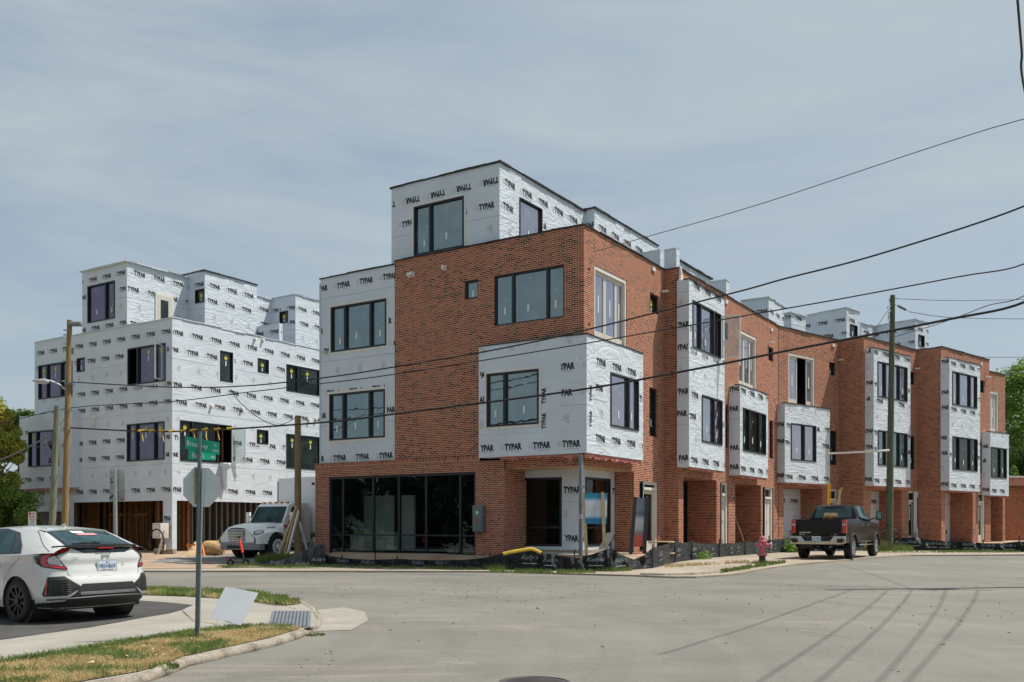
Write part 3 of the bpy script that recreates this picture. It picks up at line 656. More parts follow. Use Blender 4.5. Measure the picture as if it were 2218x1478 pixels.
for k, zz in ((0, zb_+1.15), (1, zb_+2.0)):   # strips laid sideways beside the windows
    for pl, s in ((BA, hA_[0]-.2), (BB, .28)):
        mb.text('TYPAR', pl.pt(s, zz, .007), (0, 0, 1), tuple(Vector((*pl.u, 0))*(1 if pl is BA else -1)), .17, M_INK, w=.55, bold=.045)
        mb.face([pl.pt(s+.16+(0 if pl is BA else -.34), zz-.2, .006), pl.pt(s+.172+(0 if pl is BA else -.34), zz-.2, .006), pl.pt(s+.172+(0 if pl is BA else -.34), zz+.2, .006), pl.pt(s+.16+(0 if pl is BA else -.34), zz+.2, .006)], M_GINK)
for s in [i*.045 for i in range(int(sL/.045))]:   # staple dashes
    z = zb_+.78+.01*math.sin(s*60); mb.face([BA.pt(s, z-.012, .006), BA.pt(s+.02, z, .006), BA.pt(s+.02, z+.008, .006), BA.pt(s, z-.004, .006)], M_GINK)
cap(mb, BA, -.02, sL, zt_+.02, w=.03, h=.03); cap(mb, BB, -.02, sR, zt_+.02, w=.03, h=.03); mb.build('corner_bay', bd)
window(bd, BA, hA_, (1093,), M_GLA, taped=M_WHITE); window(bd, BB, hB_, (1362,), M_GLB)
ruffle(bd, BA, 0.02, sL-.9, zb_-.004, -.03, .11, hang=(.65,)); ruffle(bd, BB, 0, sR-.05, zb_-.004, -.03, .17)
# ---- wall B2: units 2 and 3
sa, sb = 0, 0
s1470, s1686 = s1440, B2.t(1686)
hh = [hole(B2, 1567.5, 1577.5, 697, 733), hole(B2, 1571.5, 1579, 877, 970), hole(B2, 1600.4, 1638, 713, 832), hole(B2, 1664.5, 1674.7, 749.7, 780), hole(B2, 1666.6, 1675, 910, 992.8)]
zg = .45; zo = 3.42
o1 = (B2.t(1480), B2.t(1552), zg, zo, 1.5); d1 = (B2.t(1560), B2.t(1578), zg, zo-.05, .25)
o2 = (B2.t(1592.5), B2.t(1648), zg, zo, 1.5); d2 = (B2.t(1652), B2.t(1675), zg, zo-.05, .25)
mb = MB(); wall(mb, B2, s1440, s1686, 0, ZP-.02, hh+[o1, d1, o2, d2], .2, M_BRICK)
cap(mb, B2, s1440, s1686, ZP+.01); mb.build('upper_brick_wall', bd)
mb = MB(); mb.pbox(B2, s1686-.03, s1686+.03, 0, ZP-.03, -.05, .008, M_DARK); mb.build('expansion_joint', bd)
window(bd, B2, hh[0], (), M_GLD, rec=.15, proud=-.08); window(bd, B2, hh[1], (), M_GLD, rec=.15, proud=-.08)
terrace_door(B2, hh[2]); window(bd, B2, hh[3], (), M_GLD, rec=.15, proud=-.08); window(bd, B2, hh[4], (), M_GLD, rec=.15, proud=-.08)
def recess(pl, h, wrap=False, trans=1.05, g=M_GLD, wfrac=.7):
    """black glazing at the back of a deep ground-floor opening"""
    f = pl.shift(-1.35); s0, s1, z0, z1 = h[:4]
    if wrap:
        hb = (s0-.6, s0+(s1-s0)*wfrac, z0+.9, z1-.35); mb = MB(); wall(mb, f, s0-1, s1, z0, z1, [hb], .08, M_WRAP); letters(mb, f, s0, s1, z0, z1, [hb], ph=.5, base=z0+.6); mb.build('recessed_wrap_wall', bd); window(bd, f, hb, (), g, fw=.07)
    else:
        window(bd, f, (s0-.6, s1-.0, z0, z1-.02), (), g, fw=.10, trans=z0+trans, stick=None, name='shop_window')
        m2 = MB(); m2.pbox(f, s1-.45, s1-.37, z0, z1-.1, -.05, .03, M_FRAME); m2.build('window_post', bd)
recess(B2, o1); recess(B2, o2); entry_door(B2, d1, .3, True); entry_door(B2, d2, .3, True)
f2 = bay(bd, B2, .5, 1492.5, 1569.5, 604.5, 1011, ph=.5, wins=[(1499.8, 1561, 649.4, 753, (1517.6, 1546), dict(opened=2)), (1520, 1564, 854.7, 957, (1547,))], win_kw=dict(g=M_GLB))[0]
mb = MB(); sa = f2.t(1561); p0 = f2.pt(sa, 0, .05); sash = Plane(p0.xy, (nB[0]*.75+uB[0]*.3, nB[1]*.75+uB[1]*.3), (-uB[0], -uB[1]))
zz0, zz1 = f2.z(1499.8, 753)+.05, f2.z(1499.8, 649.4)-.05
for q in ((0, .05, zz0, zz1), (.72, .77, zz0, zz1), (.05, .72, zz0, zz0+.05), (.05, .72, zz1-.05, zz1)): mb.pbox(sash, *q, -.02, .02, M_WHITE)
M_GLT = glass_mat('clear_sash_glass', (.3, .33, .32), .08, transp=.8)
mb.face([sash.pt(.05, zz0), sash.pt(.72, zz0), sash.pt(.72, zz1), sash.pt(.05, zz1)], M_GLT); mb.build('open_sash', bd)
bay(bd, B2, .5, 1603, 1663.3, 833.6, 1028.5, ph=.45, wins=[(1609, 1658.5, 883, 976.6, (1623, 1644.5))], win_kw=dict(g=M_GLD, stick='w'), k0=2)
for k, px, py in (('pipe', 1665, 743), ('box', 1670, 715), ('box', 1572, 655)): vent(bd, B2, px, py, k)
# ---- second section, turned a little towards the street
u2, n2 = (.755, .656), (.656, -.755)
P0 = B2.pt(s1686, 0).xy
Q4 = Plane(P0, u2, n2); e4 = Q4.t(1818)
h4 = [hole(Q4, 1707.8, 1764.4, 763.5, 871.7), hole(Q4, 1796, 1810, 783.7, 812.6), hole(Q4, 1798, 1813, 932.7, 1007)]
ZP2 = Q4.z(1690, 707.5); zo = 3.45
o4 = (Q4.t(1697.7), Q4.t(1782), .5, zo, 1.5); d4 = (Q4.t(1792), Q4.t(1816), .5, zo, .25)
mb = MB(); wall(mb, Q4, 0, e4, 0, ZP2, h4+[o4, d4], .2, M_BRICK); cap(mb, Q4, 0, e4, ZP2+.03); mb.build('upper_brick_wall', bd)
terrace_door(Q4, h4[0], opened=True); window(bd, Q4, h4[1], (), M_GLD, rec=.15, proud=-.08); window(bd, Q4, h4[2], (), M_GLD, rec=.15, proud=-.08)
recess(Q4, o4, True, wfrac=.52); entry_door(Q4, d4, .12)
bay(bd, Q4, .5, 1700, 1797.5, 872.5, 1044.7, ph=.4, wins=[(1713, 1767.4, 916.4, 996.9, (1741.8,))], win_kw=dict(g=M_GLB, stick='w'), k0=0)
vent(bd, Q4, 1817, 780, 'pipe'); vent(bd, Q4, 1804, 749, 'box')
def step_unit(Pin, L_, px_end, sy):
    R = Plane(Pin, n2, (-u2[0], -u2[1])); mb = MB(); wall(mb, R, 0, L_, 0, sy, (), m=M_BRICK); cap(mb, R, 0, L_, sy+.03)
    wall(mb, R, 0, L_, 3.75, 3.95, (), m=M_SOLD, d=.012); mb.build('side_brick_wall', bd)
    Q = Plane(R.pt(L_, 0).xy, u2, n2); return Q, Q.t(px_end)
Q5, e5 = step_unit(Q4.pt(e4, 0).xy, 1.43, 1987, ZP2)
h5 = [hole(Q5, 1972, 1982, 805, 832.7), hole(Q5, 1972, 1982, 945, 1017)]
o5 = (Q5.t(1886), Q5.t(1953), .5, zo, 1.5); d5 = (Q5.t(1967), Q5.t(1985), .5, zo, .25)
mb = MB(); wall(mb, Q5, 0, e5, 0, ZP2, h5+[o5, d5], .2, M_BRICK); cap(mb, Q5, 0, e5, ZP2+.03); mb.build('upper_brick_wall', bd)
for h in h5: window(bd, Q5, h, (), M_GLD, rec=.15, proud=-.08)
recess(Q5, o5, True, wfrac=.55); entry_door(Q5, d5, .12)
bay(bd, Q5, .5, 1892.5, 1972, 754, 1052, ph=.35, wins=[(1900.8, 1965, 782.4, 860, (1918, 1948)), (1901.5, 1965, 931.5, 1008, (1918, 1948), dict(g=M_GLA))], win_kw=dict(g=M_GLB), k0=0)
vent(bd, Q5, 1983, 799, 'pipe')
Q6, e6 = step_unit(Q5.pt(e5, 0).xy, 1.385, 2143, ZP2)
h6 = [hole(Q6, 2122, 2132.5, 822.7, 850), hole(Q6, 2123, 2131, 956, 1024)]
o6 = (Q6.t(2047.5), Q6.t(2107), .5, zo, 1.5); d6 = (Q6.t(2119), Q6.t(2134), .5, zo, .25)
mb = MB(); wall(mb, Q6, 0, e6, 0, ZP2, h6+[o6, d6], .2, M_BRICK); cap(mb, Q6, 0, e6, ZP2+.03); mb.build('upper_brick_wall', bd)
for h in h6: window(bd, Q6, h, (), M_GLD, rec=.15, proud=-.08)
recess(Q6, o6, True, wfrac=.5); entry_door(Q6, d6, .12)
bay(bd, Q6, .5, 2056.5, 2123, 775, 1062, ph=.5, wins=[(2062.6, 2116, 803.8, 876.8, (2077.7, 2101.6)), (2063, 2117, 944.8, 1017.7, (2077.7, 2101.6), dict(g=M_GLD))], win_kw=dict(g=M_GLB), k0=0)
vent(bd, Q6, 2136, 818, 'pipe'); vent(bd, Q6, 2124, 789, 'box')
Q7 = Plane(Q6.pt(e6, 0).xy, u2, n2); e7 = Q7.t(2177); zp7 = Q7.z(2144, 805)
h7 = [hole(Q7, 2144.5, 2162.7, 846.6, 934.6)]; o7 = (Q7.t(2146), Q7.t(2172), .5, 3.4, 1.6)
mb = MB(); wall(mb, Q7, 0, e7, 0, zp7, h7+[o7], .2, M_BRICK); cap(mb, Q7, 0, e7, zp7+.03)
mb.face([Q7.pt(e7, 0), Q7.pt(e7, 0, -12), Q7.pt(e7, zp7, -12), Q7.pt(e7, zp7)], M_BRICK, [(0, 0), (12, 0), (12, zp7), (0, zp7)])
mb.face([Q7.pt(0, zp7), Q7.pt(0, zp7, -12), Q7.pt(0, ZP2, -12), Q7.pt(0, ZP2)], M_BRICK, [(0, 0), (12, 0), (12, 1), (0, 1)]); mb.build('upper_brick_wall', bd)
terrace_door(Q7, h7[0]); recess(Q7, o7)
bay(bd, Q7, .5, 2145, 2185, 934.5, 1073, ph=.5, wins=[(2146, 2180, 968, 1034.6, (2167,))], win_kw=dict(g=M_GLD))
# plain back walls and flat roofs close the building
mb = MB(); DP = s694
back = [A.pt(DP, 0).xy, B.pt(s1440, 0, -DP).xy, B2.pt(s1686, 0, -DP-STEP).xy]
def vwall(p, q, z0, z1, m=M_WRAP):
    mb.face([(p.x, p.y, z0), (q.x, q.y, z0), (q.x, q.y, z1), (p.x, p.y, z1)], m, [(0, z0), ((q-p).length, z0), ((q-p).length, z1), (0, z1)])
k2 = Q4.pt(0, 0, -11).xy; k3 = Q7.pt(e7, 0, -12).xy
vwall(back[0], back[1], 0, ZP-.3); vwall(back[1], k2, 0, ZP-.3); vwall(k2, k3, 0, ZP2-.3); mb.build('back_wall', bd)
mb = MB(); zr = ZP-.45
front = [A.pt(s694-.1, 0, -.2).xy, A.pt(.1, 0, -.2).xy, B.pt(s1440, 0, -.2).xy, B2.pt(s1440+.1, 0, -.2).xy, B2.pt(s1686, 0, -.2).xy, Q4.pt(e4, 0, -.2).xy, Q5.pt(.2, 0, -.2).xy, Q5.pt(e5, 0, -.2).xy, Q6.pt(.2, 0, -.2).xy, Q6.pt(e6, 0, -.2).xy, Q7.pt(.1, 0, -.2).xy, Q7.pt(e7-.1, 0, -.2).xy, k3, k2, back[1], back[0]]
drape('r', [(p.x, p.y) for p in front], M_ROOF, 0, zf=lambda x, y: zr-(.9 if x > 28.6 else 0), mb=mb, step=60); mb.build('flat_roof', bd)
# interior floor/ceiling/walls behind the shop glass
mb = MB(); s9 = s683-.2
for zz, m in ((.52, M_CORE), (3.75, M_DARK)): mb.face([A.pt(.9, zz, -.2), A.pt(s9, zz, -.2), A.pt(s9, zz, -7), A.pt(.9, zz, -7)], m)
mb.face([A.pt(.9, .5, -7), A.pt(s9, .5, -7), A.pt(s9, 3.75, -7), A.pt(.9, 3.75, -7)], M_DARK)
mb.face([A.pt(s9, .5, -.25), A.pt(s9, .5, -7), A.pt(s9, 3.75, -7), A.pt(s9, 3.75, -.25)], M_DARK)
AI = A.shift(-2.6)
for xa_, xb_ in ((782, 852), (870, 897), (742, 748)): mb.pbox(AI, AI.t(xb_), AI.t(xa_), .52, 2.75, -.1, 0, M_CORE)
for xa_, xb_, h_ in ((800, 815, 1.1), (880, 893, 1.2), (718, 731, 1.0)): mb.pbox(AI, AI.t(xb_), AI.t(xa_), .52, h_, .8, 1.2, M_WHITE)
mb.bar(AI.pt(AI.t(760), .52, 1.2), AI.pt(AI.t(742), 2.6, .2), .05, .05, M_LUM); mb.build('shop_interior', bd)
mb = MB()   # unseen dark sheet added behind upper floors so that no light leaks through
mb.face([A.pt(.4, 3.9, -.4), A.pt(DP-.3, 3.9, -.4), A.pt(DP-.3, 11, -.4), A.pt(.4, 11, -.4)], M_DARK)
mb.build('light_block_sheet', bd)
# ---- roof boxes
def roofbox(par, C, ub, nb, px_left, px_right, yt, pxc, z0=None, name='roof_box', lt=True, left_len=None, edge=M_MEMB, wins=(), ph=.3, m=M_WRAPB, over=.06, dlet=1, flip=0):
    C = V2(*C); La = Plane(C, (-nb[0], -nb[1]), (-ub[0], -ub[1])); Fb = Plane(C, ub, nb)
    la = left_len or La.t(px_left); lb = Fb.t(px_right); D = C.y; z1 = zD(yt, D); z0 = zr if z0 is None else z0
    mb = MB(); hl = [hole(La, *w[1:5]) for w in wins if w[0] == 'L']; hr = [hole(Fb, *w[1:5]) for w in wins if w[0] == 'R']
    wall(mb, La, 0, la, z0, z1, hl, .1, M_WRAP); wall(mb, Fb, 0, lb, z0, z1, hr, .1, m)
    bk = Plane(Fb.pt(0, 0, -la).xy, ub, (-nb[0], -nb[1])); rt = Plane(Fb.pt(lb, 0).xy, (-nb[0], -nb[1]), ub)
    wall(mb, bk, 0, lb, z0, z1, (), m=M_WRAP); wall(mb, rt, 0, la, z0, z1, (), m=M_WRAP)
    if lt: letters(mb, La, 0, la, z0, z1, hl, ph=ph, dr=-1, base=z1-.45 if z1-z0 < 2 else z0+.5, flip=flip); letters(mb, Fb, 0, lb, z0, z1, hr, ph=ph+.2, base=z1-.45 if z1-z0 < 2 else z0+.5, dr=1)
    o = [Fb.pt(-over, z1+.004, over), Fb.pt(lb+over, z1+.004, over), Fb.pt(lb+over, z1+.004, -la-over), Fb.pt(-over, z1+.004, -la-over)]
    mb.face(o, M_ROOF)
    for pl, L_ in ((La, la), (Fb, lb)): 
        a = -over
        while a < L_+over-.01:
            b = min(L_+over, a+random.uniform(.4, .9)); mb.pbox(pl, a, b, z1-.025-random.random()*.04, z1+random.random()*.02, -.02, over+random.uniform(-.02, .03), edge); a = b
    mb.build(name, par)
    for w, h in [(w, hole(La, *w[1:5])) for w in wins if w[0] == 'L']: window(par, La, h, w[5], w[6], **(w[7] if len(w) > 7 else {}))
    for w, h in [(w, hole(Fb, *w[1:5])) for w in wins if w[0] == 'R']: window(par, Fb, h, w[5], w[6], **(w[7] if len(w) > 7 else {}))
    return La, Fb, la, lb, z1
def on(pl, px): return pl.pt(pl.t(px), 0).xy
Ash = A.shift(-.35)
r1 = roofbox(bd, on(Ash, 1082), uB, nB, 848, 1268, 349, 1082, z0=10.9, edge=M_MEMB, ph=.35, flip=.75,
    wins=[('L', 896.8, 1005, 449, 555, (932,), M_GLA, dict(taped=M_WHITE, stick='w')), ('R', 1125, 1174, 427, 520, (), M_GLB, dict(fw=.04))])
Fb1 = r1[1]
roofbox(bd, Fb1.pt(Fb1.t(1267), 0, .45).xy, uB, nB, None, 1425, 449, 1285, left_len=.45, z0=10.9)
Cx = B.shift(-.3)
roofbox(bd, on(Cx, 1430), uB, nB, 1384, 1436, 541, 1430, lt=False, edge=M_WRAP, over=.01)
roofbox(bd, on(B2.shift(-.12), 1465), uB, nB, 1439, 1472, 537, 1465, lt=False, edge=M_WRAP, over=.01)
roofbox(bd, on(B2.shift(-1.6), 1467), uB, nB, 1450, 1539, 561, 1467, lt=False, over=.09)
roofbox(bd, on(B2.shift(-.4), 1573), uB, nB, 1536, 1580, 605, 1573, lt=False, edge=M_WRAP, over=.01)
r = roofbox(bd, on(B2.shift(-3.0), 1665), uB, nB, 1606, 1702, 643, 1665, edge=M_WRAP)
Qs = Q4.shift(-3.0)
roofbox(bd, on(Qs, 1714), u2, n2, 1698, 1745, 676, 1714, edge=M_WRAP)
roofbox(bd, on(Q4.shift(-3.4), 1833.6), u2, n2, 1742, 1862, 666, 1833, edge=M_WRAP, wins=[('R', 1841, 1857, 702, 728, (), M_GLD)])
roofbox(bd, on(Q5.shift(-6), 1866), u2, n2, 1850, 1893, 699, 1866, edge=M_WRAP)
roofbox(bd, on(Q5.shift(-3.2), 1983), u2, n2, 1890, 2012, 691, 1983, edge=M_WRAP, wins=[('R', 1989, 2002, 724.5, 750, (), M_GLD)])
mb = MB(); p = B.pt(s1440-.02, 0, .5); mb.tube([B2.pt(s1440+.05, ZP+.05, .04), B2.pt(s1440+.03, ZP-.3, .1), B2.pt(s1440-.02, ZP-.6, .1)], [.05, .06, .13], M_WHITE, 8); mb.build('loose_wrap', bd)

# ================================================================ the wrapped building on the left
C2 = at(373, 46.8).xy
lb = root('wrapped_building', 'white wrapped three-storey building with an open framed ground floor, left of the brick row', 'building', (C2.x, C2.y, 0))
LA = Plane(C2, uA, nA); LB = Plane(C2, uB, nB)
zt = LA.z(373, 688.5); zw = 2.72; zgl = .1
sl = LA.t(75)
hl = [hole(LA, 83.5, 157, 792.7, 866.4), hole(LA, 166.6, 183.5, 777, 807), hole(LA, 276.7, 359, 756, 836), hole(LA, 275.4, 356.6, 920, 1000.5)]
mb = MB(); wall(mb, LA, 0, sl, zw, zt, hl, .1, M_WRAP); letters(mb, LA, 0, sl, zw, zt, hl, ph=.35, dr=-1, base=zw+.55, k0=0)
hr = [hole(LB, 476.5, 504.4, 759, 825), hole(LB, 558, 582, 775.5, 806), hole(LB, 620, 693, 788.5, 847), hole(LB, 390, 502, 910, 998), hole(LB, 556, 581, 930, 961), hole(LB, 620, 694, 939.5, 1014)]
sr = 13.5
wall(mb, LB, 0, sr, zw, zt, hr, .1, M_WRAP); letters(mb, LB, 0, sr, zw, zt, hr, ph=.3, dr=1, base=zw+.55, k0=0)
bk = Plane(LB.pt(sr, 0).xy, uA, uB); wall(mb, bk, 0, sl, zw, zt, (), m=M_WRAP); bl = Plane(LA.pt(sl, 0).xy, uB, uA); wall(mb, bl, 0, sr, zgl, zt, (), m=M_WRAP)
mb.face([LA.pt(0, zt-.3), LA.pt(sl, zt-.3), LA.pt(sl, zt-.3, -sr), LA.pt(0, zt-.3, -sr)], M_ROOF)
mb.face([LA.pt(0, zw+.15), LA.pt(sl, zw+.15), LA.pt(sl, zw+.15, -sr), LA.pt(0, zw+.15, -sr)], M_STUD)
cap(mb, LA, 0, sl, zt+.03, m=M_WRAP, jit=.03, w=.04); cap(mb, LB, 0, sr, zt+.03, m=M_WRAP, jit=.03, w=.04)
mb.build('wrapped_wall', lb)
ky = dict(stick='y')
window(lb, LA, hl[0], (102, 132.5), M_GLL, **ky); window(lb, LA, hl[1], (), M_GLL); w3 = window(lb, LA, hl[2], (298, 336), M_GLL, opened=2, **ky); window(lb, LA, hl[3], (295.6, 335), M_GLL, **ky)
window(lb, LB, hr[0], (), M_GLD, **ky, taped=M_TAPE); window(lb, LB, hr[1], (), M_GLD, **ky, taped=M_TAPE); window(lb, LB, hr[2], (645,), M_GLD, **ky, taped=M_TAPE); window(lb, LB, hr[3], (417, 472), M_GLD, opened=2, **ky); window(lb, LB, hr[4], (), M_GLD, **ky, taped=M_TAPE); window(lb, LB, hr[5], (645,), M_GLD, **ky)
for pl, px, h, dr in ((LA, 352, hl[2], (.3, -1)), (LB, 501, hr[3], (.9, .1))):   # opened casements
    p = pl.pt(pl.t(px), 0, .03); ud = (Vector((*pl.n, 0))*.55 + Vector((*pl.u, 0))*(-.15 if pl is LA else .95)).xy
    sp = Plane(p.xy, ud, (-ud[1], ud[0])); mb = MB(); a, b = h[2]+.06, h[3]-.06; wd = .55 if pl is LA else .72
    for q in ((0, .05, a, b), (wd-.05, wd, a, b), (.05, wd-.05, a, a+.05), (.05, wd-.05, b-.05, b)): mb.pbox(sp, *q, -.02, .02, M_WHITE)
    mb.face([sp.pt(.05, a), sp.pt(wd-.05, a), sp.pt(wd-.05, b), sp.pt(.05, b)], M_GLT); mb.build('open_sash', lb)
# first-floor bay on its left end
LBy = LA.shift(.45); a, b = LBy.t(156), LBy.t(42); z1, z0 = LBy.z(42, 903), LBy.z(42, 1060)
hb = hole(LBy, 61.7, 128, 936, 1012.6); mb = MB(); wall(mb, LBy, a, b, z0, z1, [hb], .1, M_WRAP); letters(mb, LBy, a, b, z0, z1, [hb], ph=.4, dr=-1, base=z0+.5)
for s in (a, b): mb.face([LBy.pt(s, z0), LBy.pt(s, z0, -.45 if s == a else -4), LBy.pt(s, z1, -.45 if s == a else -4), LBy.pt(s, z1)], M_WRAP, [(0, z0), (.5, z0), (.5, z1), (0, z1)])
for zz in (z0, z1): mb.face([LBy.pt(a, zz), LBy.pt(b, zz), LBy.pt(b, zz, -4), LBy.pt(a, zz, -4)], M_WRAP)
mb.build('bay', lb); window(lb, LBy, hb, (79.6, 114), M_GLL, **ky); ruffle(lb, LBy, a, b-.2, z0, 0, .14)
mb = MB(); mb.pbox(LA, LA.t(150), LA.t(60), 2.25, 2.7, -.3, .1, M_WRAP); c = LA.pt(LA.t(74), 1.2); mb.box(c, (.12, .12, 2.3), M_STEEL); mb.build('soffit_beam', lb)
for px, py in ((131*1, 958), (209*1, 905)): pass
vent(lb, LA, 208, 905, 'hood', 1.4); 
for px, py in ((551, 735), (568, 737), (457, 880), (523, 885), (668, 910), (683, 908)): vent(lb, LB, px, py, 'hood', 1.0)
# open ground floor: corner pillar, studs, batts
mb = MB(); s355 = LA.t(353); 
wall(mb, LA, 0, s355, zgl, zw, (), m=M_WRAP); wall(mb, LB, 0, LB.t(383), zgl, zw, (), m=M_WRAP)
mb.face([LA.pt(s355, zgl), LA.pt(s355, zgl, -.6), LA.pt(s355, zw, -.6), LA.pt(s355, zw)], M_WRAP); mb.face([LB.pt(LB.t(383), zgl), LB.pt(LB.t(383), zgl, -.6), LB.pt(LB.t(383), zw, -.6), LB.pt(LB.t(383), zw)], M_WRAP)
letters(mb, LA, 0.02, s355, zgl, zw, (), ph=.3, dr=-1, base=zgl+.9, k0=1); mb.build('corner_pillar', lb)
mb = MB(); wall(mb, LA, LA.t(160), LA.t(150), zgl, zw, (), m=M_WRAP); mb.build('wall_end', lb)
mb = MB()
mb.pbox(LA, .2, sl, -.2, .12, -sr+.2, -.05, M_WALK); mb.build('floor_slab', lb)
mb = MB()
for i in range(36):   # stud wall seen through the left opening
    s = .9+i*.27+random.uniform(-.05, .05)
    if random.random() < .38: continue
    mb.pbox(LA, s, s+random.choice((.04, .04, .09)), .12, zw+.1, -1.75, -1.6, M_STUD)
for s0 in (1.8, 4.2, 6.3): mb.pbox(LA, s0, s0+1.1, 2.0, 2.15, -1.74, -1.62, M_STUD)
for i in range(26): 
    s = .9+i*.41+random.uniform(-.04, .04); mb.pbox(LB, s, s+.045, .12, zw+.1, -2.4, -2.25, M_STUD if i < 5 else M_GALV)
mb.build('stud_framing', lb)
mb = MB()
mb.pbox(LA, 1.0, 3.4, .12, zw+.1, -1.9, -1.78, M_BATT); mb.pbox(LA, 3.4, sl-.2, .12, zw+.1, -2.6, -2.5, M_DARK); mb.pbox(LB, .9, 3.0, .12, zw+.1, -2.55, -2.45, M_BATT)
mb.pbox(LB, 3.0, sr-.2, .12, zw+.1, -2.55, -2.45, pm('dark_board', (.045, .035, .03), .9, noise=.3)); mb.build('insulation_panel', lb)
# its roof boxes
LAs = LA.shift(-.02)
r = roofbox(lb, on(LAs, 275), uB, nB, 178, 430, 566, 275, z0=zt-.3, wins=[('L', 190, 249, 621, 701, (229,), M_GLL)], edge=M_WRAP, over=.12)
Fb = r[1]; z1 = r[4]
hd = hole(Fb, 336, 375, 632.6, 700); mb = MB(); mb.pbox(Fb, hd[0], hd[1], hd[2], hd[3], .004, .05, M_WHITE); mb.pbox(Fb, hd[0]+.12, hd[1]-.12, hd[2], hd[3]-.12, .05, .06, M_CREAM)
mb.pbox(Fb, hd[0]+.3, hd[1]-.35, hd[2]+.3, hd[3]-.35, .061, .065, M_GLD); mb.build('roof_door', lb)
r2 = roofbox(lb, Fb.pt(Fb.t(408), 0, 1.35).xy, uB, nB, None, 556, 585, 462, left_len=1.9, z0=zt-.3, wins=[('L', 423, 443, 629, 658.6, (), M_GLD, ky)])
roofbox(lb, on(LB.shift(-2.2), 640), uB, nB, 575, 700, 637, 640, z0=zt-.3, edge=M_WRAP, wins=[('L', 605.8, 624, 676, 702, (), M_GLD, ky)])
roofbox(lb, on(LB.shift(-4.2), 556), uB, nB, 550, 590, 640, 556, z0=zt-.3, edge=M_WRAP)
roofbox(lb, on(LB.shift(-.5), 605), uB, nB, 548, 612, 700, 605, z0=zt-.3, edge=M_WRAP, over=.01)
# small things fixed to its wall: two floodlights with wiring, roof drain funnel
mb = MB(); c = LB.pt(LB.t(484), LB.z(484, 1010), .15)
for z0_, z1_, r0, r1_ in ((0, .0, 0, 0),): pass
mb.lathe(c, [(.30, .16), (.32, .1), (.30, 0), (.22, -.1), (.13, -1.0), (.02, -1.35)], M_WRAP, 8); mb.build('hanging_wrap_chute', lb)

# far brick building at the right end
fb = root('low_brick_building', 'plain single-storey orange brick building at the right edge beyond the townhouse row', 'building', (38, 66, 0))
p1 = at(2184, 64).xy; Fb_ = Plane(p1, (.96, .28), (.28, -.96)); mb = MB()
zt_ = Fb_.z(2190, 1053); zt2 = Fb_.z(2190, 1033)
wall(mb, Fb_, -3, 30, -.2, zt_, (), m=M_BRICK2); wall(mb, Fb_.shift(.3), -3, 30, zt_, zt2, (), m=pm('pink_fascia', (.40, .16, .11), .8)); wall(mb, Plane(Fb_.pt(-3, 0).xy, (-.28, .96), (-1, 0)), 0, 15, 0, zt2, (), m=M_BRICK2)
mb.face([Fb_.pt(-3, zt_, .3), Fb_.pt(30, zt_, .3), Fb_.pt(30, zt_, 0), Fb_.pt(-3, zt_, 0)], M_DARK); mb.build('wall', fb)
mb = MB(); mb.face([Fb_.pt(-3, zt2, .3), Fb_.pt(30, zt2, .3), Fb_.pt(30, zt2, -15), Fb_.pt(-3, zt2, -15)], M_ROOF); wall(mb, Fb_.shift(.31), -3, 30, zt2-.06, zt2+.04, (), m=M_WHITE); mb.build('roof', fb)
# ================================================================ ground, road, pavements
def G(px, py, off=0): p = gpt(px, py, off); return (p.x, p.y)
big = MB(); 
for (x0, x1, y0, y1) in ((-600, 600, -600, 900),):
    big.face([(x0, y0, -.35), (x1, y0, -.35), (x1, y1, -.35), (x0, y1, -.35)], M_FAR)
struct(big.build('ground'))
road_poly = [(-70, -60), (70, -60), (70, 62), (34, 54), (-6, 36), (-70, 36)]
struct(drape('road', road_poly, M_ASPH, 0, step=2.0))
# fence line, px / base y / depth
FENCE = [(690, 1228, 33.9), (800, 1232, 33.2), (900, 1234, 32.6), (1040, 1236, 31.6), (1095, 1237, 31.0), (1150, 1236, 30.5), (1250, 1237, 30.0), (1320, 1237, 29.9), (1410, 1233, 31.0), (1440, 1226, 32.4),
         (1465, 1217, 34.2), (1490, 1214, 35.2), (1525, 1211, 36.6), (1560, 1208, 38.2), (1615, 1204, 40.7), (1667, 1199, 43.3), (1712, 1195, 45.6), (1800, 1191, 47.0), (1880, 1189, 48.2), (1980, 1190, 48.0), (2060, 1191, 47.2), (2130, 1193, 46.4), (2210, 1195, 45.5), (2300, 1198, 44)]
FP = [((px-CX)/F*D, D, zD(y, D)) for px, y, D in FENCE]
kerbR = [G(-60, 1240), G(320, 1240), G(700, 1240), G(1100, 1241), G(1385, 1250, 0), G(1440, 1250.5, .03), G(1500, 1249, .06), G(1600, 1239, .10), G(1650, 1229, .10), G(1720, 1219, .10), G(1800, 1213, .10), G(1880, 1205, .10), G(1960, 1201, .08), G(2220, 1201, .06), (34, 40)]
def zs_walk(x, y): return ZR(x, y)
inner = [(p[0]-.2, p[1]+.4) for p in FP]
walk = kerbR + [(34, 46)] + inner[::-1] + [G(560, 1230), G(320, 1236), G(-60, 1236)]
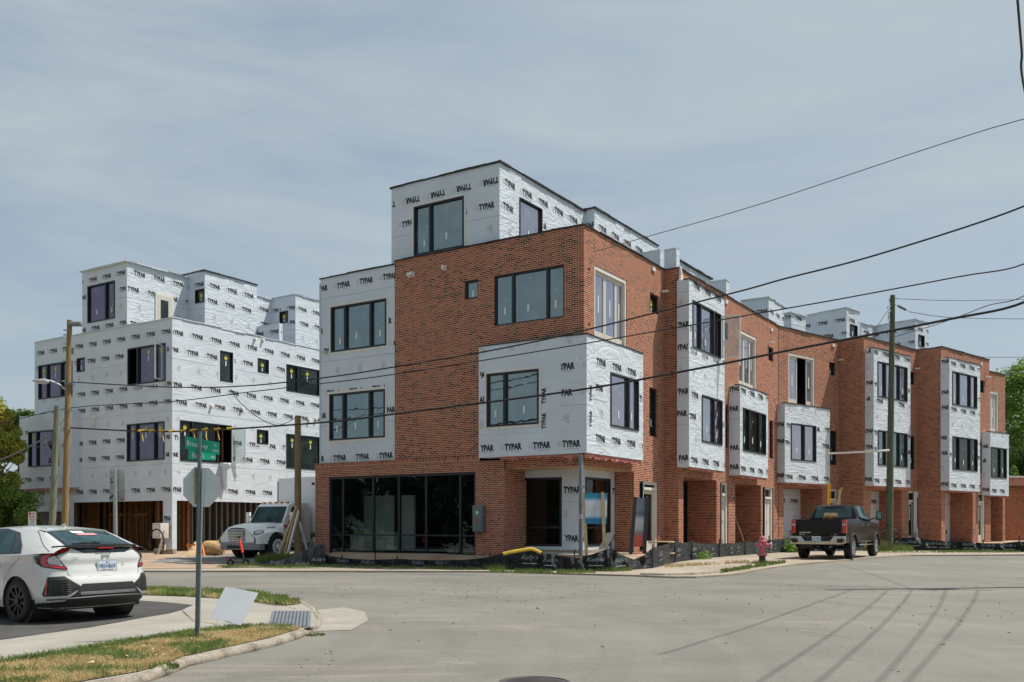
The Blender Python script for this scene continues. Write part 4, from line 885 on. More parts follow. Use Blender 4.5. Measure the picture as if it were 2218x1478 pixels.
def strip(name, near, far, m, off, n=60, k=5, wall_h=.14):
    def res(P, n):
        L_ = [0]
        for a, b in zip(P, P[1:]): L_.append(L_[-1]+math.dist(a, b))
        out = []
        for i in range(n+1):
            t = L_[-1]*i/n; j = max(j2 for j2 in range(len(L_)) if L_[j2] <= t+1e-9); j = min(j, len(P)-2); q = (t-L_[j])/max(1e-9, L_[j+1]-L_[j]); out.append((P[j][0]+(P[j+1][0]-P[j][0])*q, P[j][1]+(P[j+1][1]-P[j][1])*q))
        return out
    A_, B_ = res(near, n), res(far, n); vs = []
    for a, b in zip(A_, B_):
        vs.append((a[0], a[1], ZR(*a)+off-wall_h))
        for j in range(k+1): x, y = a[0]+(b[0]-a[0])*j/k, a[1]+(b[1]-a[1])*j/k; vs.append((x, y, ZR(x, y)+off))
    mb = MB(); w = k+2; mb.mesh(vs, [(i*w+j, (i+1)*w+j, (i+1)*w+j+1, i*w+j+1) for i in range(n) for j in range(w-1)], m); return mb.build(name)
struct(strip('sidewalk', kerbR[:5], [G(-60, 1235), G(320, 1235.5), G(560, 1231)]+[p for p in inner[:9]], M_WALK, .055))
struct(strip('sidewalk', kerbR[4:], inner[8:]+[(36, 46)], M_WALK, .055))
# pale kerb stones at the corner ramp
mb = MB(); pts = [G(1388, 1250), G(1440, 1251), G(1500, 1249.5), G(1560, 1245)]
mb.tube([(p[0], p[1], ZR(*p)+.035) for p in pts], .09, M_KERB, 6); struct(mb.build('kerb'))
# lot behind the fence, rises to the building
def bl(px, pl, d): t = pl.t(px); q = pl.pt(t, 0, d); return (q.x, q.y)
lot = MB(); zf_ = []
L1 = FP
def back_pt(p, px):
    if px <= 1260: pl = A
    elif px <= 1440: pl = B
    elif px <= 1690: pl = B2
    elif px <= 1820: pl = Q4
    elif px <= 1990: pl = Q5
    else: pl = Q6
    q = pl.pt(pl.t(min(max(px, 683), 2300)), 0, -1.5); return (q.x, q.y, ZG if px < 1690 else .48)
rows = []
for (px, y, D), p in zip(FENCE, FP):
    b = back_pt(p, px); rows.append([(p[0]+(b[0]-p[0])*t, p[1]+(b[1]-p[1])*t, p[2]-.02+(b[2]-p[2]+.02)*smooth(0, .45, t)+random.uniform(-.03, .03)*(0 < t < 1)) for t in (0, .12, .25, .4, .6, 1)])
vs = [q for r in rows for q in r]; k = 6
lot.mesh(vs, [(i*k+j, (i+1)*k+j, (i+1)*k+j+1, i*k+j+1) for i in range(len(rows)-1) for j in range(k-1)], M_DIRT); struct(lot.build('building_lot', smooth=True))
# dirt drive on the left with a grey gravel patch
dirt = [G(-80, 1236), G(150, 1236), G(400, 1236), G(560, 1233), G(700, 1229), (-5, 42), (-8, 70), (-45, 70), (-45, 36)]
def zdirt(x, y): return .10*smooth(31, 40, y) + .02*math.sin(x*1.3+y)*smooth(31, 34, y)
struct(drape('dirt_yard', dirt, M_DIRT, .065, step=1.0, zf=zdirt))
grav = [G(330, 1224), G(400, 1228), G(500, 1229), G(560, 1227), G(640, 1222), G(690, 1215), G(600, 1207), G(520, 1208), G(430, 1213), G(370, 1218)]
struct(drape('gravel_patch', grav, M_GRAV, .085, step=.6, zf=lambda x, y: zdirt(x, y)+.02*math.sin(x*3)*math.sin(y*2)))
# near corner island: concrete, parking asphalt, grass
ZI = .08
def ZIf(x, y): return .03+.05*smooth(-7.0, -5.3, x+.35*(12-y))
def I(px, py, z=None):
    if z is not None: D = F*(H-z)/(py-HY); return ((px-CX)/F*D, D)
    z = ZI
    for _ in range(14): D = F*(H-z)/(py-HY); z = .5*z+.5*ZIf((px-CX)/F*D, D)
    return ((px-CX)/F*D, D)
g_in = [(-60, 1446), (0, 1437), (130, 1418), (260, 1395), (340, 1384), (400, 1373), (460, 1367), (520, 1361), (580, 1359), (625, 1361)]
kb = [(650, 1361), (638, 1366), (583, 1382), (518, 1396), (458, 1409), (398, 1422), (350, 1441), (300, 1455), (190, 1474), (60, 1498), (-100, 1530)]
isl = [I(*p) for p in g_in[:1]] + [(-30, 7.0), (-30, 26), I(-100, 1275), I(320, 1275), I(430, 1279), I(540, 1284), I(620, 1296), I(655, 1308), I(672, 1318), I(688, 1345), I(680, 1358), I(655, 1361), I(640, 1369), I(585, 1385), I(520, 1399), I(460, 1412), I(400, 1425), I(350, 1444), I(300, 1458), I(190, 1477), I(60, 1501), I(-100, 1534)]
flat = lambda x, y: 0
struct(drape('corner_pavement', isl, M_CONC, -.004, step=.5, zf=ZIf, skirt=.2))
park = [I(-150, 1405), I(0, 1386), I(100, 1372), I(200, 1358), I(300, 1340), I(365, 1329), I(395, 1321), I(405, 1316), I(418, 1311), I(370, 1306), I(300, 1301), I(200, 1296), I(0, 1288), I(-150, 1284)]
struct(drape('parking_surface', park, M_ASPHD, .004, step=.5, zf=ZIf))
joint = MB()
for a, b in (((118, 1371), (258, 1394)), ((395, 1321), (420, 1345)), ((420, 1345), (470, 1352)), ((520, 1300), (640, 1318))):
    p, q = I(*a), I(*b); joint.bar((*p, ZIf(*p)-.002), (*q, ZIf(*q)-.002), .014, .006, M_KERB)
struct(joint.build('pavement_joint'))
grass_n = [I(*p) for p in g_in] + [I(*p) for p in kb]
struct(drape('grass_bed', grass_n, M_EARTH, .006, step=.5, zf=ZIf))
grass_f = [I(300, 1276), I(430, 1280), I(540, 1285), I(620, 1297), I(652, 1308), I(620, 1312), I(560, 1305), I(480, 1297), I(400, 1292), I(300, 1289)]
struct(drape('grass_bed', grass_f, M_EARTH, .006, step=.5, zf=ZIf))
# rough kerb stone edge
mb = MB(); kk = [(-100, 1543), (60, 1510), (190, 1484), (300, 1465), (350, 1450), (400, 1431), (460, 1417), (520, 1404), (585, 1390), (640, 1374), (660, 1364), (684, 1352), (690, 1338), (676, 1318), (655, 1306), (620, 1294)]
pts = [I(p[0], p[1]-1.5, .07) for p in kk]; P3 = []
for i in range(len(pts)-1):
    n_ = max(2, int(math.dist(pts[i], pts[i+1])/.18))
    for j in range(n_):
        t = j/n_; low = smooth(640, 690, kk[i][0]+(kk[i+1][0]-kk[i][0])*t)
        P3.append((pts[i][0]+(pts[i+1][0]-pts[i][0])*t+random.uniform(-.012, .012), pts[i][1]+(pts[i+1][1]-pts[i][1])*t+random.uniform(-.012, .012), (.028-.03*low)+random.uniform(-.016, .012)))
mb.tube(P3, .07, M_KERB, 8); struct(mb.build('kerb', smooth=True))
# concrete apron in the gutter beyond the ramp, seam patches on the road
ap = [I(686, 1322, .0), I(745, 1316, 0), I(790, 1326, 0), I(798, 1345, 0), I(760, 1366, 0), I(690, 1368, 0), I(660, 1371, 0), I(700, 1345, 0)]
struct(drape('concrete_apron', ap, ground_mat('apron_concrete', [(.25, .23, .195), (.30, .277, .24), (.35, .325, .28)], sc=1.6, fine=30, fa=.15)[0], .006, step=4, zf=flat))
# grey ribbed tactile plate set in the ramp
mb = MB(); q = [Vector((*I(590, 1325), ZI+.008)), Vector((*I(674, 1325), ZI+.008)), Vector((*I(672, 1359), ZI+.008)), Vector((*I(581, 1359), ZI+.008))]
mb.prism([(p.x, p.y) for p in q], ZI-.01, ZI+.008, pm('grey_tactile', (.15, .17, .19), .6), axis='z')
for i in range(1, 11):
    t = i/11; a = q[0].lerp(q[1], t); b = q[3].lerp(q[2], t); mb.bar(a+Vector((0, 0, .004)), b+Vector((0, 0, .004)), .014, .008, pm('dark_groove', (.05, .055, .06), .8))
tag(mb.build('tactile_plate'), 'grey ribbed tactile paving plate set in the corner ramp', 'tactile plate')
# manhole cover at the bottom edge
mh = gpt(1158, 1480); m1 = MB(); cen = Vector((mh.x, mh.y, 0))
m1.lathe((cen.x, cen.y, 0), [(.34, .0), (.34, .014), (.315, .016), (.31, .007), (.29, .007), (.28, .014), (.0, .014)], pm('cast_iron', (.10, .09, .085), .5, metal=.3, noise=.3), 40)
for i in range(-5, 6):
    w_ = math.sqrt(max(0, .27**2-(i*.05)**2)); m1.bar((cen.x-w_, cen.y+i*.05, .014), (cen.x+w_, cen.y+i*.05, .014), .014, .006, pm('cast_iron', (0, 0, 0)))
tag(m1.build('manhole_cover'), 'round iron manhole cover in the asphalt at the bottom edge', 'manhole cover', kind=None)
# tiny litter: bits of gravel and leaves on the road
mb = MB()
for i in range(420):
    px, py = random.uniform(560, 2200), 1262+abs(random.gauss(0, 55)); p = gpt(px, min(py, 1470)); s = random.uniform(.008, .022)
    if i % 3 == 0: p = gpt(random.gauss(1030, 130), 1262+random.random()*40)
    if i % 5 == 0: p = gpt(random.uniform(420, 720), 1375+random.random()*80)
    if p.x < -2.3 and p.y < 20: continue
    mb.box((p.x, p.y, p.z+s*.3), (s*2, s, s*.6), random.choice((M_GRAV, M_GRAV, M_KERB, M_LUM)), Matrix.Rotation(random.random()*6, 3, 'Z'))
o = mb.build('road_grit'); o['kind'] = 'stuff'; o['label'] = 'scattered grit and chips on the asphalt'; o['category'] = 'grit'

# faint worn paint ticks on the asphalt
M_WORN = pm('worn_yellow_paint', (.34, .31, .20), .8, noise=.3, nscale=12)
for a, b, w in (((1730, 1366), (1846, 1380), .05), ((1335, 1343), (1400, 1348), .035), ((1560, 1312), (1640, 1308), .03)):
    p, q = gpt(*a), gpt(*b); mb = MB(); d_ = (q-p).normalized(); n_ = Vector((-d_.y, d_.x, 0))*w/2
    mb.face([p-n_+Vector((0, 0, .004)), q-n_*.4+Vector((0, 0, .004)), q+n_*.4+Vector((0, 0, .004)), p+n_+Vector((0, 0, .004))], M_WORN); struct(mb.build('road_marking'))
# ================================================================ poles, wires, signs, fence and small things
def poly_line(pl_from, pl_to, pts, ext0=None, ext1=None):
    """points on the vertical plane through two plan points, seen at the given pixels"""
    pf, pt_ = V2(*pl_from), V2(*pl_to); pl = Plane(pf, pt_-pf, (0, -1)); out = []
    for px, py in pts:
        t = pl.t(px); q = pf+pl.u*t; out.append(Vector((q.x, q.y, zD(py, q.y))))
    if ext0: out.insert(0, Vector((*pl_from, ext0)))
    if ext1: out.append(Vector((*pl_to, ext1)))
    return out
def catmull(P, n=6):
    P = [Vector(p) for p in P]; Q = []
    for i in range(len(P)-1):
        a, b, c, d = P[max(i-1, 0)], P[i], P[i+1], P[min(i+2, len(P)-1)]
        for j in range(n):
            t = j/n; Q.append(.5*((2*b)+(c-a)*t+(2*a-5*b+4*c-d)*t*t+(3*b-a-3*c+d)*t**3))
    return Q+[P[-1]]
M_WIRE = pm('black_cable', (.012, .013, .015), .6, noise=0)
M_WIREG = pm('thin_grey_wire', (.10, .11, .12), .5, noise=0)
def bark(name, c, c2):
    m, nt, b = new_mat(name); L = nt.links.new; tcn = N(nt, 'ShaderNodeTexCoord'); mp = N(nt, 'ShaderNodeMapping'); mp.inputs['Scale'].default_value = (9, 9, .7)
    L(tcn.outputs['Object'], mp.inputs['Vector']); n = N(nt, 'ShaderNodeTexNoise', Scale=2.2, Detail=7, Roughness=.7); L(mp.outputs[0], n.inputs['Vector'])
    r = N(nt, 'ShaderNodeValToRGB'); r.color_ramp.elements[0].position = .32; r.color_ramp.elements[1].position = .68; r.color_ramp.elements[0].color = (*c, 1); r.color_ramp.elements[1].color = (*c2, 1)
    L(n.outputs['Fac'], r.inputs[0]); L(r.outputs[0], b.inputs['Base Color']); b.inputs['Roughness'].default_value = .9
    bp = N(nt, 'ShaderNodeBump', Strength=1, Distance=.02); L(n.outputs['Fac'], bp.inputs['Height']); L(bp.outputs[0], b.inputs['Normal']); return m
M_PT = bark('tan_pole_wood', (.16, .105, .045), (.34, .24, .115)); M_PG = bark('green_pole_wood', (.11, .125, .085), (.24, .25, .18)); M_PD = bark('dark_green_pole_wood', (.045, .06, .035), (.13, .15, .09)); M_PB = bark('brown_pole_wood', (.15, .10, .05), (.30, .21, .11))
def pole(label, base, top, r0, r1, mat):
    t = root('utility_pole', label, 'utility pole', base); mb = MB(); b = Vector(base); tp = Vector(top)
    pts = [b.lerp(tp, i/10) for i in range(11)]; pts[0].z -= .1
    mb.tube(pts, r0, mat, 14, r1=r1); mb.build('shaft', t, smooth='auto'); return t
# left tan pole with the lamp arm
pt_b = at(139, 40, .05); pt_t = at(151, 40, zD(694, 40))
t = pole('tall tan wooden utility pole with a street light arm, behind the white hatchback', pt_b, pt_t, .15, .105, M_PT)
TL = pt_t.xy
mb = MB(); a = at(147, 40, zD(852, 40)); mb.tube(catmull([a, at(135, 39.9, zD(838, 40)), at(112, 39.6, zD(829, 40)), at(100, 39.5, zD(828, 40))]), .03, M_GALV, 8)
mb.build('lamp_arm', t, smooth='auto'); mb = MB(); c = at(93, 39.4, zD(827.5, 39.4))
mb.tube([c+Vector((.25, 0, .0)), c+Vector((.1, 0, .02)), c+Vector((-.2, -.02, .02)), c+Vector((-.42, -.03, .05))], [.05, .12, .10, .03], M_GALV, 10); mb.build('lamp_head', t, smooth='auto')
mb = MB(); c = at(160, 39.9, zD(703, 40)); mb.lathe((c.x, c.y, c.z), [(.02, -.22), (.09, -.2), (.11, -.05), (.11, .3), (.02, .33)], M_STEEL, 10, axis='x'); mb.tube([c+Vector((.3, 0, 0)), c+Vector((.42, 0, -.14))], .02, M_STEEL)
mb.build('insulator', t)
mb = MB()
for py in (716, 726, 745, 762, 782, 826, 842):
    c = at(152-(py-694)*.026, 40, zD(py, 40)); mb.box((c.x+random.choice((-.16, .16)), c.y-.05, c.z), (.16, .08, .05), M_GALV); mb.build('bracket', t); mb = MB()
c = at(158, 39.85, zD(762, 40)); mb.box(c, (.1, .1, .25), M_STEEL); mb.build('bracket', t); mb = MB(); c = at(152, 39.9, zD(833, 40)); mb.box(c, (.34, .34, .09), M_STEEL); mb.build('bracket', t)
# grey-green short pole
pole('shorter grey-green wooden utility pole, left of the tall tan one', at(110, 38.5, 0.03), at(124, 38.5, zD(880, 38.5)), .145, .115, M_PG)
GP = at(122, 38.5).xy
# braced pole before the truck
bp_ = at(645.5, 38.6, .10)
t = pole('brown wooden pole propped by leaning planks in front of the white box truck', bp_, at(645, 38.6, zD(901, 38.6)), .15, .12, M_PB)
mb = MB(); mb.bar(at(643, 38.45, zD(1098, 38.5)), at(600, 37.3, .12), .05, .14, M_LUM); mb.build('brace', t)
mb = MB(); mb.bar(at(647, 38.3, zD(1108, 38.5)), at(619, 36.8, .1), .05, .15, M_WHITE); mb.build('brace', t)
mb = MB(); mb.bar(at(649, 38.4, zD(1132, 38.5)), at(669, 37.6, .2), .05, .13, M_GALV); mb.build('brace', t)
mb = MB(); mb.bar(at(641, 38.4, zD(1106, 38.5)), at(612, 37.3, .12), .05, .09, M_LUM); mb.build('brace', t)
# dark green pole on the right
gb = at(1925.5, 47.3, .27); gt = at(1933.5, 47.3, zD(640, 47.3))
t = pole('tall dark green wooden utility pole with a white light arm, right of the pickup', gb, gt, .185, .12, M_PD)
mb = MB(); mb.tube([at(1926, 47.1, zD(976, 47.2)), at(1860, 47.0, zD(979.5, 47.0)), at(1793, 46.9, zD(983, 46.9))], .055, M_WHITE, 8, r1=.045); mb.build('light_arm', t)
mb = MB(); c = at(1926, 47.3, zD(1138, 47.3)); mb.lathe(c, [(.17, -.06), (.178, -.05), (.178, .05), (.17, .06)], M_MEMB, 14); mb.build('strap', t)
mb = MB(); c0 = at(1939, 47.2, zD(661, 47.3)); c1 = at(1972, 47.3, zD(676, 47.3)); mb.tube([c0, c1], .015, M_STEEL)
for i in range(9): mb.lathe(c0.lerp(c1, .2+i*.06), [(.07, -.01), (.07, .01)], M_STEEL, 8, axis='x')
mb.build('insulator', t)
mb = MB(); 
for i in range(14): c = at(1929-random.random()*3, 47.05, zD(652+i*4.2, 47.3)); mb.tube([c+Vector((random.uniform(-.06, .06), 0, .05)), c+Vector((random.uniform(-.12, .02), -.03, -.06))], .022, random.choice((M_STEEL, M_GALV)), 6)
mb.build('hardware', t)
# off-frame pole at the right, whose wires and shadow cross the road
RP = (13.9, 23.2)
t = pole('wooden utility pole standing just outside the right edge, casting its shadow on the road', (13.9, 23.2, .15), (13.9, 23.2, 12.0), .17, .12, M_PB)
mb = MB(); mb.bar((12.95, 23.2, 8.35), (15.6, 22.75, 8.35), .12, .14, M_PB); mb.build('crossarm', t); mb = MB(); mb.lathe((14.35, 23.0, 7.6), [(.02, 0), (.25, .02), (.25, .9), (.02, .95)], M_GALV, 14); mb.build('transformer', t)
def wire(label, pts, r, m=None, cat='cable', sm=True, name='overhead_cable', n=7):
    mb = MB(); mb.tube(catmull(pts, n) if sm else pts, r, m or M_WIRE, 6); o = mb.build(name, smooth=True); tag(o, label, cat, 'overhead cables and wires'); return o
TLp = (TL.x, TL.y)
wire('uppermost thick cable from the tan pole, passing over both buildings to the right edge', poly_line(RP, TLp, [(2218, 447), (1900, 552), (1700, 604), (1580, 637), (1240, 722), (1050, 762), (855, 795), (721, 816), (536, 836), (373, 839), (157, 828)], ext0=10.2), .024)
wire('middle cable across both buildings that runs on to the left edge', poly_line(RP, TLp, [(2218, 572), (2075, 600), (1830, 646), (1700, 669), (1240, 749), (855, 811), (680, 833), (536, 850), (373, 870), (153, 884), (0, 918), (-60, 930)], ext0=8.8), .018)
w3 = poly_line(RP, TLp, [(2218, 655), (2050, 693), (1830, 736), (1700, 761), (1505, 800), (1240, 847), (855, 897), (680, 917), (373, 935), (153, 927)], ext0=7.9)
wire('lowest and thickest black cable, crossing the corner bay window', w3, .034)
wire('thin straight wire sloping from the right edge down to the corner roof', poly_line(RP, (1.6, 32.3), [(2218, 258), (1654, 440), (1398, 514), (1290, 545)], ext0=11.2), .012, M_WIREG)
gpl = (gb.x+.1, 47.2)
wire('thin wire splitting from the thick cable to the dark green pole', poly_line(RP, gpl, [(2218, 641), (2140, 662), (2075, 687), (2000, 712), (1933, 731)], ext0=8.2), .014)
wire('thin level wire leaving the top of the dark green pole to the right', poly_line(gpl, (45, 58), [(1938, 647), (2060, 651), (2218, 649), (2300, 647)]), .02, M_WIREG)
wire('thin wire leaving the string insulator of the dark green pole', poly_line(gpl, (45, 58), [(1972, 676), (2060, 688), (2218, 691), (2300, 690)]), .02, M_WIREG)
wire('faint wire low in the sky beyond the last townhouse', [at(2100, 80, zD(772.5, 80)), at(2160, 80, zD(774, 80)), at(2300, 80, zD(773, 80))], .03, M_WIREG)
wire('faintest wire low in the sky, just above the treetop on the right', [at(2140, 80, zD(805, 80)), at(2180, 80, zD(807, 80)), at(2300, 80, zD(804, 80))], .026, M_WIREG)
wire('guy wire slanting from the top of the dark green pole to the brick parapet', [gt+Vector((-.1, 0, -.6)), at(1905, 50, zD(700, 50)), at(1893, 51.5, zD(733, 51.5))], .014, M_WIREG)
wire('paired black cable from the left edge to the shorter grey-green pole', [at(-30, 30, zD(1008, 30)), at(40, 34, zD(980, 34)), at(118, 38.3, zD(938, 38.3))], .03)
wire('thin looping service wire from the grey-green pole to the tan pole', [at(60, 37, zD(968, 37)), at(95, 37.8, zD(966, 37.8)), at(118, 38.3, zD(940, 38.3)), at(150, 39.8, zD(890, 39.8))], .012)
wire('slack service wire drooping from the middle cable to the braced pole', [at(500, 36, zD(843, 36)), at(520, 36.5, zD(872, 36.5)), at(560, 37.3, zD(905, 37.3)), at(597, 38, zD(921, 38)), at(625, 38.4, zD(914, 38.4)), at(645, 38.6, zD(902, 38.6))], .014)
wire('near-vertical looking cable entering at the upper right corner', [Vector((5.6, 10.6, 8.0)), Vector((7.0, 13.2, 8.0)), Vector((7.9, 14.8, 8.05)), Vector((12.9, 23.6, 8.6))][1:] if False else [at(2199, 11.8, zD(-60, 11.8)), at(2204, 12.3, zD(0, 12.3)), at(2213, 13.6, zD(110, 13.6)), at(2221, 14.9, zD(205, 14.9)), Vector((13.2, 23.3, 9.4))], .016)
for i, ((xa, ya), (xb, yb), z) in enumerate((((8.84, 22.06), (2.28, 9.08), 8.0), ((9.4, 22.06), (2.85, 9.08), 8.0), ((10.2, 22.06), (3.43, 9.08), 8.6), ((10.94, 22.06), (3.7, 9.08), 8.4))):
    d = Vector((.5459*z, .0963*z)); a = V2(xa, ya)+d; b = V2(xb, yb)+d; k = b-a
    wire('street-side cable outside the right edge that throws shadow stripe %s on the road' % ('one', 'two', 'three', 'four')[i] if False else 'street-side cable outside the frame throwing shadow stripes on the road', [Vector((*a, z+.25)), Vector((*(a+k*.4), z-.1)), Vector((*(a+k*1.0), z-.15)), Vector((*(a+k*2.4), z+.3))], .013)
# yellow tape flags on the lowest cable at the left
tp_ = root('caution_tape', 'yellow tape wound round the lowest cable in front of the wrapped building', 'tape', at(400, 38, 6.5)); mb = MB()
P = catmull(w3, 12)
for i in range(15):
    px = 309+i*13; best = min(P, key=lambda q: abs(CX+F*q.x/q.y-px)); 
    l = random.choice((.1, .12, .35)); mb.tube([best+Vector((-.12, -.02, .02)), best+Vector((.1, -.02, .03))], .05, M_YELT if 'M_YELT' in globals() else pm('yellow_tape', (.62, .42, .04), .6, noise=.2), 6)
    if l > .2: mb.bar(best+Vector((0, -.03, 0)), best+Vector((.08, -.03, -.4)), .07, .01, pm('yellow_tape', (0, 0, 0)))
    mb.build('tape_flag', tp_); mb = MB()

# ---- foreground sign post with street names and the back of a stop sign
M_POST = pm('dark_galvanised', (.13, .17, .18), .5, metal=.3, noise=.2, nscale=12); M_SGN = pm('sign_green', (.0, .34, .21), .45, noise=.05); M_LET = pm('sign_lettering', (.75, .8, .78), .5, noise=0)
M_SB = pm('sign_back_aluminium', (.50, .56, .56), .45, metal=.15, noise=.12, nscale=5)
pb = Vector((*I(427, 1385), ZI)); zt_ = zD(935, pb.y)
sp = root('street_sign_post', 'grey metal post with green street names and the back of a stop sign', 'sign post', pb)
mb = MB(); tp = pb+Vector(((434-CX)/F*pb.y-pb.x, 0, zt_-pb.z)); lean = (tp-pb)
mb.bar(pb-Vector((0, 0, .1)), tp, .026, .042, M_POST, up=(0, 1, 0)); mb.bar(pb+lean*.02+Vector((.026, 0, 0)), tp+Vector((.026, .01, -.45)), .012, .03, M_GALV, up=(0, 1, 0))
mb.bar(pb-Vector((.022, -.01, .1)), tp+Vector((-.022, .01, 0)), .014, .03, M_POST, up=(0, 1, 0))
for i in range(60): z = i/60; c = pb+lean*(.05+.85*z); mb.box(c+Vector((.034, -.016, 0)), (.006, .004, .012), M_DARK)
mb.build('post', sp)
def plan_dir(a): return Vector((math.cos(a), math.sin(a), 0))
oc = at(436.5, pb.y+.05, zD(1056, pb.y+.05)); mb = MB(); R_ = .405*83/85; oct_ = [(R_*1.082*math.cos(math.pi/8+i*math.pi/4)*.92, R_*1.082*math.sin(math.pi/8+i*math.pi/4)*1.0) for i in range(8)]
s_ = 76/2059*pb.y/ (2*R_)*1.0
xd = plan_dir(math.radians(12)); V = [oc+xd*x*.97*.62+Vector((0, 0, z*.62)) for x, z in oct_]
nrm = Vector((-xd.y, xd.x, 0))
mb.mesh(V+[v+nrm*.006 for v in V], [tuple(range(8)), tuple(range(8, 16))[::-1]]+[(i, 8+i, 8+(i+1) % 8, (i+1) % 8) for i in range(8)], M_SB)
mb.build('stop_sign_back', sp)
mb = MB(); e = oc+Vector((-.055, -.045, .02)); mb.box(e+Vector((0, 0, .0)), (.03, .01, .46), pm('rusty_strip', (.22, .17, .10), .7, noise=.5, nscale=14)); mb.build('bracket', sp)
def blade(pxa, pya, pxb, pyb, h, txt, small, D0, ang, name):
    c = at((pxa+pxb)/2, D0, zD((pya+pyb)/2, D0)); w = (pxb-pxa)/F*D0/math.cos(ang); xd = plan_dir(ang); til = (pya-pyb)/(pxb-pxa)
    xd = (xd+Vector((0, 0, til))).normalized(); n = Vector((0, 0, 1)).cross(xd).normalized()*-1; up = Vector((0, 0, 1)); mb = MB()
    mb.mesh([c+xd*a*w/2+up*b*h/2+n*t for t in (0, -.006) for a, b in ((-1, -1), (1, -1), (1, 1), (-1, 1))], [(0, 1, 2, 3), (7, 6, 5, 4), (0, 4, 5, 1), (1, 5, 6, 2), (2, 6, 7, 3), (3, 7, 4, 0)], M_SGN)
    fr = c+n*.003
    mb.text(txt, fr-xd*w*(.14 if w > .3 and txt[0] == 'B' else .17)-up*.01, xd, up, h*.55, M_LET, w=w*(.60 if txt[0] == 'B' else .42), bold=.0)
    if small:
        mb.text(small[0], fr+xd*w*.38+up*h*.22, xd, up, h*.2, M_LET, bold=.0); mb.text(small[1], fr+xd*w*.38-up*h*.22, xd, up, h*.22, M_LET, bold=.0)
    o = mb.build(name, sp); return o
blade(402, 959, 474.5, 972, .155, 'Broadway', ('St', '200'), pb.y+.05, math.radians(8), 'street_name_blade')
blade(415, 986, 462, 985, .125, 'North', ('St', '700'), pb.y+.06, math.radians(38), 'street_name_blade')
# perforated post with the back of a parking sign
q = at(252, 17.5, .12)
t = root('parking_sign_post', 'silver perforated post behind the white hatchback, two sign plates seen from behind', 'sign post', q)
mb = MB(); q2 = at(249, 17.5, zD(1014, 17.5)); mb.bar(q, q2, .05, .06, M_GALV, up=(0, 1, 0))
for i in range(75): c = q.lerp(q2, .02+i*.0128); mb.box(c+Vector((-.008, -.032, 0)), (.012, .004, .012), M_DARK)
mb.build('post', t)
M_OL = pm('olive_sign_back', (.30, .33, .28), .5, noise=.08)
for (x0, x1, y0, y1, m, nm) in ((237.5, 270.5, 1017, 1063, M_OL, 'sign_plate'), (237, 270.5, 1064, 1087, pm('grey_sign_back', (.24, .26, .24), .5), 'sign_plate')):
    mb = MB(); a = at(x0, 17.56, zD(y1, 17.56)); b = at(x1, 17.56, zD(y0, 17.56)); mb.box((a+b)/2, (b.x-a.x, .006, b.z-a.z), m)
    if y0 < 1050: c = at(243.5, 17.54, zD(1041, 17.54)); mb.box(c, (.07, .004, .09), M_DARK); mb.text('F', c+Vector((0, -.004, 0)), (1, 0, 0), (0, 0, 1), .05, M_SB, bold=.03)
    else:
        c = at(265, 17.54, zD(1081, 17.54)); mb.box(c, (.07, .004, .045), pm('red_sticker', (.45, .05, .06), .5)); c = at(242, 17.54, zD(1076, 17.54)); mb.box(c, (.12, .004, .03), M_DARK, Matrix.Rotation(-.7, 3, 'Y'))
    mb.build(nm, t, bevel=.002)
# small red and white no parking sign before the shrubs
q = at(69, 26, .05); t = root('no_parking_sign', 'small white and red no parking sign on a post before the green shrubs', 'sign', q)
mb = MB(); mb.bar(q, at(70, 26, zD(1108, 26)), .05, .03, M_STEEL, up=(0, 1, 0)); mb.build('post', t)
mb = MB(); a = at(61, 25.95, zD(1139, 25.95)); b = at(78, 25.95, zD(1109, 25.95)); mb.box((a+b)/2, (b.x-a.x, .008, b.z-a.z), M_WHITE); M_RED = pm('sign_red', (.5, .03, .04), .5, noise=0)
mb.box(at(64.5, 25.93, zD(1113, 25.9)), (.06, .006, .06), M_RED); c = (a+b)/2; F_ = Vector((0, -.008, 0))
mb.text('NO', c+F_+Vector((.05, 0, .14)), (1, 0, 0), (0, 0, 1), .045, M_RED); mb.text('PARKING', c+F_+Vector((0, 0, .06)), (1, 0, 0), (0, 0, 1), .04, M_RED, w=.17); mb.text('8 AM TO', c+F_+Vector((0, 0, -.01)), (1, 0, 0), (0, 0, 1), .04, M_RED, w=.15); mb.text('6 PM', c+F_+Vector((0, 0, -.075)), (1, 0, 0), (0, 0, 1), .04, M_RED)
mb.bar(c+F_+Vector((-.07, 0, -.14)), c+F_+Vector((.07, 0, -.14)), .012, .012, M_RED); mb.build('sign_plate', t)
mb = MB(); a = at(60, 25.95, zD(1148, 25.95)); b = at(79, 25.95, zD(1140.5, 25.95)); mb.box((a+b)/2, (b.x-a.x, .008, b.z-a.z), M_SB); mb.build('sign_plate', t)
# blank yard sign on wire legs
def I3(px, py): q = I(px, py); return Vector((*q, ZIf(*q)))
lw1, lw2 = I3(470, 1366), I3(512, 1369)
t = root('yard_sign', 'blank white yard sign leaning on thin wire legs beside the tactile plate', 'yard sign', (lw1+lw2)/2)
Dz = lw1.y
cs = [(488, 1271), (560, 1284.5), (522, 1355), (455, 1338.5)]; dp = [0.10, .16, .0, -.04]; Vv = [at(px, Dz+d, zD(py, Dz+d)) for (px, py), d in zip(cs, dp)]
nr = (Vv[1]-Vv[0]).cross(Vv[3]-Vv[0]).normalized()*.004
mb = MB(); mb.mesh([v+nr for v in Vv]+[v-nr for v in Vv], [(0, 1, 2, 3), (7, 6, 5, 4), (0, 4, 5, 1), (1, 5, 6, 2), (2, 6, 7, 3), (3, 7, 4, 0)], pm('corrugated_plastic', (.66, .69, .73), .35, noise=.03)); mb.build('panel', t)
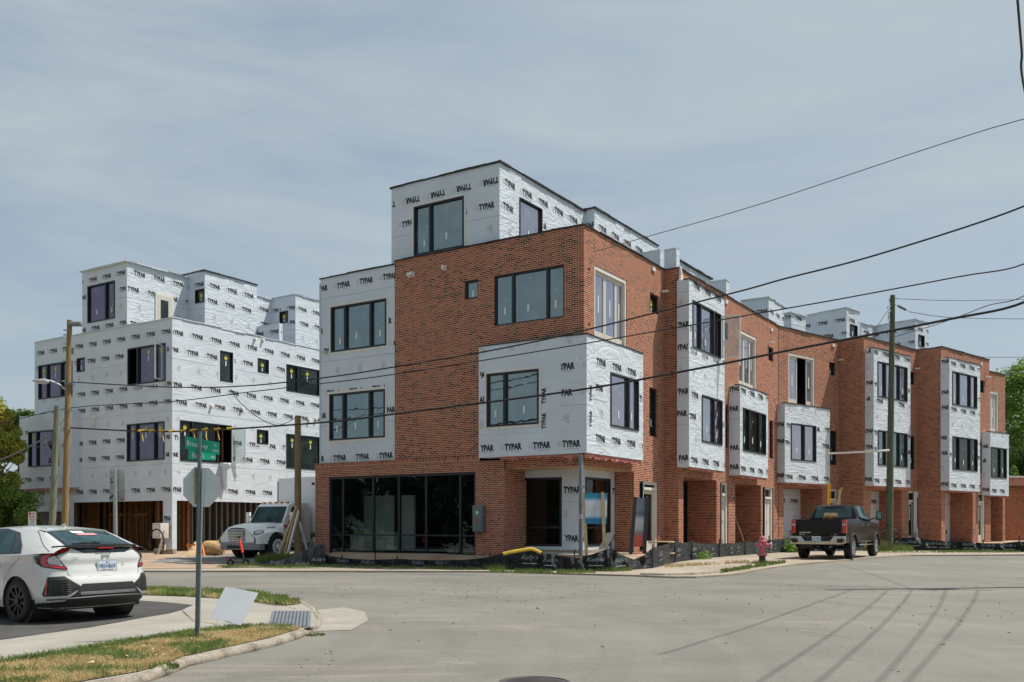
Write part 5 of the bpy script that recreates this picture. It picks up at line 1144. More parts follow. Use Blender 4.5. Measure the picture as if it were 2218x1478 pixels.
mb = MB(); a = at(471, Dz-.02, zD(1341, Dz)); b = at(501, Dz-.02, zD(1348, Dz)); mb.tube([lw1, a, b, lw2], .0035, M_STEEL, 5); mb.tube([a+Vector((0, .01, 0)), a.lerp(Vv[0], .4)], .003, M_STEEL, 5); mb.build('wire_legs', t)

# ---- silt fence
M_SILT = wrap_mat('black_silt_fabric', (.028, .032, .037), wr=.10, sc=2.4); M_SILT.node_tree.nodes['Principled BSDF'].inputs['Roughness'].default_value = .38
M_STAKE = pm('rusty_stake', (.035, .022, .018), .8, noise=.3); M_SPR = pm('white_fabric_print', (.24, .27, .29), .6, noise=.5, nscale=9)
TOPS = [(690, 1201), (745, 1209), (800, 1213), (860, 1211), (940, 1214), (1010, 1213), (1062, 1206), (1100, 1196), (1150, 1189), (1185, 1200), (1250, 1209), (1285, 1200), (1320, 1187), (1345, 1201), (1372, 1212), (1395, 1203), (1413, 1187), (1440, 1180), (1462, 1172), (1480, 1177), (1498, 1171), (1515, 1178), (1558, 1177.5), (1590, 1177), (1614, 1173), (1640, 1174), (1667, 1170), (1700, 1167), (1712, 1162), (1800, 1163), (1899, 1161), (1940, 1167), (1981, 1164), (2020, 1171), (2059, 1173), (2095, 1173), (2130, 1177), (2170, 1177), (2208, 1173), (2300, 1176)]
def interp(T, x, k=1):
    for i in range(len(T)-1):
        if T[i][0] <= x <= T[i+1][0]: t = (x-T[i][0])/(T[i+1][0]-T[i][0]); return T[i][k]+(T[i+1][k]-T[i][k])*t
    return T[0][k] if x < T[0][0] else T[-1][k]
sf = root('silt_fence', 'low black silt fence with white printing sagging between stakes along the whole building site', 'fence', FP[5])
mb = MB(); cols = []; N_ = 420; rws = 7
for i in range(N_+1):
    px = 690+(2300-690)*i/N_; D = interp(FENCE, px, 2); yb = interp(FENCE, px, 1); yt_ = interp(TOPS, px); zb, zt2_ = zD(yb, D)-.06, zD(yt_, D)
    for j in range(rws+1):
        v = j/rws; wob = (.06*math.sin(px*.11+v*4)+.05*math.sin(px*.31+2*v)+.03*random.uniform(-1, 1))*(math.sin(v*3.1)*.8+.25)
        cols.append(at(px, D-wob-(1-v)**2*.10, zb+(zt2_-zb)*v))
mb.mesh(cols, [(i*(rws+1)+j, (i+1)*(rws+1)+j, (i+1)*(rws+1)+j+1, i*(rws+1)+j+1) for i in range(N_) for j in range(rws)], M_SILT, [(c.x*1.2+c.y, c.z*1.5) for c in cols])
mb.build('fabric', sf, smooth=True)
mb = MB()
for px, hh_ in ((742, .5), (795, .55), (905, .4), (955, .35), (1147, .9), (1192, .45), (1290, .75), (1345, .7), (1432, 1.0), (1471, .9), (1505, .9), (1545, .65), (1585, .7), (1600, .55), (1640, .6), (1680, .65), (1700, .7), (1888, .9), (1917, .7), (1952, .7), (1980, .9), (2018, .8), (2046, .7), (2098, .75), (2140, .8), (2186, .8)):
    D = interp(FENCE, px, 2)-.22; yb = interp(FENCE, px, 1); yt_ = interp(TOPS, px); zc_ = (zD(yb, D)+zD(yt_, D))/2; k = .5+.4*hh_
    i0 = interp(FENCE, px-8, 2)-interp(FENCE, px+8, 2); xd = Vector((16/F*D, -i0, -(interp(FENCE, px+8, 1)-interp(FENCE, px-8, 1))/F*D*.8)).normalized()
    mb.text("Kelly's", at(px, D, zc_+.06), xd, (0, 0, 1), .22*k, M_SPR, w=.72*k, bold=.0, shear=.45)
    mb.text("company", at(px, D, zc_-.13*k), xd, (0, 0, 1), .05*k, M_SPR, w=.55*k, bold=.0, shear=.3) if False else mb.bar(at(px, D, zc_-.14*k)-xd*.3*k, at(px, D, zc_-.14*k)+xd*.3*k, .004, .03, M_SPR)
    mb.build('fabric_print', sf); mb = MB()
for px in (742, 813, 861, 1062, 1244, 1322, 1413, 1462, 1498, 1558, 1614, 1666, 1712, 1899, 1981, 2059, 2130, 2208):
    D = interp(FENCE, px, 2)-.12; mb = MB(); zb = zD(interp(FENCE, px, 1), D); ex = random.uniform(.05, .3) if px not in (1320,) else .05
    mb.bar(at(px, D, zb-.05), at(px+random.uniform(-1.5, 1.5), D, zD(interp(TOPS, px), D)+ex), .04, .04, M_STAKE, up=(0, 1, 0)); mb.build('stake', sf)
mb = MB(); mb.tube([at(px, 30.25, zD(py, 30.25)) for px, py in ((1090, 1200), (1110, 1195.5), (1130, 1192), (1150, 1189), (1158, 1191), (1172, 1198))], .055, pm('yellow_tape', (.62, .42, .04)), 8); tag(mb.build('yellow_hose_cover'), 'bright yellow strip lying over the peak of the silt fence', 'strip')
# fallen heap of the same fabric at the left end
mb = MB(); gx, gy = 34, 8; V_ = []
for i in range(gx+1):
    for j in range(gy+1):
        px = 560+(705-560)*i/gx; t_ = j/gy; D = 33.2+t_*2.6; hgt = (.12+.62*smooth(600, 700, px))*math.sin(min(1, t_*1.15)*math.pi*.78+.1)*(1 if px > 575 else .4)+random.uniform(-.05, .05)
        V_.append(at(px, D, .08+max(0, hgt)))
mb.mesh(V_, [(i*(gy+1)+j, (i+1)*(gy+1)+j, (i+1)*(gy+1)+j+1, i*(gy+1)+j+1) for i in range(gx) for j in range(gy)], M_SILT, [(p.x*2, p.y*2) for p in V_])
for px, py in ((600, 1219), (655, 1222), (690, 1213)): 
    mb.text("Kelly's", at(px, 33.0, zD(py, 33.0)), (1, 0, .0), (0, 0, 1), .14, M_SPR, w=.5, shear=.45)
tag(mb.build('fallen_silt_fabric'), 'crumpled heap of black silt fabric on the ground below the braced pole', 'fabric heap')

# ---- fire hydrant
hb_ = Vector((8.53, 32.4, ZR(8.53, 32.4)+.055)); t = root('fire_hydrant', 'faded pink fire hydrant with a black lower barrel on the sidewalk', 'fire hydrant', hb_)
M_HP = pm('faded_pink_paint', (.46, .115, .145), .55, noise=.2, nscale=14); M_HB = pm('hydrant_black', (.012, .011, .011), .5)
def rel(o): return hb_+Vector(o)
mb = MB(); mb.lathe(hb_, [(.11, -.1), (.11, .26)], M_HB, 18); mb.build('lower_barrel', t, smooth='auto')
mb = MB(); mb.lathe(hb_, [(.17, .26), (.17, .29), (.12, .295), (.105, .32), (.105, .66), (.14, .68), (.14, .70), (.15, .71), (.15, .75), (.12, .77), (.115, .83), (.09, .89), (.04, .915), (.03, .95), (.0, .955)], M_HP, 20)
for i in range(8): a = i*math.pi/4; mb.lathe(rel((.145*math.cos(a), .145*math.sin(a), .24)), [(.014, 0), (.014, .07)], M_HP, 6)
mb.build('barrel', t, smooth='auto')
d1_ = Vector((-.55, -.83, 0)); d2_ = Vector((.86, -.2, 0)).normalized()
for d, r, l, m, nm in ((d1_, .055, .2, M_HP, 'nozzle'), (d2_, .075, .24, M_HP, 'nozzle'), (-d2_, .05, .18, M_HP, 'nozzle')):
    mb = MB(); c = rel((0, 0, .60)); mb.tube([c, c+d*l], r, m, 12); mb.tube([c+d*l, c+d*(l+.05)], r*1.25, m, 8); mb.tube([c+d*(l+.05), c+d*(l+.08)], r*.4, m, 6); mb.build(nm, t)
mb = MB(); c = rel((0, 0, .60))+d2_*.27; mb.tube([c, c+d2_*.05], .115, M_GALV, 14); mb.tube([c+Vector((.02, 0, .1)), c+Vector((.07, 0, 0)), c+Vector((.03, 0, -.2)), rel((.12, -.05, .42))], .014, M_GALV, 6); mb.build('cap', t)
# ---- corner site signs
M_BLUE = new_mat('blurred_sign_face')[0]; nt = M_BLUE.node_tree; b = nt.nodes['Principled BSDF']; g_ = N(nt, 'ShaderNodeTexCoord'); sx = N(nt, 'ShaderNodeSeparateXYZ'); r = N(nt, 'ShaderNodeValToRGB')
M_BLUE.node_tree.links.new(g_.outputs['Generated'], sx.inputs[0]); nt.links.new(sx.outputs['Z'], r.inputs[0]); rr = r.color_ramp
for p_, c_ in ((0, (.005, .15, .30)), (.17, (.01, .19, .36)), (.27, (.45, .55, .62)), (.5, (.48, .49, .54)), (.72, (.52, .56, .62)), (.84, (.02, .22, .38)), (1, (.005, .15, .30))):
    e = rr.elements[0] if p_ == 0 else (rr.elements[-1] if p_ == 1 else rr.elements.new(p_)); e.color = (*c_, 1)
nt.links.new(r.outputs[0], b.inputs['Base Color'])
Ds = 30.6; q = at(1268, Ds, .15); t = root('site_sign', 'blue and white site sign on two timber posts at the building corner', 'sign', q)
for x0, x1, yb in ((1267, 1270.5, 1207), (1307.5, 1309, 1180)):
    mb = MB(); mb.bar(at(x1, Ds+.08, zD(yb, Ds)-.1), at(x0-2.5, Ds+.08, zD(1066, Ds)), .10, .10, M_LUM, up=(0, 1, 0)); mb.build('post', t)
mb = MB(); a = at(1268.5, Ds, zD(1135.5, Ds)); b2 = at(1315.5, Ds+.2, zD(1068, Ds)); 
mb.mesh([(a.x, a.y, a.z), (b2.x-.02, b2.y, a.z), (b2.x, b2.y, b2.z), (a.x-.03, a.y, b2.z)]+[(a.x, a.y+.02, a.z), (b2.x-.02, b2.y+.02, a.z), (b2.x, b2.y+.02, b2.z), (a.x-.03, a.y+.02, b2.z)], [(0, 1, 2, 3), (7, 6, 5, 4), (0, 4, 5, 1), (1, 5, 6, 2), (2, 6, 7, 3), (3, 7, 4, 0)], M_BLUE); mb.build('panel', t)
M_OR = new_mat('striped_banner')[0]; nt = M_OR.node_tree; b = nt.nodes['Principled BSDF']; g_ = N(nt, 'ShaderNodeTexCoord'); sx = N(nt, 'ShaderNodeSeparateXYZ'); r = N(nt, 'ShaderNodeValToRGB')
nt.links.new(g_.outputs['Generated'], sx.inputs[0]); nt.links.new(sx.outputs['Z'], r.inputs[0]); rr = r.color_ramp
for p_, c_ in ((0, (.58, .10, .05)), (.18, (.60, .11, .05)), (.27, (.22, .17, .15)), (.36, (.40, .38, .38)), (.55, (.46, .45, .46)), (.66, (.07, .11, .13)), (.78, (.16, .18, .20)), (1, (.09, .12, .14))):
    e = rr.elements[0] if p_ == 0 else (rr.elements[-1] if p_ == 1 else rr.elements.new(p_)); e.color = (*c_, 1)
nt.links.new(r.outputs[0], b.inputs['Base Color'])
Dn = 31.6; t = root('banner_sign', 'tall narrow grey and orange banner between two leaning black boards near the entry door', 'sign', at(1385, Dn, .4))
for (xt, xb, yt_, yb, w) in ((1376.5, 1366, 1076, 1201, .10), (1402, 1395.5, 1077, 1200, .10)):
    mb = MB(); mb.bar(at(xb, Dn-.1, zD(yb, Dn)), at(xt, Dn+.25, zD(yt_, Dn)), w+.02, .04, M_FRAME, up=(0, 1, 0)); mb.build('board', t)
mb = MB(); Vq = [at(1371.5, Dn-.02, zD(1185, Dn)), at(1392, Dn-.02, zD(1184, Dn)), at(1399.5, Dn+.25, zD(1078.5, Dn)), at(1381, Dn+.25, zD(1078, Dn))]
mb.mesh(Vq+[v+Vector((0, .02, 0)) for v in Vq], [(0, 1, 2, 3), (7, 6, 5, 4), (0, 4, 5, 1), (1, 5, 6, 2), (2, 6, 7, 3), (3, 7, 4, 0)], M_OR); mb.build('panel', t)
mb = MB(); c = [at(1296, 31.0, zD(1190, 31)), at(1314, 31.0, zD(1188, 31)), at(1333, 31.6, zD(1153, 31.6)), at(1314, 31.6, zD(1154.5, 31.6))]
mb.mesh(c+[v+Vector((.01, .03, -.01)) for v in c], [(0, 1, 2, 3), (7, 6, 5, 4), (0, 4, 5, 1), (1, 5, 6, 2), (2, 6, 7, 3), (3, 7, 4, 0)], pm('dark_board_paint', (.05, .05, .042), .6)); tag(mb.build('leaning_board'), 'dark square board tilted against the glass under the blue site sign', 'board')
# cable spool top behind the fence, meter cabinet on the brick pier
mb = MB(); c = at(1436, 33.6, zD(1174, 33.6)); mb.lathe(c, [(.42, -.02), (.42, .02)], M_LUM, 20); mb.lathe((c.x, c.y, c.z-.35), [(.2, 0), (.2, .33)], M_STAKE, 14); mb.lathe((c.x, c.y, c.z-.40), [(.42, -.02), (.42, .02)], M_LUM, 20); tag(mb.build('cable_spool'), 'wooden cable spool behind the silt fence beside the first white entry door', 'spool')
mb = MB(); s_0 = AG.t(1051.5); s_1 = AG.t(1031); z0_, z1_ = AG.z(1040, 1152), AG.z(1040, 1095); t = root('electrical_cabinet', 'grey electrical cabinet with a green disc on the brick pier beside the shopfront', 'cabinet', AG.pt(s_0, z0_))
mb.pbox(AG, s_0, s_1, z0_, z1_, .0, .22, pm('cabinet_grey', (.13, .15, .16), .5, noise=.08)); mb.build('housing', t, bevel=.01)
mb = MB(); cg = AG.pt((s_0+s_1)/2, AG.z(1040, 1111), .225); xd = Vector((*AG.u, 0)); ring = [cg+xd*.11*math.cos(i*math.pi/9)+Vector((0, 0, .11*math.sin(i*math.pi/9))) for i in range(18)]; mb.face(ring, pm('green_disc', (.02, .22, .09), .4)); 
mb.face([v*.6+cg*.4+Vector((*AG.n, 0))*.004 for v in ring], M_SB); c2 = AG.pt((s_0+s_1)/2, AG.z(1040, 1128), .226); mb.face([c2+xd*a+Vector((0, 0, b_)) for a, b_ in ((-.05, -.04), (.05, -.04), (.05, .04), (-.05, .04))], M_RED); mb.build('emblem', t)
# meter box and hose on the wrapped corner pillar
t = root('meter_box', 'off-white utility box on the corner pillar of the wrapped building', 'utility box', at(362, 46.0, zD(1165, 46)))
mb = MB(); c = LA.pt(LA.t(361), zD(1150, 46.9), .35); mb.box(c, (.62, .5, .75), M_CREAM, Matrix.Rotation(math.atan2(uA[1], uA[0]), 3, 'Z')); mb.build('housing', t, bevel=.03)
mb = MB(); c = LA.pt(LA.t(361), zD(1149, 46.9), .61); xd = Vector((*LA.u, 0)); mb.mesh([c+xd*a+Vector((0, 0, b_)) for a, b_ in ((-.24, -.26), (.24, -.26), (.24, .26), (-.24, .26))], [(0, 1, 2, 3)], M_WHITE); mb.build('panel', t)
mb = MB(); c = at(341, 44, 0); mb.tube([c+Vector((.75*math.cos(a)*.45, -.1, 1.15+.62*math.sin(a)-.45)) for a in [i*.25-1.2 for i in range(20)]], .035, M_WIRE, 8); mb.tube([c+Vector((.05, -.15, .0)), c+Vector((.32, 0, 1.25))], .05, M_CREAM, 8); tag(mb.build('hose_loop'), 'black hose loop and pale pipe beside the wrapped corner pillar', 'hose')
mb = MB(); mb.box(at(358, 44.6, .22), (.9, .5, .35), M_KERB); mb.box(at(352, 44.3, .45), (.25, .25, .3), M_LUM); tag(mb.build('block_stack', bevel=.02), 'low stack of concrete block at the foot of the wrapped corner pillar', 'blocks')
# building debris left of the truck
mb = MB(); cpts = [at(437, 42, .45), at(450, 42, .5), at(465, 42, .5), at(480, 42, .42)]; mb.tube(cpts, [.25, .34, .33, .26], pm('brown_paper', (.42, .27, .12), .8, noise=.3, nscale=4, bump=.05, bscale=5), 10); tag(mb.build('paper_bundle', smooth=True), 'torn brown paper bundle lying on the dirt before the open garage', 'bundle')
mb = MB()
for i in range(5): mb.bar(at(402+i*4, 40.5, .12), at(424+i*2, 41.5, .75-.06*i), .04, .10, M_LUM)
mb.bar(at(404, 41, .62), at(423, 41, .66), .05, .08, pm('orange_paint', (.75, .16, .03), .6)); mb.bar(at(438, 40.8, .62), at(443, 40.4, .12), .05, .14, pm('orange_paint', (0, 0, 0)))
tag(mb.build('lumber_pile'), 'loose pile of tan and orange boards beside the foreground sign post', 'lumber')
mb = MB(); mb.bar(at(376, 39, .13), at(402, 39.4, .17), .2, .08, M_LUM); mb.bar(at(473, 42.2, .6), at(482, 42.4, 1.05), .05, .1, M_LUM); mb.box(at(478, 42.3, .5), (.4, .3, .6), M_LUM, Matrix.Rotation(.3, 3, 'Y')); tag(mb.build('board_scraps'), 'scraps of pale board beside the brown paper bundle', 'lumber')
# scooter
sc0 = at(508, 33.6, .07); t = root('electric_scooter', 'black electric scooter with a red stem standing on the gravel before the truck', 'scooter', sc0)
M_TY = pm('tyre_rubber', (.014, .014, .015), .75, noise=.2); M_SR = pm('scooter_red', (.75, .045, .02), .4, noise=.05)
fw = at(532, 33.3, .07+.13); rw = at(499, 33.1, .07+.13)
for c, nm in ((fw, 'wheel'), (rw, 'wheel')):
    mb = MB(); mb.tube([c+Vector((.01, -.03, 0)), c+Vector((.02, .035, 0))], .125, M_TY, 16); mb.tube([c+Vector((.005, -.04, 0)), c+Vector((.02, .045, 0))], .05, M_STEEL, 10); mb.build(nm, t, smooth='auto')
mb = MB(); mb.bar(rw+Vector((.1, 0, .02)), fw+Vector((-.12, 0, .02)), .15, .05, M_HB); mb.bar(rw+Vector((-.16, 0, .05)), rw+Vector((-.1, 0, .22)), .1, .03, M_SR); mb.build('deck', t, bevel=.01)
a = fw+Vector((-.05, 0, .1)); b2 = at(519, 33.5, zD(1168, 33.5)); mb = MB(); mb.tube([a, a.lerp(b2, .35)], .03, M_HB, 8); mb.tube([a.lerp(b2, .33), a.lerp(b2, .96)], .045, M_SR, 8); mb.build('stem', t)
mb = MB(); mb.tube([b2+Vector((-.12, -.15, .06)), b2+Vector((0, 0, .04)), b2+Vector((.2, .12, -.02))], .02, M_HB, 6); mb.box(b2+Vector((0, -.05, .08)), (.08, .08, .05), M_HB); mb.build('handlebar', t)
# rusty hoop behind the dark green pole
mb = MB(); c = at(1927.5, 47.7, zD(1169, 47.7)); ring = [c+Vector((.53*math.cos(a)*1.0, .15*math.cos(a), .53*math.sin(a))) for a in [i*math.pi/18 for i in range(37)]]; mb.tube(ring, .045, pm('maroon_pipe', (.06, .02, .02), .5), 8, cap=False)
c2 = Vector((.16, .2, 0)); mb.tube([p+c2 for p in ring], .025, pm('maroon_pipe', (0, 0, 0)), 8, cap=False); tag(mb.build('conduit_coil', smooth=True), 'dark maroon coil of conduit leaning behind the dark green pole', 'coil')
# yellow ladder rails behind the pickup
t = root('yellow_ladder', 'yellow stepladder rails rising behind the cab of the black pickup', 'ladder', at(1797, 45.6, .35))
mb = MB(); M_YL = pm('yellow_fibreglass', (.72, .38, .02), .45, noise=.05); mb.bar(at(1794, 45.5, .35), at(1794.5, 45.6, zD(1047, 45.5)), .10, .04, M_YL, up=(0, 1, 0)); mb.bar(at(1799, 45.5, .35), at(1799, 45.6, zD(1047, 45.5)), .03, .04, M_YL, up=(0, 1, 0)); mb.build('rail', t)
mb = MB(); mb.bar(at(1786, 45.2, .35), at(1823.5, 45.4, zD(1056, 45.4)), .05, .06, M_YL, up=(0, 1, 0)); mb.build('rail', t)
# brown plank leaning in the second deep opening
mb = MB(); pq = B2.pt(B2.t(1614), .5, -.2); mb.bar(B2.pt(B2.t(1621), .45, -.1), B2.pt(B2.t(1614), 1.9, -.5), .09, .03, M_LUM); tag(mb.build('leaning_plank'), 'tan plank leaning on the brick return left of the hydrant', 'plank')
# ================================================================ vehicles
def itp(tab, x):
    """smooth table lookup: rows (x, v1, v2, ...)"""
    if x <= tab[0][0]: return list(tab[0][1:])
    if x >= tab[-1][0]: return list(tab[-1][1:])
    for i in range(len(tab)-1):
        if tab[i][0] <= x <= tab[i+1][0]:
            a, b, c, d = tab[max(i-1, 0)], tab[i], tab[i+1], tab[min(i+2, len(tab)-1)]; t = (x-b[0])/(c[0]-b[0]); out = []
            for k in range(1, len(b)):
                m0 = (c[k]-a[k])/max(1e-6, (c[0]-a[0]))*(c[0]-b[0]); m1 = (d[k]-b[k])/max(1e-6, (d[0]-b[0]))*(c[0]-b[0])
                out.append((2*t**3-3*t*t+1)*b[k]+(t**3-2*t*t+t)*m0+(-2*t**3+3*t*t)*c[k]+(t**3-t*t)*m1)
            return out
def surf(mb, f, u0, u1, nu, v0, v1, nv, m, skip=None):
    vs = [f(u0+(u1-u0)*i/nu, v0+(v1-v0)*j/nv) for i in range(nu+1) for j in range(nv+1)]
    fs = []
    for i in range(nu):
        for j in range(nv):
            q = (i*(nv+1)+j, (i+1)*(nv+1)+j, (i+1)*(nv+1)+j+1, i*(nv+1)+j+1)
            if skip and skip([vs[k] for k in q]): continue
            fs.append(q)
    mb.mesh(vs, fs, m)
def patch(mb, f, poly, off, m, du=.08, dv=.08, out=None):
    """polygon laid on the surface f(u,v), raised by off along its normal (pointing away from `out`)"""
    vs, fs = uvgrid(poly, du, dv); out = out or Vector((1.2, 0, .75)); P = []
    for u, v in vs:
        p = f(u, v); e = .004; n = (f(u+e, v)-f(u-e, v)).cross(f(u, v+e)-f(u, v-e))
        n = n.normalized() if n.length > 1e-9 else Vector((0, 0, 1))
        if n.dot(p-out) < 0: n = -n
        P.append(p+n*off)
    mb.mesh(P, fs, m)
def mir(poly): return [(-a, b) for a, b in poly][::-1]
M_CARW = pm('pearl_white_paint', (.58, .585, .565), .28, noise=.015, coat=.8, spec=.5); M_CARB = pm('gloss_black_trim', (.008, .008, .009), .2, noise=0, coat=.5)
M_TRIM = pm('matt_black_trim', (.018, .018, .018), .6, noise=.1); M_CGL = glass_mat('car_glass', (.018, .040, .042), .06, (.62, .78, .78)); M_TAIL = pm('tail_lamp_red', (.42, .008, .012), .15, noise=0, coat=1); M_CLR = pm('clear_lamp', (.45, .42, .44), .15, noise=.2, nscale=30, coat=1)
M_CHR = pm('chrome', (.75, .75, .76), .12, metal=1, noise=0); M_RUB = pm('tyre_rubber', (.014, .014, .015), .75, noise=.2); M_RIM = pm('black_alloy', (.007, .007, .008), .4, noise=0, coat=.1)
M_ALR = pm('bright_alloy', (.5, .5, .5), .3, metal=.8, noise=0)
def wheel(parent, c, r, w, side, rim, rr=.66, spokes=10, dish=.03, hub=False, name='wheel'):
    """wheel with tyre, rim and spokes; side = +1 faces +y"""
    mb = MB(); y = c[1]
    mb.lathe(c, [(r*rr, -w/2), (r*.93, -w/2), (r, -w*.36), (r*1.0, w*.36), (r*.93, w/2), (r*rr, w/2)], M_RUB, 36, axis='y', cap=False)
    w_ = mb.build(name, parent, local=True, smooth='auto')
    mb = MB(); yo = side*w/2
    cc = Vector(c)
    def ring(r0, r1, y0, y1, m, n=36):
        vs = []; 
        for i in range(n):
            a = 2*math.pi*i/n
            for rr_, yy in ((r0, y0), (r1, y1)): vs.append(cc+Vector((rr_*math.cos(a), yy, rr_*math.sin(a))))
        mb.mesh(vs, [(2*i, 2*((i+1) % n), 2*((i+1) % n)+1, 2*i+1) for i in range(n)], m)
    ring(r*rr*1.02, r*rr*.93, yo*1.02, yo*1.02, rim); ring(r*rr*.93, r*rr*.86, yo*1.02, yo*.3, rim)
    ring(r*rr*.86, .001, yo*.25, yo*.25, M_TRIM)
    for i in range(spokes):
        a = 2*math.pi*i/spokes+.15; d = Vector((math.cos(a), 0, math.sin(a))); p = Vector((-math.sin(a), 0, math.cos(a))); w0, w1 = r*.055, r*.045
        A_ = cc+d*r*.10+Vector((0, yo*.75, 0)); B_ = cc+d*r*rr*.95+Vector((0, yo*.98, 0)); 
        mb.mesh([A_-p*w0, A_+p*w0, B_+p*w1, B_-p*w1, A_-p*w0*1.4-Vector((0, side*.03, 0)), A_+p*w0*1.4-Vector((0, side*.03, 0)), B_+p*w1*1.4-Vector((0, side*.03, 0)), B_-p*w1*1.4-Vector((0, side*.03, 0))], [(0, 1, 2, 3), (0, 3, 7, 4), (1, 5, 6, 2)], rim)
    hc = cc+Vector((0, yo*.8, 0)); mb.tube([hc-Vector((0, side*.02, 0)), hc+Vector((0, side*(.08 if hub else .02), 0))], r*(.2 if hub else .14), rim, 14)
    mb.build('rim', w_, local=True)
    return w_
# ---------------- white hatchback
hd_ = math.radians(146.5)
car = root('parked_hatchback', 'white five-door hatchback with black alloy wheels parked at the left edge, seen from behind', 'car', (-6.98, 15.1, .038), rz=hd_)
XR = [(.22, -.80), (.30, -.88), (.36, -.945), (.45, -.965), (.58, -.955), (.66, -.935), (.70, -.905), (.80, -.885), (.88, -.86), (.93, -.875), (1.0, -.865), (1.08, -.845), (1.14, -.815)]
WZ = [(.22, .93), (.35, .985), (.5, 1.0), (.7, 1.0), (.85, .985), (1.0, .955), (1.14, .875)]
PATH = [(0, 0, 0), (.3, .3, .008), (.5, .5, .03), (.67, .655, .08), (.81, .765, .165), (.95, .83, .285), (1.07, .862, .40), (1.17, .875, .5)]
def f_rear(a, z):
    y, dx = itp(PATH, min(abs(a), 1.17)); return Vector((itp(XR, z)[0]+dx, math.copysign(y*itp(WZ, z)[0], a), z))
UP = [(-.80, .785, 1.05, .64, 1.125, 1.14), (-.5, .845, 1.04, .60, 1.225, 1.245), (-.2, .87, 1.02, .565, 1.325, 1.35), (0, .88, 1.01, .55, 1.375, 1.405), (.2, .882, 1.0, .555, 1.402, 1.43), (.6, .884, .985, .572, 1.42, 1.455), (1.1, .885, .97, .585, 1.415, 1.455), (1.6, .88, .955, .60, 1.36, 1.41), (2.0, .86, .94, .66, 1.20, 1.25), (2.45, .82, .92, .72, .985, 1.02), (3.0, .78, .84, .64, .89, .92), (3.42, .66, .70, .54, .74, .76)]
def f_up(x, v):
    yb, zb, ye, ze, zc = itp(UP, x); s = 1 if v >= 0 else -1; v = abs(v)
    if v <= 1: return Vector((x, s*(yb+(ye-yb)*v+.022*math.sin(math.pi*v)), zb+(ze-zb)*v))
    t = v-1; return Vector((x, s*ye*(1-t), ze+(zc-ze)*math.sin(t*math.pi/2)))
def f_roof(x, w):
    yb, zb, ye, ze, zc = itp(UP, x); return Vector((x, w*ye, ze+(zc-ze)*math.cos(w*math.pi/2)))
SW = [(-.5, .872), (0, .90), (.5, .886), (1.3, .88), (2.2, .886), (2.7, .90), (3.0, .875), (3.25, .80), (3.42, .66)]
SP = [(0, .92), (.12, .955), (.3, .985), (.5, 1.0), (.72, .997), (.88, .982), (1, 1)]
def f_side(s):
    def f(x, q):
        yb, zb = itp(UP, max(x, -.79))[:2]; z = .20+(zb-.20)*q; W_ = itp(SW, x)[0]*itp(SP, q)[0] if q < .88 else itp(SW, x)[0]*.982+(yb-itp(SW, x)[0]*.982)*((q-.88)/.12)
        xx = x
        if x < -.2: x0 = itp(XR, min(z, 1.14))[0]+.5; k = (-.2-x)/.3; xx = -.2+(x0+.2)*k
        for cx in (0, 2.7):
            d = math.hypot(xx-cx, z-.33)
            if .30 < d < .44: 
                k = .365/d if d < .40 else 1
                xx, z = cx+(xx-cx)*k, .33+(z-.33)*k
            if d < .52: W_ += .014*(1-max(0, d-.36)/.16)
        return Vector((xx, s*W_, z))
    return f
mb = MB(); surf(mb, f_rear, -1.17, 1.17, 60, .22, 1.14, 22, M_CARW)
surf(mb, f_up, -.80, 3.42, 60, -2, 2, 40, M_CARW)
def arch(q):
    c = sum(q, Vector())/4; return any(math.hypot(c.x-cx, c.z-.33) < .355 for cx in (0, 2.7))
for s in (1, -1): surf(mb, f_side(s), -.5, 3.42, 100, 0, 1, 22, M_CARW, skip=arch)
mb.prism([(-.70, .7), (.70, .7), (.72, .25), (-.72, .25)], 3.38, 3.5, M_CARW, axis='x')
mb.mesh([(-.82, .7, 1.12), (-.82, -.7, 1.12), (-.78, -.62, 1.13), (-.78, .62, 1.13)], [(0, 1, 2, 3)], M_CARB)
mb.build('body', car, local=True, smooth='weld')
mb = MB(); mb.box((1.3, 0, .30), (4.0, 1.42, .22), M_TRIM); mb.box((-.5, .1, .27), (.5, .9, .12), M_TRIM)
for cx in (0, 2.7):
    for s in (1, -1): mb.tube([(cx, s*.55, .33), (cx, s*.86, .33)], .40, M_TRIM, 24)
mb.build('underbody', car, local=True)
for cx in (0, 2.7):
    for s in (1, -1):
        wheel(car, (cx, s*.80, .315), .322, .215, s, M_RIM, rr=.72)
        mb = MB(); n = 26
        for i in range(n):
            a0, a1 = math.pi*(-.12+1.24*i/n), math.pi*(-.12+1.24*(i+1)/n)
            P = [Vector((cx+r*math.cos(a), s*y, .33+r*math.sin(a))) for a in (a0, a1) for r, y in ((.367, .912), (.345, .80))]
            mb.face([P[0], P[2], P[3], P[1]], M_TRIM)
        mb.build('wheel_arch', car, local=True)
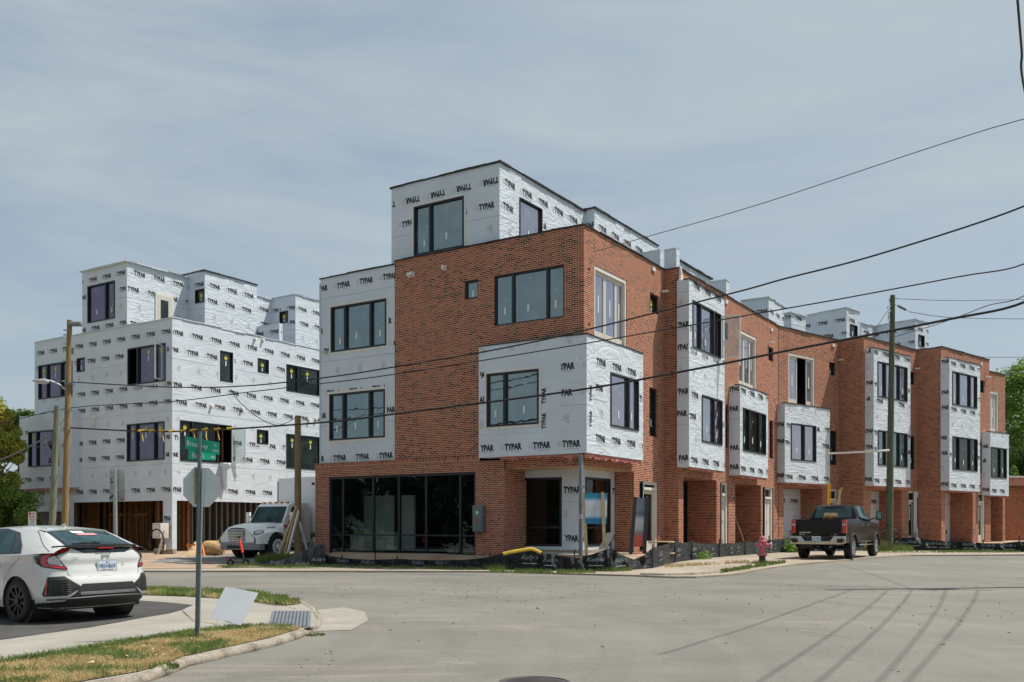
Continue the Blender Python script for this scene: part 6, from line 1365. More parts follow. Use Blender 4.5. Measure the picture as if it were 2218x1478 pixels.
# glass
mb = MB(); patch(mb, f_roof, [(-.775, -.90), (-.03, -.90), (-.03, .90), (-.775, .90)], .004, M_CARB, .06, .15); mb.build('hatch_trim', car, local=True, smooth=True)
mb = MB(); patch(mb, f_roof, [(-.755, -.84), (-.08, -.82), (-.05, 0), (-.08, .82), (-.755, .84)], .008, M_CGL, .06, .15); o = mb.build('rear_window', car, local=True, smooth=True)
m2 = MB(); m2.mesh([(-.72, .05, 1.20), (-.74, .42, 1.18), (-.735, .42, 1.195), (-.715, .05, 1.215)], [(0, 1, 2, 3)], M_CARB); m2.tube([(-.70, -.02, 1.195), (-.72, .18, 1.19), (-.70, .44, 1.19)], .012, M_CARB, 6); m2.build('wiper', car, local=True)
m2 = MB(); 
for (x, w, ww, hh, m) in ((-.22, .12, .10, .05, M_WHITE), (-.32, -.05, .16, .045, pm('pink_sticker', (.55, .25, .26), .5))):
    c = f_roof(x, w); n = Vector((-.31, 0, .95)); m2.mesh([c+Vector((0, a*ww, 0))+Vector((.95, 0, .31))*b*hh+n*.014 for a, b in ((-1, -1), (1, -1), (1, 1), (-1, 1))], [(0, 1, 2, 3)], m)
m2.build('window_sticker', o, local=True)
for s in (1, -1):
    mb = MB(); patch(mb, lambda x, v, s=s: f_up(x, s*v), [(-.06, .06), (.06, .38), (.38, .84), (.8, .97), (1.55, .97), (1.95, .62), (2.32, .06)], .004, M_CARB, .1, .12); mb.build('window_surround', car, local=True, smooth=True)
    for poly in ([(.24, .10), (.34, .52), (.50, .82), (.9, .93), (1.02, .93), (1.02, .10)], [(1.10, .10), (1.10, .93), (1.5, .93), (1.9, .58), (2.22, .10)], [(.02, .10), (.12, .38), (.26, .56), (.19, .10)]):
        mb = MB(); patch(mb, lambda x, v, s=s: f_up(x, s*v), poly, .008, M_CGL, .1, .12); mb.build('side_window', car, local=True, smooth=True)
mb = MB(); patch(mb, f_roof, [(1.62, -.9), (2.4, -.95), (2.4, .95), (1.62, .9)], .006, M_CGL, .1, .15); mb.build('windscreen', car, local=True, smooth=True)
# roof spoiler and wing bar
mb = MB(); 
vs = []; 
for i in range(21):
    w = -1+i*.1; c0 = f_roof(.06, w*.98); c1 = f_roof(-.13, w*.93); z1_ = c0.z-.012
    vs += [c0+Vector((0, 0, .006)), Vector((c1.x, c1.y, z1_)), Vector((c1.x+.01, c1.y, z1_-.028)), Vector((c0.x-.04, c0.y, c0.z-.05))]
mb.mesh(vs, [(4*i+j, 4*i+j+1, 4*(i+1)+j+1, 4*(i+1)+j) for i in range(20) for j in range(3)], M_CARW); mb.build('roof_spoiler', car, local=True, smooth='auto')
mb = MB(); P = []; R_l = []
for i in range(25):
    a = -.86+i*1.72/24; c = f_rear(a, 1.11); e = abs(a)/.86; P.append(Vector((c.x-.045+.05*e**3, c.y*1.0, 1.155-.025*e**2))); R_l.append(.030-.010*e**2)
mb.tube(P, R_l, M_CARB, 10); mb.build('wing_bar', car, local=True, smooth='auto')
mb = MB(); patch(mb, f_rear, [(-.60, 1.125), (-.38, 1.045), (.38, 1.045), (.60, 1.125)], .004, M_CARB, .08, .05); patch(mb, f_rear, [(-.46, 1.115), (-.34, 1.06), (-.08, 1.055), (-.08, 1.11)], .007, M_CGL, .08, .05); patch(mb, f_rear, [(.46, 1.115), (.34, 1.06), (.08, 1.055), (.08, 1.11)], .007, M_CGL, .08, .05); mb.build('lower_rear_window', car, local=True, smooth=True)
mb = MB(); mb.box((-.885, 0, 1.118), (.02, .26, .02), M_TAIL); mb.build('brake_light', car, local=True)
# tail lamps
HOUS = [(.60, 1.135), (.84, 1.085), (1.00, 1.035), (1.16, .985), (1.10, .90), (.96, .835), (.62, .795), (.60, .815), (.70, .93), (.775, 1.005), (.61, 1.075)]
REDP = [(.61, 1.125), (.82, 1.065), (.985, 1.0), (1.02, .93), (.95, .85), (.63, .805), (.64, .835), (.86, .875), (.91, .93), (.89, .985), (.80, 1.02), (.62, 1.085)]
CLRP = [(.88, .975), (.895, .93), (.85, .885), (.66, .85), (.71, .93), (.79, 1.005)]
for g in (lambda p: p, mir):
    mb = MB(); patch(mb, f_rear, g(HOUS), .010, M_CARB, .05, .05); l = mb.build('tail_lamp', car, local=True, smooth=True)
    mb = MB(); patch(mb, f_rear, g(REDP), .016, M_TAIL, .05, .05); mb.build('red_lens', l, local=True, smooth=True)
    mb = MB(); patch(mb, f_rear, g(CLRP), .016, M_CLR, .05, .05); mb.build('clear_lens', l, local=True, smooth=True)
    VENT = [(.90, .690), (.66, .705), (.55, .62), (.43, .545), (.50, .50), (.64, .42), (1.00, .405), (1.03, .44)]
    mb = MB(); patch(mb, f_rear, g(VENT), .008, M_TRIM, .05, .05); v = mb.build('bumper_vent', car, local=True, smooth=True)
    mb = MB()
    for i in range(7):
        z = .44+i*.034; a0, a1 = .60+.04*(i > 4), .88
        pts = [f_rear(a, z+.006*math.sin(a*70))+Vector((-.012, 0, 0)) for a in [a0+(a1-a0)*k/10 for k in range(11)]]
        if g is mir: pts = [Vector((p.x, -p.y, p.z)) for p in pts]
        mb.tube(pts, .006, M_CARB, 4)
    mb.build('vent_mesh', v, local=True)
    mb = MB(); patch(mb, f_rear, g([(.905, .655), (.925, .655), (.975, .44), (.945, .425)]), .018, M_TAIL, .05, .05); mb.build('reflector', car, local=True, smooth=True)
mb = MB(); patch(mb, f_rear, [(-.42, .585), (.42, .585), (.51, .47), (.68, .335), (1.12, .30), (1.13, .235), (-1.13, .235), (-1.12, .30), (-.68, .335), (-.51, .47)], .008, M_TRIM, .06, .05)
for z in (.43, .445, .46): 
    mb.tube([f_rear(a, z)+Vector((-.016, 0, 0)) for a in [-.46+.92*i/12 for i in range(13)]], .004, M_STEEL, 4)
mb.tube([f_rear(a, .385-.03*(abs(a)/.95)**2)+Vector((-.012, 0, 0)) for a in [-.95+1.9*i/24 for i in range(25)]], .014, pm('dark_grey_trim', (.06, .065, .068), .5), 6)
mb.build('diffuser', car, local=True, smooth='auto')
mb = MB()
for s in (1, -1):
    seam = [(.60, .80), (.585, .70), (.55, .69)]
    mb.tube([f_rear(s*a, z)+Vector((-.001, 0, 0)) for a, z in [(.615, .80), (.60, .73), (.56, .695), (.3, .69), (0, .69)]], .004, M_TRIM, 4)
    mb.tube([f_up(x, s*v)+Vector((-.001, s*.003, .002)) for x, v in catmull([Vector((*q_, 0)).xy.to_3d() for q_ in [(.10, 1.35), (.06, 1.05), (-.10, .90), (-.35, .66), (-.55, .45), (-.68, .22)]], 6) and [(p_.x, p_.y) for p_ in catmull([(.10, 1.35, 0), (.06, 1.05, 0), (-.10, .90, 0), (-.35, .66, 0), (-.55, .45, 0), (-.68, .22, 0)], 6)]], .0035, M_TRIM, 4)
    F_ = f_side(s)
    for xs in ([( -.06, .97), (.22, .75), (.36, .5), (.40, .3), (.40, .1)], [(1.06, 1.0), (1.05, .6), (1.03, .1)], [(2.3, 1), (2.32, .7), (2.2, .1)]):
        mb.tube([F_(*p)+Vector((0, s*.001, 0)) for p in xs], .0035, M_TRIM, 4)
mb.build('panel_gap', car, local=True)
for s in (1, -1):
    mb = MB(); F_ = f_side(s); mb.tube([F_(.50, .82)+Vector((0, s*.02, 0)), F_(.60, .83)+Vector((0, s*.035, 0)), F_(.70, .82)+Vector((0, s*.02, 0))], .014, M_CARW, 8); mb.build('door_handle', car, local=True, smooth=True)
    mb = MB(); mb.box((2.02, s*.98, 1.02), (.12, .2, .13), M_CARW); mb.build('door_mirror', car, local=True, bevel=.03)
mb = MB(); mb.mesh([(.36, -.012, 1.44), (.36, .012, 1.44), (.20, .01, 1.42), (.20, -.01, 1.42), (.20, .002, 1.505), (.22, -.002, 1.505)], [(0, 1, 2, 3), (0, 3, 5), (1, 4, 2), (0, 5, 4, 1), (2, 4, 5, 3)], M_CARW); mb.build('antenna_fin', car, local=True)
mb = MB(); px_ = f_rear(0, .86).x-.022
mb.box((px_, -.02, .845), (.012, .335, .175), M_CHR); n = mb.build('number_plate', car, local=True, bevel=.004)
mb = MB(); mb.box((px_-.007, -.02, .842), (.003, .305, .145), pm('plate_white', (.55, .62, .68), .5, noise=.1, nscale=20)); M_PB = pm('plate_blue', (.04, .10, .22), .5, noise=0)
mb.text('HKH-8634', (px_-.012, -.02, .842), (0, -1, 0), (0, 0, 1), .07, M_PB, w=.27, bold=.01); mb.text('NORTH CAROLINA', (px_-.012, -.02, .785), (0, -1, 0), (0, 0, 1), .016, M_TAIL, w=.2); mb.text('FIRST', (px_-.012, -.02, .898), (0, -1, 0), (0, 0, 1), .018, M_TAIL, w=.07); mb.build('plate_face', n, local=True)
mb = MB(); ex = f_rear(0, 1.0).x-.012; mb.text('H', (ex-.003, 0, .985), (0, -1, 0), (0, 0, 1), .055, M_CHR, w=.075, bold=.03)
ring = [(.062*math.copysign(abs(math.cos(t))**.5, math.cos(t))*(1+.12*math.sin(t)), .045*math.copysign(abs(math.sin(t))**.5, math.sin(t))) for t in [i*math.pi/14 for i in range(29)]]
mb.tube([Vector((ex, y, .985+z)) for y, z in ring], .006, M_CHR, 6, cap=False); mb.text('CIVIC', tuple(f_rear(.47, .965)+Vector((-.006, 0, 0))), (.09, -1, 0), (0, 0, 1), .032, M_CHR, w=.19, bold=.02); mb.build('badge', car, local=True)
mb = MB(); c = f_rear(-.30, .86); mb.box((c.x-.006, c.y, c.z-.02), (.004, .06, .015), pm('blue_sticker', (.08, .35, .5), .5)); mb.text('2', (c.x-.008, c.y, c.z+.02), (0, -1, 0), (0, 0, 1), .03, pm('blue_sticker', (0, 0, 0))); mb.build('bumper_sticker', car, local=True)

# ---------------- black pickup
pk = root('parked_pickup', 'black heavy-duty pickup truck with lumber in its bed parked on the sidewalk, seen from behind', 'pickup truck', (12.08, 36.5, ZR(12.1, 36.4)+.06), rz=math.atan2(.842, .54))
M_PK = pm('black_pickup_paint', (.0045, .0045, .005), .28, noise=.0, coat=.08, spec=.3); M_PD_ = pm('dusty_chrome', (.46, .42, .36), .22, metal=.75, noise=.15)
ws = 1.0
LOW = [(-1.12, .60), (-1.16, .85), (-1.12, 1.48), (1.05, 1.50), (1.06, 1.46), (3.55, 1.40), (4.55, 1.32), (4.72, 1.2), (4.75, .62), (4.2, .55), (.9, .55)]
def arched(y0, y1, m, mb, cxs, r, z0, outline):
    """side skin with round wheel cut-outs"""
    poly = []
    for p in outline: poly.append(p)
    mb.prism(poly, y0, y1, m)
def side_outline(cxs, zc, r, base, top):
    pts = list(top)
    for cx in sorted(cxs, reverse=True):
        a0 = math.asin(max(-1, min(1, (base-zc)/r)))
        for i in range(13):
            a = a0+(math.pi-2*a0)*i/12; pts.append((cx+r*math.cos(a), zc+r*math.sin(a)))
    return pts
side = side_outline([0, 3.95], .43, .50, .60, [(-1.12, .60), (-1.16, .85), (-1.10, 1.50), (1.05, 1.52), (2.2, 1.42), (3.3, 1.42), (4.5, 1.34), (4.72, 1.15), (4.72, .60)])
mb = MB()
for y0, y1 in ((.90, 1.0), (-1.0, -.90)): mb.prism(side, y0, y1, M_PK)
mb.box((3.9, 0, 1.15), (1.6, 1.82, .42), M_PK); mb.box((2.0, 0, 1.0), (2.4, 1.82, .75), M_PK); mb.box((-.05, 0, .80), (2.2, 1.82, .10), M_TRIM)
mb.build('body', pk, local=True, bevel=.025)
mb = MB(); mb.box((-1.10, 0, 1.18), (.07, 1.70, .62), M_PK); tg = mb.build('tailgate', pk, local=True, bevel=.02)
mb = MB(); mb.box((-1.142, .0, 1.46), (.03, 1.66, .06), M_PK); mb.prism([(-.80, 1.34), (.80, 1.34), (.74, 1.05), (-.74, 1.05)], -1.146, -1.13, M_PK, axis='x'); mb.text('SILVERADO', (-1.150, .50, 1.0), (0, -1, 0), (0, 0, 1), .05, M_CHR, w=.42, bold=.02); mb.text('2500 HD', (-1.150, .62, .93), (0, -1, 0), (0, 0, 1), .045, M_CHR, w=.2, bold=.02); mb.text('LT', (-1.150, -.62, .93), (0, -1, 0), (0, 0, 1), .045, M_CHR, w=.07, bold=.02); mb.build('tailgate_panel', tg, local=True)
def cab(x, v):
    T = [(1.0, .96, 1.50, .74, 1.55, 1.56), (1.12, .96, 1.50, .73, 1.90, 1.93), (1.3, .96, 1.50, .73, 2.02, 2.06), (2.0, .96, 1.46, .74, 2.05, 2.09), (2.7, .96, 1.43, .73, 1.99, 2.03), (3.15, .94, 1.42, .75, 1.72, 1.76), (3.55, .92, 1.40, .80, 1.44, 1.47)]
    yb, zb, ye, ze, zc = itp(T, x); s = 1 if v >= 0 else -1; v = abs(v)
    if v <= 1: return Vector((x, s*(yb+(ye-yb)*v+.02*math.sin(math.pi*v)), zb+(ze-zb)*v))
    t = v-1; return Vector((x, s*ye*(1-t), ze+(zc-ze)*math.sin(t*math.pi/2)))
mb = MB(); surf(mb, cab, 1.0, 3.55, 40, -2, 2, 32, M_PK); mb.mesh([(1.0, .96, 1.5), (1.0, -.96, 1.5), (1.0, -.72, 1.56), (1.0, .72, 1.56)], [(0, 1, 2, 3)], M_PK); mb.build('cab', pk, local=True, smooth='weld')
mb = MB(); O = Vector((1.9, 0, 1.5)); patch(mb, lambda x, w: Vector((cab(x, 1).x, w*cab(x, 1).y, cab(x, 1).z)), [(1.005, -.96), (1.20, -.88), (1.20, .88), (1.005, .96)], .012, M_CGL, .04, .2, out=O); mb.build('rear_window', pk, local=True, smooth=True)
for s in (1, -1):
    for poly in ([(1.28, .12), (1.36, .88), (2.0, .9), (2.0, .12)], [(2.08, .12), (2.08, .9), (2.65, .88), (3.2, .12)]):
        mb = MB(); patch(mb, lambda x, v, s=s: cab(x, s*v), poly, .010, M_CGL, .1, .2, out=O); mb.build('side_window', pk, local=True, smooth=True)
    mb = MB(); L_ = [(-1.175, s*.875, .98), (-1.175, s*.875, 1.44)]; mb.box((-1.10, s*.925, 1.22), (.16, .17, .50), M_TAIL); t_ = mb.build('tail_lamp', pk, local=True, bevel=.03)
    mb = MB(); mb.box((-1.165, s*.92, 1.29), (.05, .10, .07), M_CLR); mb.build('clear_lens', t_, local=True, bevel=.01)
    mb = MB(); mb.bar((3.0, s*.95, 1.50), (2.98, s*1.22, 1.58), .08, .05, M_TRIM); mb.box((2.97, s*1.32, 1.66), (.12, .22, .36), M_TRIM); mr_ = mb.build('towing_mirror', pk, local=True, bevel=.02)
    mb = MB(); mb.box((2.905, s*1.32, 1.67), (.008, .15, .26), pm('mirror_glass', (.03, .22, .19), .08, noise=0, spec=1)); mb.build('mirror_glass', mr_, local=True)
    mb = MB(); mb.box((2.0, s*.98, .52), (2.4, .16, .05), M_CHR); mb.build('running_board', pk, local=True, bevel=.015)
    for cx in (0, 3.95):
        wheel(pk, (cx, s*.86, .42), .42, .28, s, M_ALR, rr=.62, spokes=6)
        mb = MB(); n = 20
        for i in range(n):
            a0, a1 = math.pi*i/n, math.pi*(i+1)/n
            P = [Vector((cx+r*math.cos(a), s*y, .43+r*math.sin(a))) for a in (a0, a1) for r, y in ((.57, 1.002), (.50, 1.045), (.49, .90))]
            mb.face([P[0], P[3], P[4], P[1]], M_TRIM); mb.face([P[1], P[4], P[5], P[2]], M_TRIM)
        mb.build('wheel_arch', pk, local=True)
    for xx in (1.62, 2.5): 
        mb = MB(); mb.box((xx, s*1.01, 1.27), (.16, .03, .035), M_CHR); mb.build('door_handle', pk, local=True, bevel=.008)
mb = MB(); mb.prism([(-1.0, .87), (-.60, .87), (-.46, .68), (.46, .68), (.60, .87), (1.0, .87), (1.02, .74), (1.0, .60), (.85, .56), (-.85, .56), (-1.0, .60), (-1.02, .74)], -1.36, -1.16, M_PD_, axis='x'); bmp = mb.build('rear_bumper', pk, local=True, bevel=.02)
mb = MB(); 
for s in (1, -1): mb.prism([(s*.70, .72), (s*.74, .78), (s*.95, .78), (s*.98, .70), (s*.9, .62), (s*.74, .62)], -1.368, -1.355, M_TRIM, axis='x')
mb.build('bumper_step', bmp, local=True)
mb = MB(); mb.box((-1.21, .02, .77), (.10, .9, .18), M_TRIM); mb.box((-1.265, .05, .77), (.02, .33, .17), pm('plate_white', (0, 0, 0))); mb.text('PJK-2406', (-1.278, .05, .77), (0, -1, 0), (0, 0, 1), .065, M_PB, w=.27); mb.build('number_plate', pk, local=True)
mb = MB(); mb.box((1.8, 0, .62), (5.0, .9, .2), M_TRIM); mb.tube([(-.0, -.8, .42), (0, .8, .42)], .07, M_TRIM, 10); mb.lathe((0, 0, .42), [(.02, -.2), (.18, -.1), (.18, .1), (.02, .2)], M_TRIM, 12); mb.tube([(-.5, -.35, .5), (-1.15, -.42, .46)], .045, M_STEEL, 8); mb.box((-1.2, 0, .46), (.2, .08, .08), M_TRIM); mb.box((-.8, .45, .5), (.6, .5, .2), M_TRIM); mb.build('underbody', pk, local=True)
mb = MB(); 
pw = pk.matrix_basis.copy(); Mw = Matrix.Translation(Vector(pk.location)) @ Matrix.Rotation(math.atan2(.842, .54), 4, 'Z')
lum = root('lumber_stack', 'two pale planks resting on the tailgate of the black pickup', 'lumber', Mw @ Vector((-1.0, -.3, 1.5)))
for (a, b) in (((-1.35, -.38, 1.66), (.9, .35, 1.05)), ((-1.30, -.62, 1.66), (.9, .1, 1.05))):
    for k in (0, 1):
        mb = MB(); dz = Vector((0, 0, .045*k)); mb.bar(Mw @ (Vector(a)+dz), Mw @ (Vector(b)+dz), .22, .042, M_LUM); mb.build('plank', lum)

# ---------------- white box truck
hb2 = math.atan2(-.842, -.54)
tk = root('box_truck', 'white box truck with a conventional cab parked between the two buildings behind the braced pole', 'truck', (-10.5, 39.4, .13), rz=hb2)
M_TW = pm('truck_white_paint', (.82, .83, .82), .35, noise=.04, coat=.4); M_TG = pm('truck_grey_plastic', (.24, .25, .26), .5, noise=.1)
HS = [(-.45, .86, 1.46, .97, 1.28, 1.06, 1.04), (.1, .82, 1.44, .95, 1.24, 1.13, 1.10), (.6, .78, 1.39, .92, 1.20, 1.14, 1.06), (.95, .72, 1.33, .88, 1.14, 1.12, .96), (1.14, .62, 1.24, .82, 1.05, 1.06, .88)]
def hood(x, v):
    yt, zt__, ys, zs_, yf, zf__ = itp(HS, x); s = 1 if v >= 0 else -1; v = abs(v)*5
    K = [(0, zt__+.03), (yt*.6, zt__+.02), (yt, zt__-.05), (ys, zs_), (yf, zf__), (yf+.03, .62)]
    i = min(4, int(v)); t = v-i; return Vector((x, s*(K[i][0]+(K[i+1][0]-K[i][0])*t), K[i][1]+(K[i+1][1]-K[i][1])*t))
def tarch(q):
    c = sum(q, Vector())/4; return math.hypot(c.x, c.z-.5) < .60 and abs(c.y) > .85
mb = MB(); surf(mb, hood, -.45, 1.14, 34, -1, 1, 80, M_TW, skip=tarch); mb.prism([(1.0, .86), (.80, 1.03), (.60, 1.22), (-.60, 1.22), (-.80, 1.03), (-1.0, .86), (-.95, .62), (.95, .62)], 1.10, 1.15, M_TW, axis='x'); mb.build('hood', tk, local=True, smooth='weld')
mb = MB(); mb.prism([(-.50, 1.20), (.50, 1.20), (.45, .72), (-.45, .72)], 1.14, 1.19, M_TG, axis='x'); gr = mb.build('grille', tk, local=True, bevel=.01)
mb = MB()
for i in range(6): mb.bar((1.20, -.38, .76+i*.065), (1.20, .38, .76+i*.065), .02, .028, M_CHR)
for y in (-.4, -.13, .13, .4): mb.bar((1.198, y, .73), (1.198, y, 1.11), .02, .02, M_CHR)
mb.build('grille_bar', gr, local=True)
mb = MB(); mb.prism([(1.28, -.85), (1.32, -.4), (1.32, .4), (1.28, .85), (1.0, 1.13), (.72, 1.15), (.72, 1.05), (.95, .8), (.95, -.8), (.72, -1.05), (.72, -1.15), (1.0, -1.13)], .38, .68, M_TG, axis='z'); bp2 = mb.build('front_bumper', tk, local=True, bevel=.02)
mb = MB(); mb.box((1.325, 0, .50), (.01, .75, .12), M_TRIM); mb.build('bumper_slot', bp2, local=True)
for s in (1, -1):
    mb = MB(); f = lambda x, v, s=s: hood(x, s*v)
    patch(mb, f, [(.62, .66), (.80, .60), (1.05, .60), (1.12, .70), (1.0, .76), (.72, .76)], .012, M_CARB, .05, .05, out=Vector((0, 0, .8))); patch(mb, f, [(.68, .685), (.82, .625), (1.02, .625), (1.07, .69), (.98, .74), (.76, .74)], .02, M_CLR, .05, .05, out=Vector((0, 0, .8))); mb.build('headlamp', tk, local=True, smooth=True)
    mb = MB(); patch(mb, f, [(-.05, .52), (.35, .50), (.38, .56), (-.02, .59)], .012, M_TG, .05, .05, out=Vector((0, 0, .8))); mb.build('hood_scoop', tk, local=True)
    wheel(tk, (0, s*1.0, .50), .50, .28, s, M_TW, rr=.60, spokes=0, hub=True)
    mb = MB()
    for i in range(10): a = i*math.pi/5; mb.tube([(.17*math.cos(a), s*1.10, .5+.17*math.sin(a)), (.17*math.cos(a), s*1.17, .5+.17*math.sin(a))], .02, M_TRIM, 6)
    mb.lathe((0, s*1.075, .5), [(.29, -.012), (.29, .012)], M_TW, 24, axis='y'); mb.build('wheel_disc', tk, local=True)
    mb = MB(); mb.tube([(0, s*.6, .5), (0, s*.85, .5)], .60, M_TRIM, 24); mb.build('wheel_well', tk, local=True)
CAB = [(-.38, .62), (-.38, 1.42), (-.80, 2.22), (-.98, 2.30), (-1.95, 2.34), (-2.0, 2.2), (-2.0, .62)]
mb = MB(); vs = []
for y, k in ((-1.02, 0), (1.02, 0)):
    for x, z in CAB: vs.append((x, y*(1-.10*smooth(1.4, 2.3, z)), z))
n = len(CAB); mb.mesh(vs, [tuple(range(n)), tuple(range(n, 2*n))[::-1]]+[(i, n+i, n+(i+1) % n, (i+1) % n) for i in range(n)], M_TW); mb.build('cab', tk, local=True, bevel=.05)
nrm_ = Vector((.67, 0, .42)).normalized()*.012
mb = MB(); mb.mesh([Vector(p)+nrm_ for p in ((-.385, .93, 1.46), (-.385, -.93, 1.46), (-.76, -.86, 2.15), (-.76, .86, 2.15))], [(0, 1, 2, 3)], M_CARB); mb.mesh([Vector(p)+nrm_*1.6 for p in ((-.405, .90, 1.50), (-.405, -.90, 1.50), (-.745, -.83, 2.12), (-.745, .83, 2.12))], [(0, 1, 2, 3)], glass_mat('truck_windscreen', (.025, .05, .05), .0, (.5, .62, .62))); mb.build('windscreen', tk, local=True)
for s in (1, -1):
    mb = MB(); mb.mesh([(-.66, s*1.015, 1.40), (-1.45, s*1.032, 1.34), (-1.45, s*.955, 2.16), (-.95, s*.96, 2.14)], [(0, 1, 2, 3)], M_DARK); mb.build('side_window', tk, local=True)
    mb = MB(); mb.tube([(-.62, s*1.03, 1.72), (-.58, s*1.28, 1.74)], .025, M_TRIM, 6); mb.box((-.62, s*1.30, 1.70), (.12, .2, .46), M_TW); mb.build('door_mirror', tk, local=True, bevel=.02)
    mb = MB(); mb.box((-1.35, s*1.035, 1.25), (.14, .03, .04), M_TRIM); mb.build('door_handle', tk, local=True)
    mb = MB(); mb.bar((-.6, s*1.04, 1.45), (-.6, s*1.04, .7), .008, .008, M_TRIM); mb.bar((-1.55, s*1.04, 2.1), (-1.55, s*1.04, .7), .008, .008, M_TRIM); mb.build('panel_gap', tk, local=True)
    mb = MB(); mb.box((-.50, s*1.035, 1.33), (.13, .012, .12), M_RED); mb.build('badge', tk, local=True)
    mb = MB(); mb.box((-1.15, s*1.0, .5), (.9, .2, .08), M_GALV); mb.box((-1.15, s*1.0, .30), (.9, .2, .06), M_GALV); mb.tube([(-1.9, s*.8, .5), (-3.2, s*.8, .5)], .3, M_GALV, 16); mb.build('step', tk, local=True)
mb = MB(); 
for k in ('U', ): mb.text('LEASE', (-.95, 1.040, 1.10), (-1, 0, 0), (0, 0, 1), .07, M_PB, w=.35); mb.text('US DOT', (-.95, 1.040, .98), (-1, 0, 0), (0, 0, 1), .05, M_PB, w=.3); mb.lathe((-.95, 1.04, .84), [(.06, -.003), (.06, .003)], M_PB, 14, axis='y')
mb.build('door_lettering', tk, local=True)
for y in (-.7, -.35, 0, .35, .7): mb = MB(); mb.box((-.95, y, 2.33), (.12, .11, .05), pm('amber_lamp', (.70, .12, .02), .3, noise=0)); mb.build('marker_lamp', tk, local=True, bevel=.015)
mb = MB(); mb.box((-5.5, 0, 2.25), (6.6, 2.44, 2.42), M_TW); bx = mb.build('cargo_box', tk, local=True, bevel=.10)
mb = MB()
for y in (-1.2, 1.2): mb.box((-2.21, y, 2.2), (.05, .06, 2.2), M_GALV)
mb.box((-5.5, 1.235, 1.12), (6.5, .03, .12), M_GALV); mb.box((-2.3, 1.235, 2.2), (.12, .02, 2.2), M_GALV); mb.box((-2.185, .95, 3.15), (.01, .16, .10), M_TRIM); mb.build('box_trim', bx, local=True)
mb = MB(); mb.box((-4.5, 0, .8), (8, .8, .22), M_TRIM); mb.build('chassis', tk, local=True)
for s in (1, -1): wheel(tk, (-6.2, s*.95, .5), .5, .5, s, M_TW, rr=.6, spokes=0, hub=True)
# ================================================================ grass, weeds, trees
def leaf_mat(name, cols, sc=2.5):
    m, nt, b = new_mat(name); L = nt.links.new; tcn = N(nt, 'ShaderNodeTexCoord')
    n = N(nt, 'ShaderNodeTexNoise', Scale=sc, Detail=4, Roughness=.75); L(tcn.outputs['Object'], n.inputs['Vector'])
    r = N(nt, 'ShaderNodeValToRGB'); rr = r.color_ramp; rr.elements[0].position = .30; rr.elements[1].position = .70; rr.elements[0].color = (*cols[0], 1); rr.elements[1].color = (*cols[-1], 1)
    for i, c in enumerate(cols[1:-1]): e = rr.elements.new(.30+.40*(i+1)/(len(cols)-1)); e.color = (*c, 1)
    L(n.outputs['Fac'], r.inputs[0]); L(r.outputs[0], b.inputs['Base Color']); b.inputs['Roughness'].default_value = .6; b.inputs['Specular IOR Level'].default_value = .25
    out = nt.nodes['Material Output']; tr = N(nt, 'ShaderNodeBsdfTranslucent'); L(r.outputs[0], tr.inputs['Color']); mx = N(nt, 'ShaderNodeMixShader'); mx.inputs[0].default_value = .4
    L(b.outputs[0], mx.inputs[1]); L(tr.outputs[0], mx.inputs[2]); L(mx.outputs[0], out.inputs['Surface']); return m
M_GRN = leaf_mat('green_grass', [(.09, .15, .035), (.16, .23, .06), (.27, .31, .10)]); M_DRY = leaf_mat('dry_grass', [(.34, .27, .11), (.56, .43, .22), (.70, .56, .34)])
M_LDK = leaf_mat('dark_leaves', [(.04, .09, .025), (.09, .165, .04), (.19, .26, .075)], .9); M_LYL = leaf_mat('yellow_green_leaves', [(.18, .24, .04), (.34, .38, .07), (.55, .48, .11)], .8)
M_LMD = leaf_mat('mid_green_leaves', [(.09, .17, .03), (.18, .29, .06), (.32, .42, .11)], .9); M_BARK = bark('bark', (.05, .04, .03), (.12, .10, .08))
def pin(p, poly):
    x, y = p; c = False; j = len(poly)-1
    for i in range(len(poly)):
        xi, yi = poly[i]; xj, yj = poly[j]
        if (yi > y) != (yj > y) and x < (xj-xi)*(y-yi)/(yj-yi)+xi: c = not c
        j = i
    return c
def edge_d(p, poly): 
    best = 9
    for i in range(len(poly)):
        ax, ay = poly[i-1]; bx, by = poly[i]; L2_ = (bx-ax)**2+(by-ay)**2 or 1e-9; t = max(0, min(1, ((p[0]-ax)*(bx-ax)+(p[1]-ay)*(by-ay))/L2_)); best = min(best, math.hypot(p[0]-ax-t*(bx-ax), p[1]-ay-t*(by-ay)))
    return best
from mathutils import noise as mn
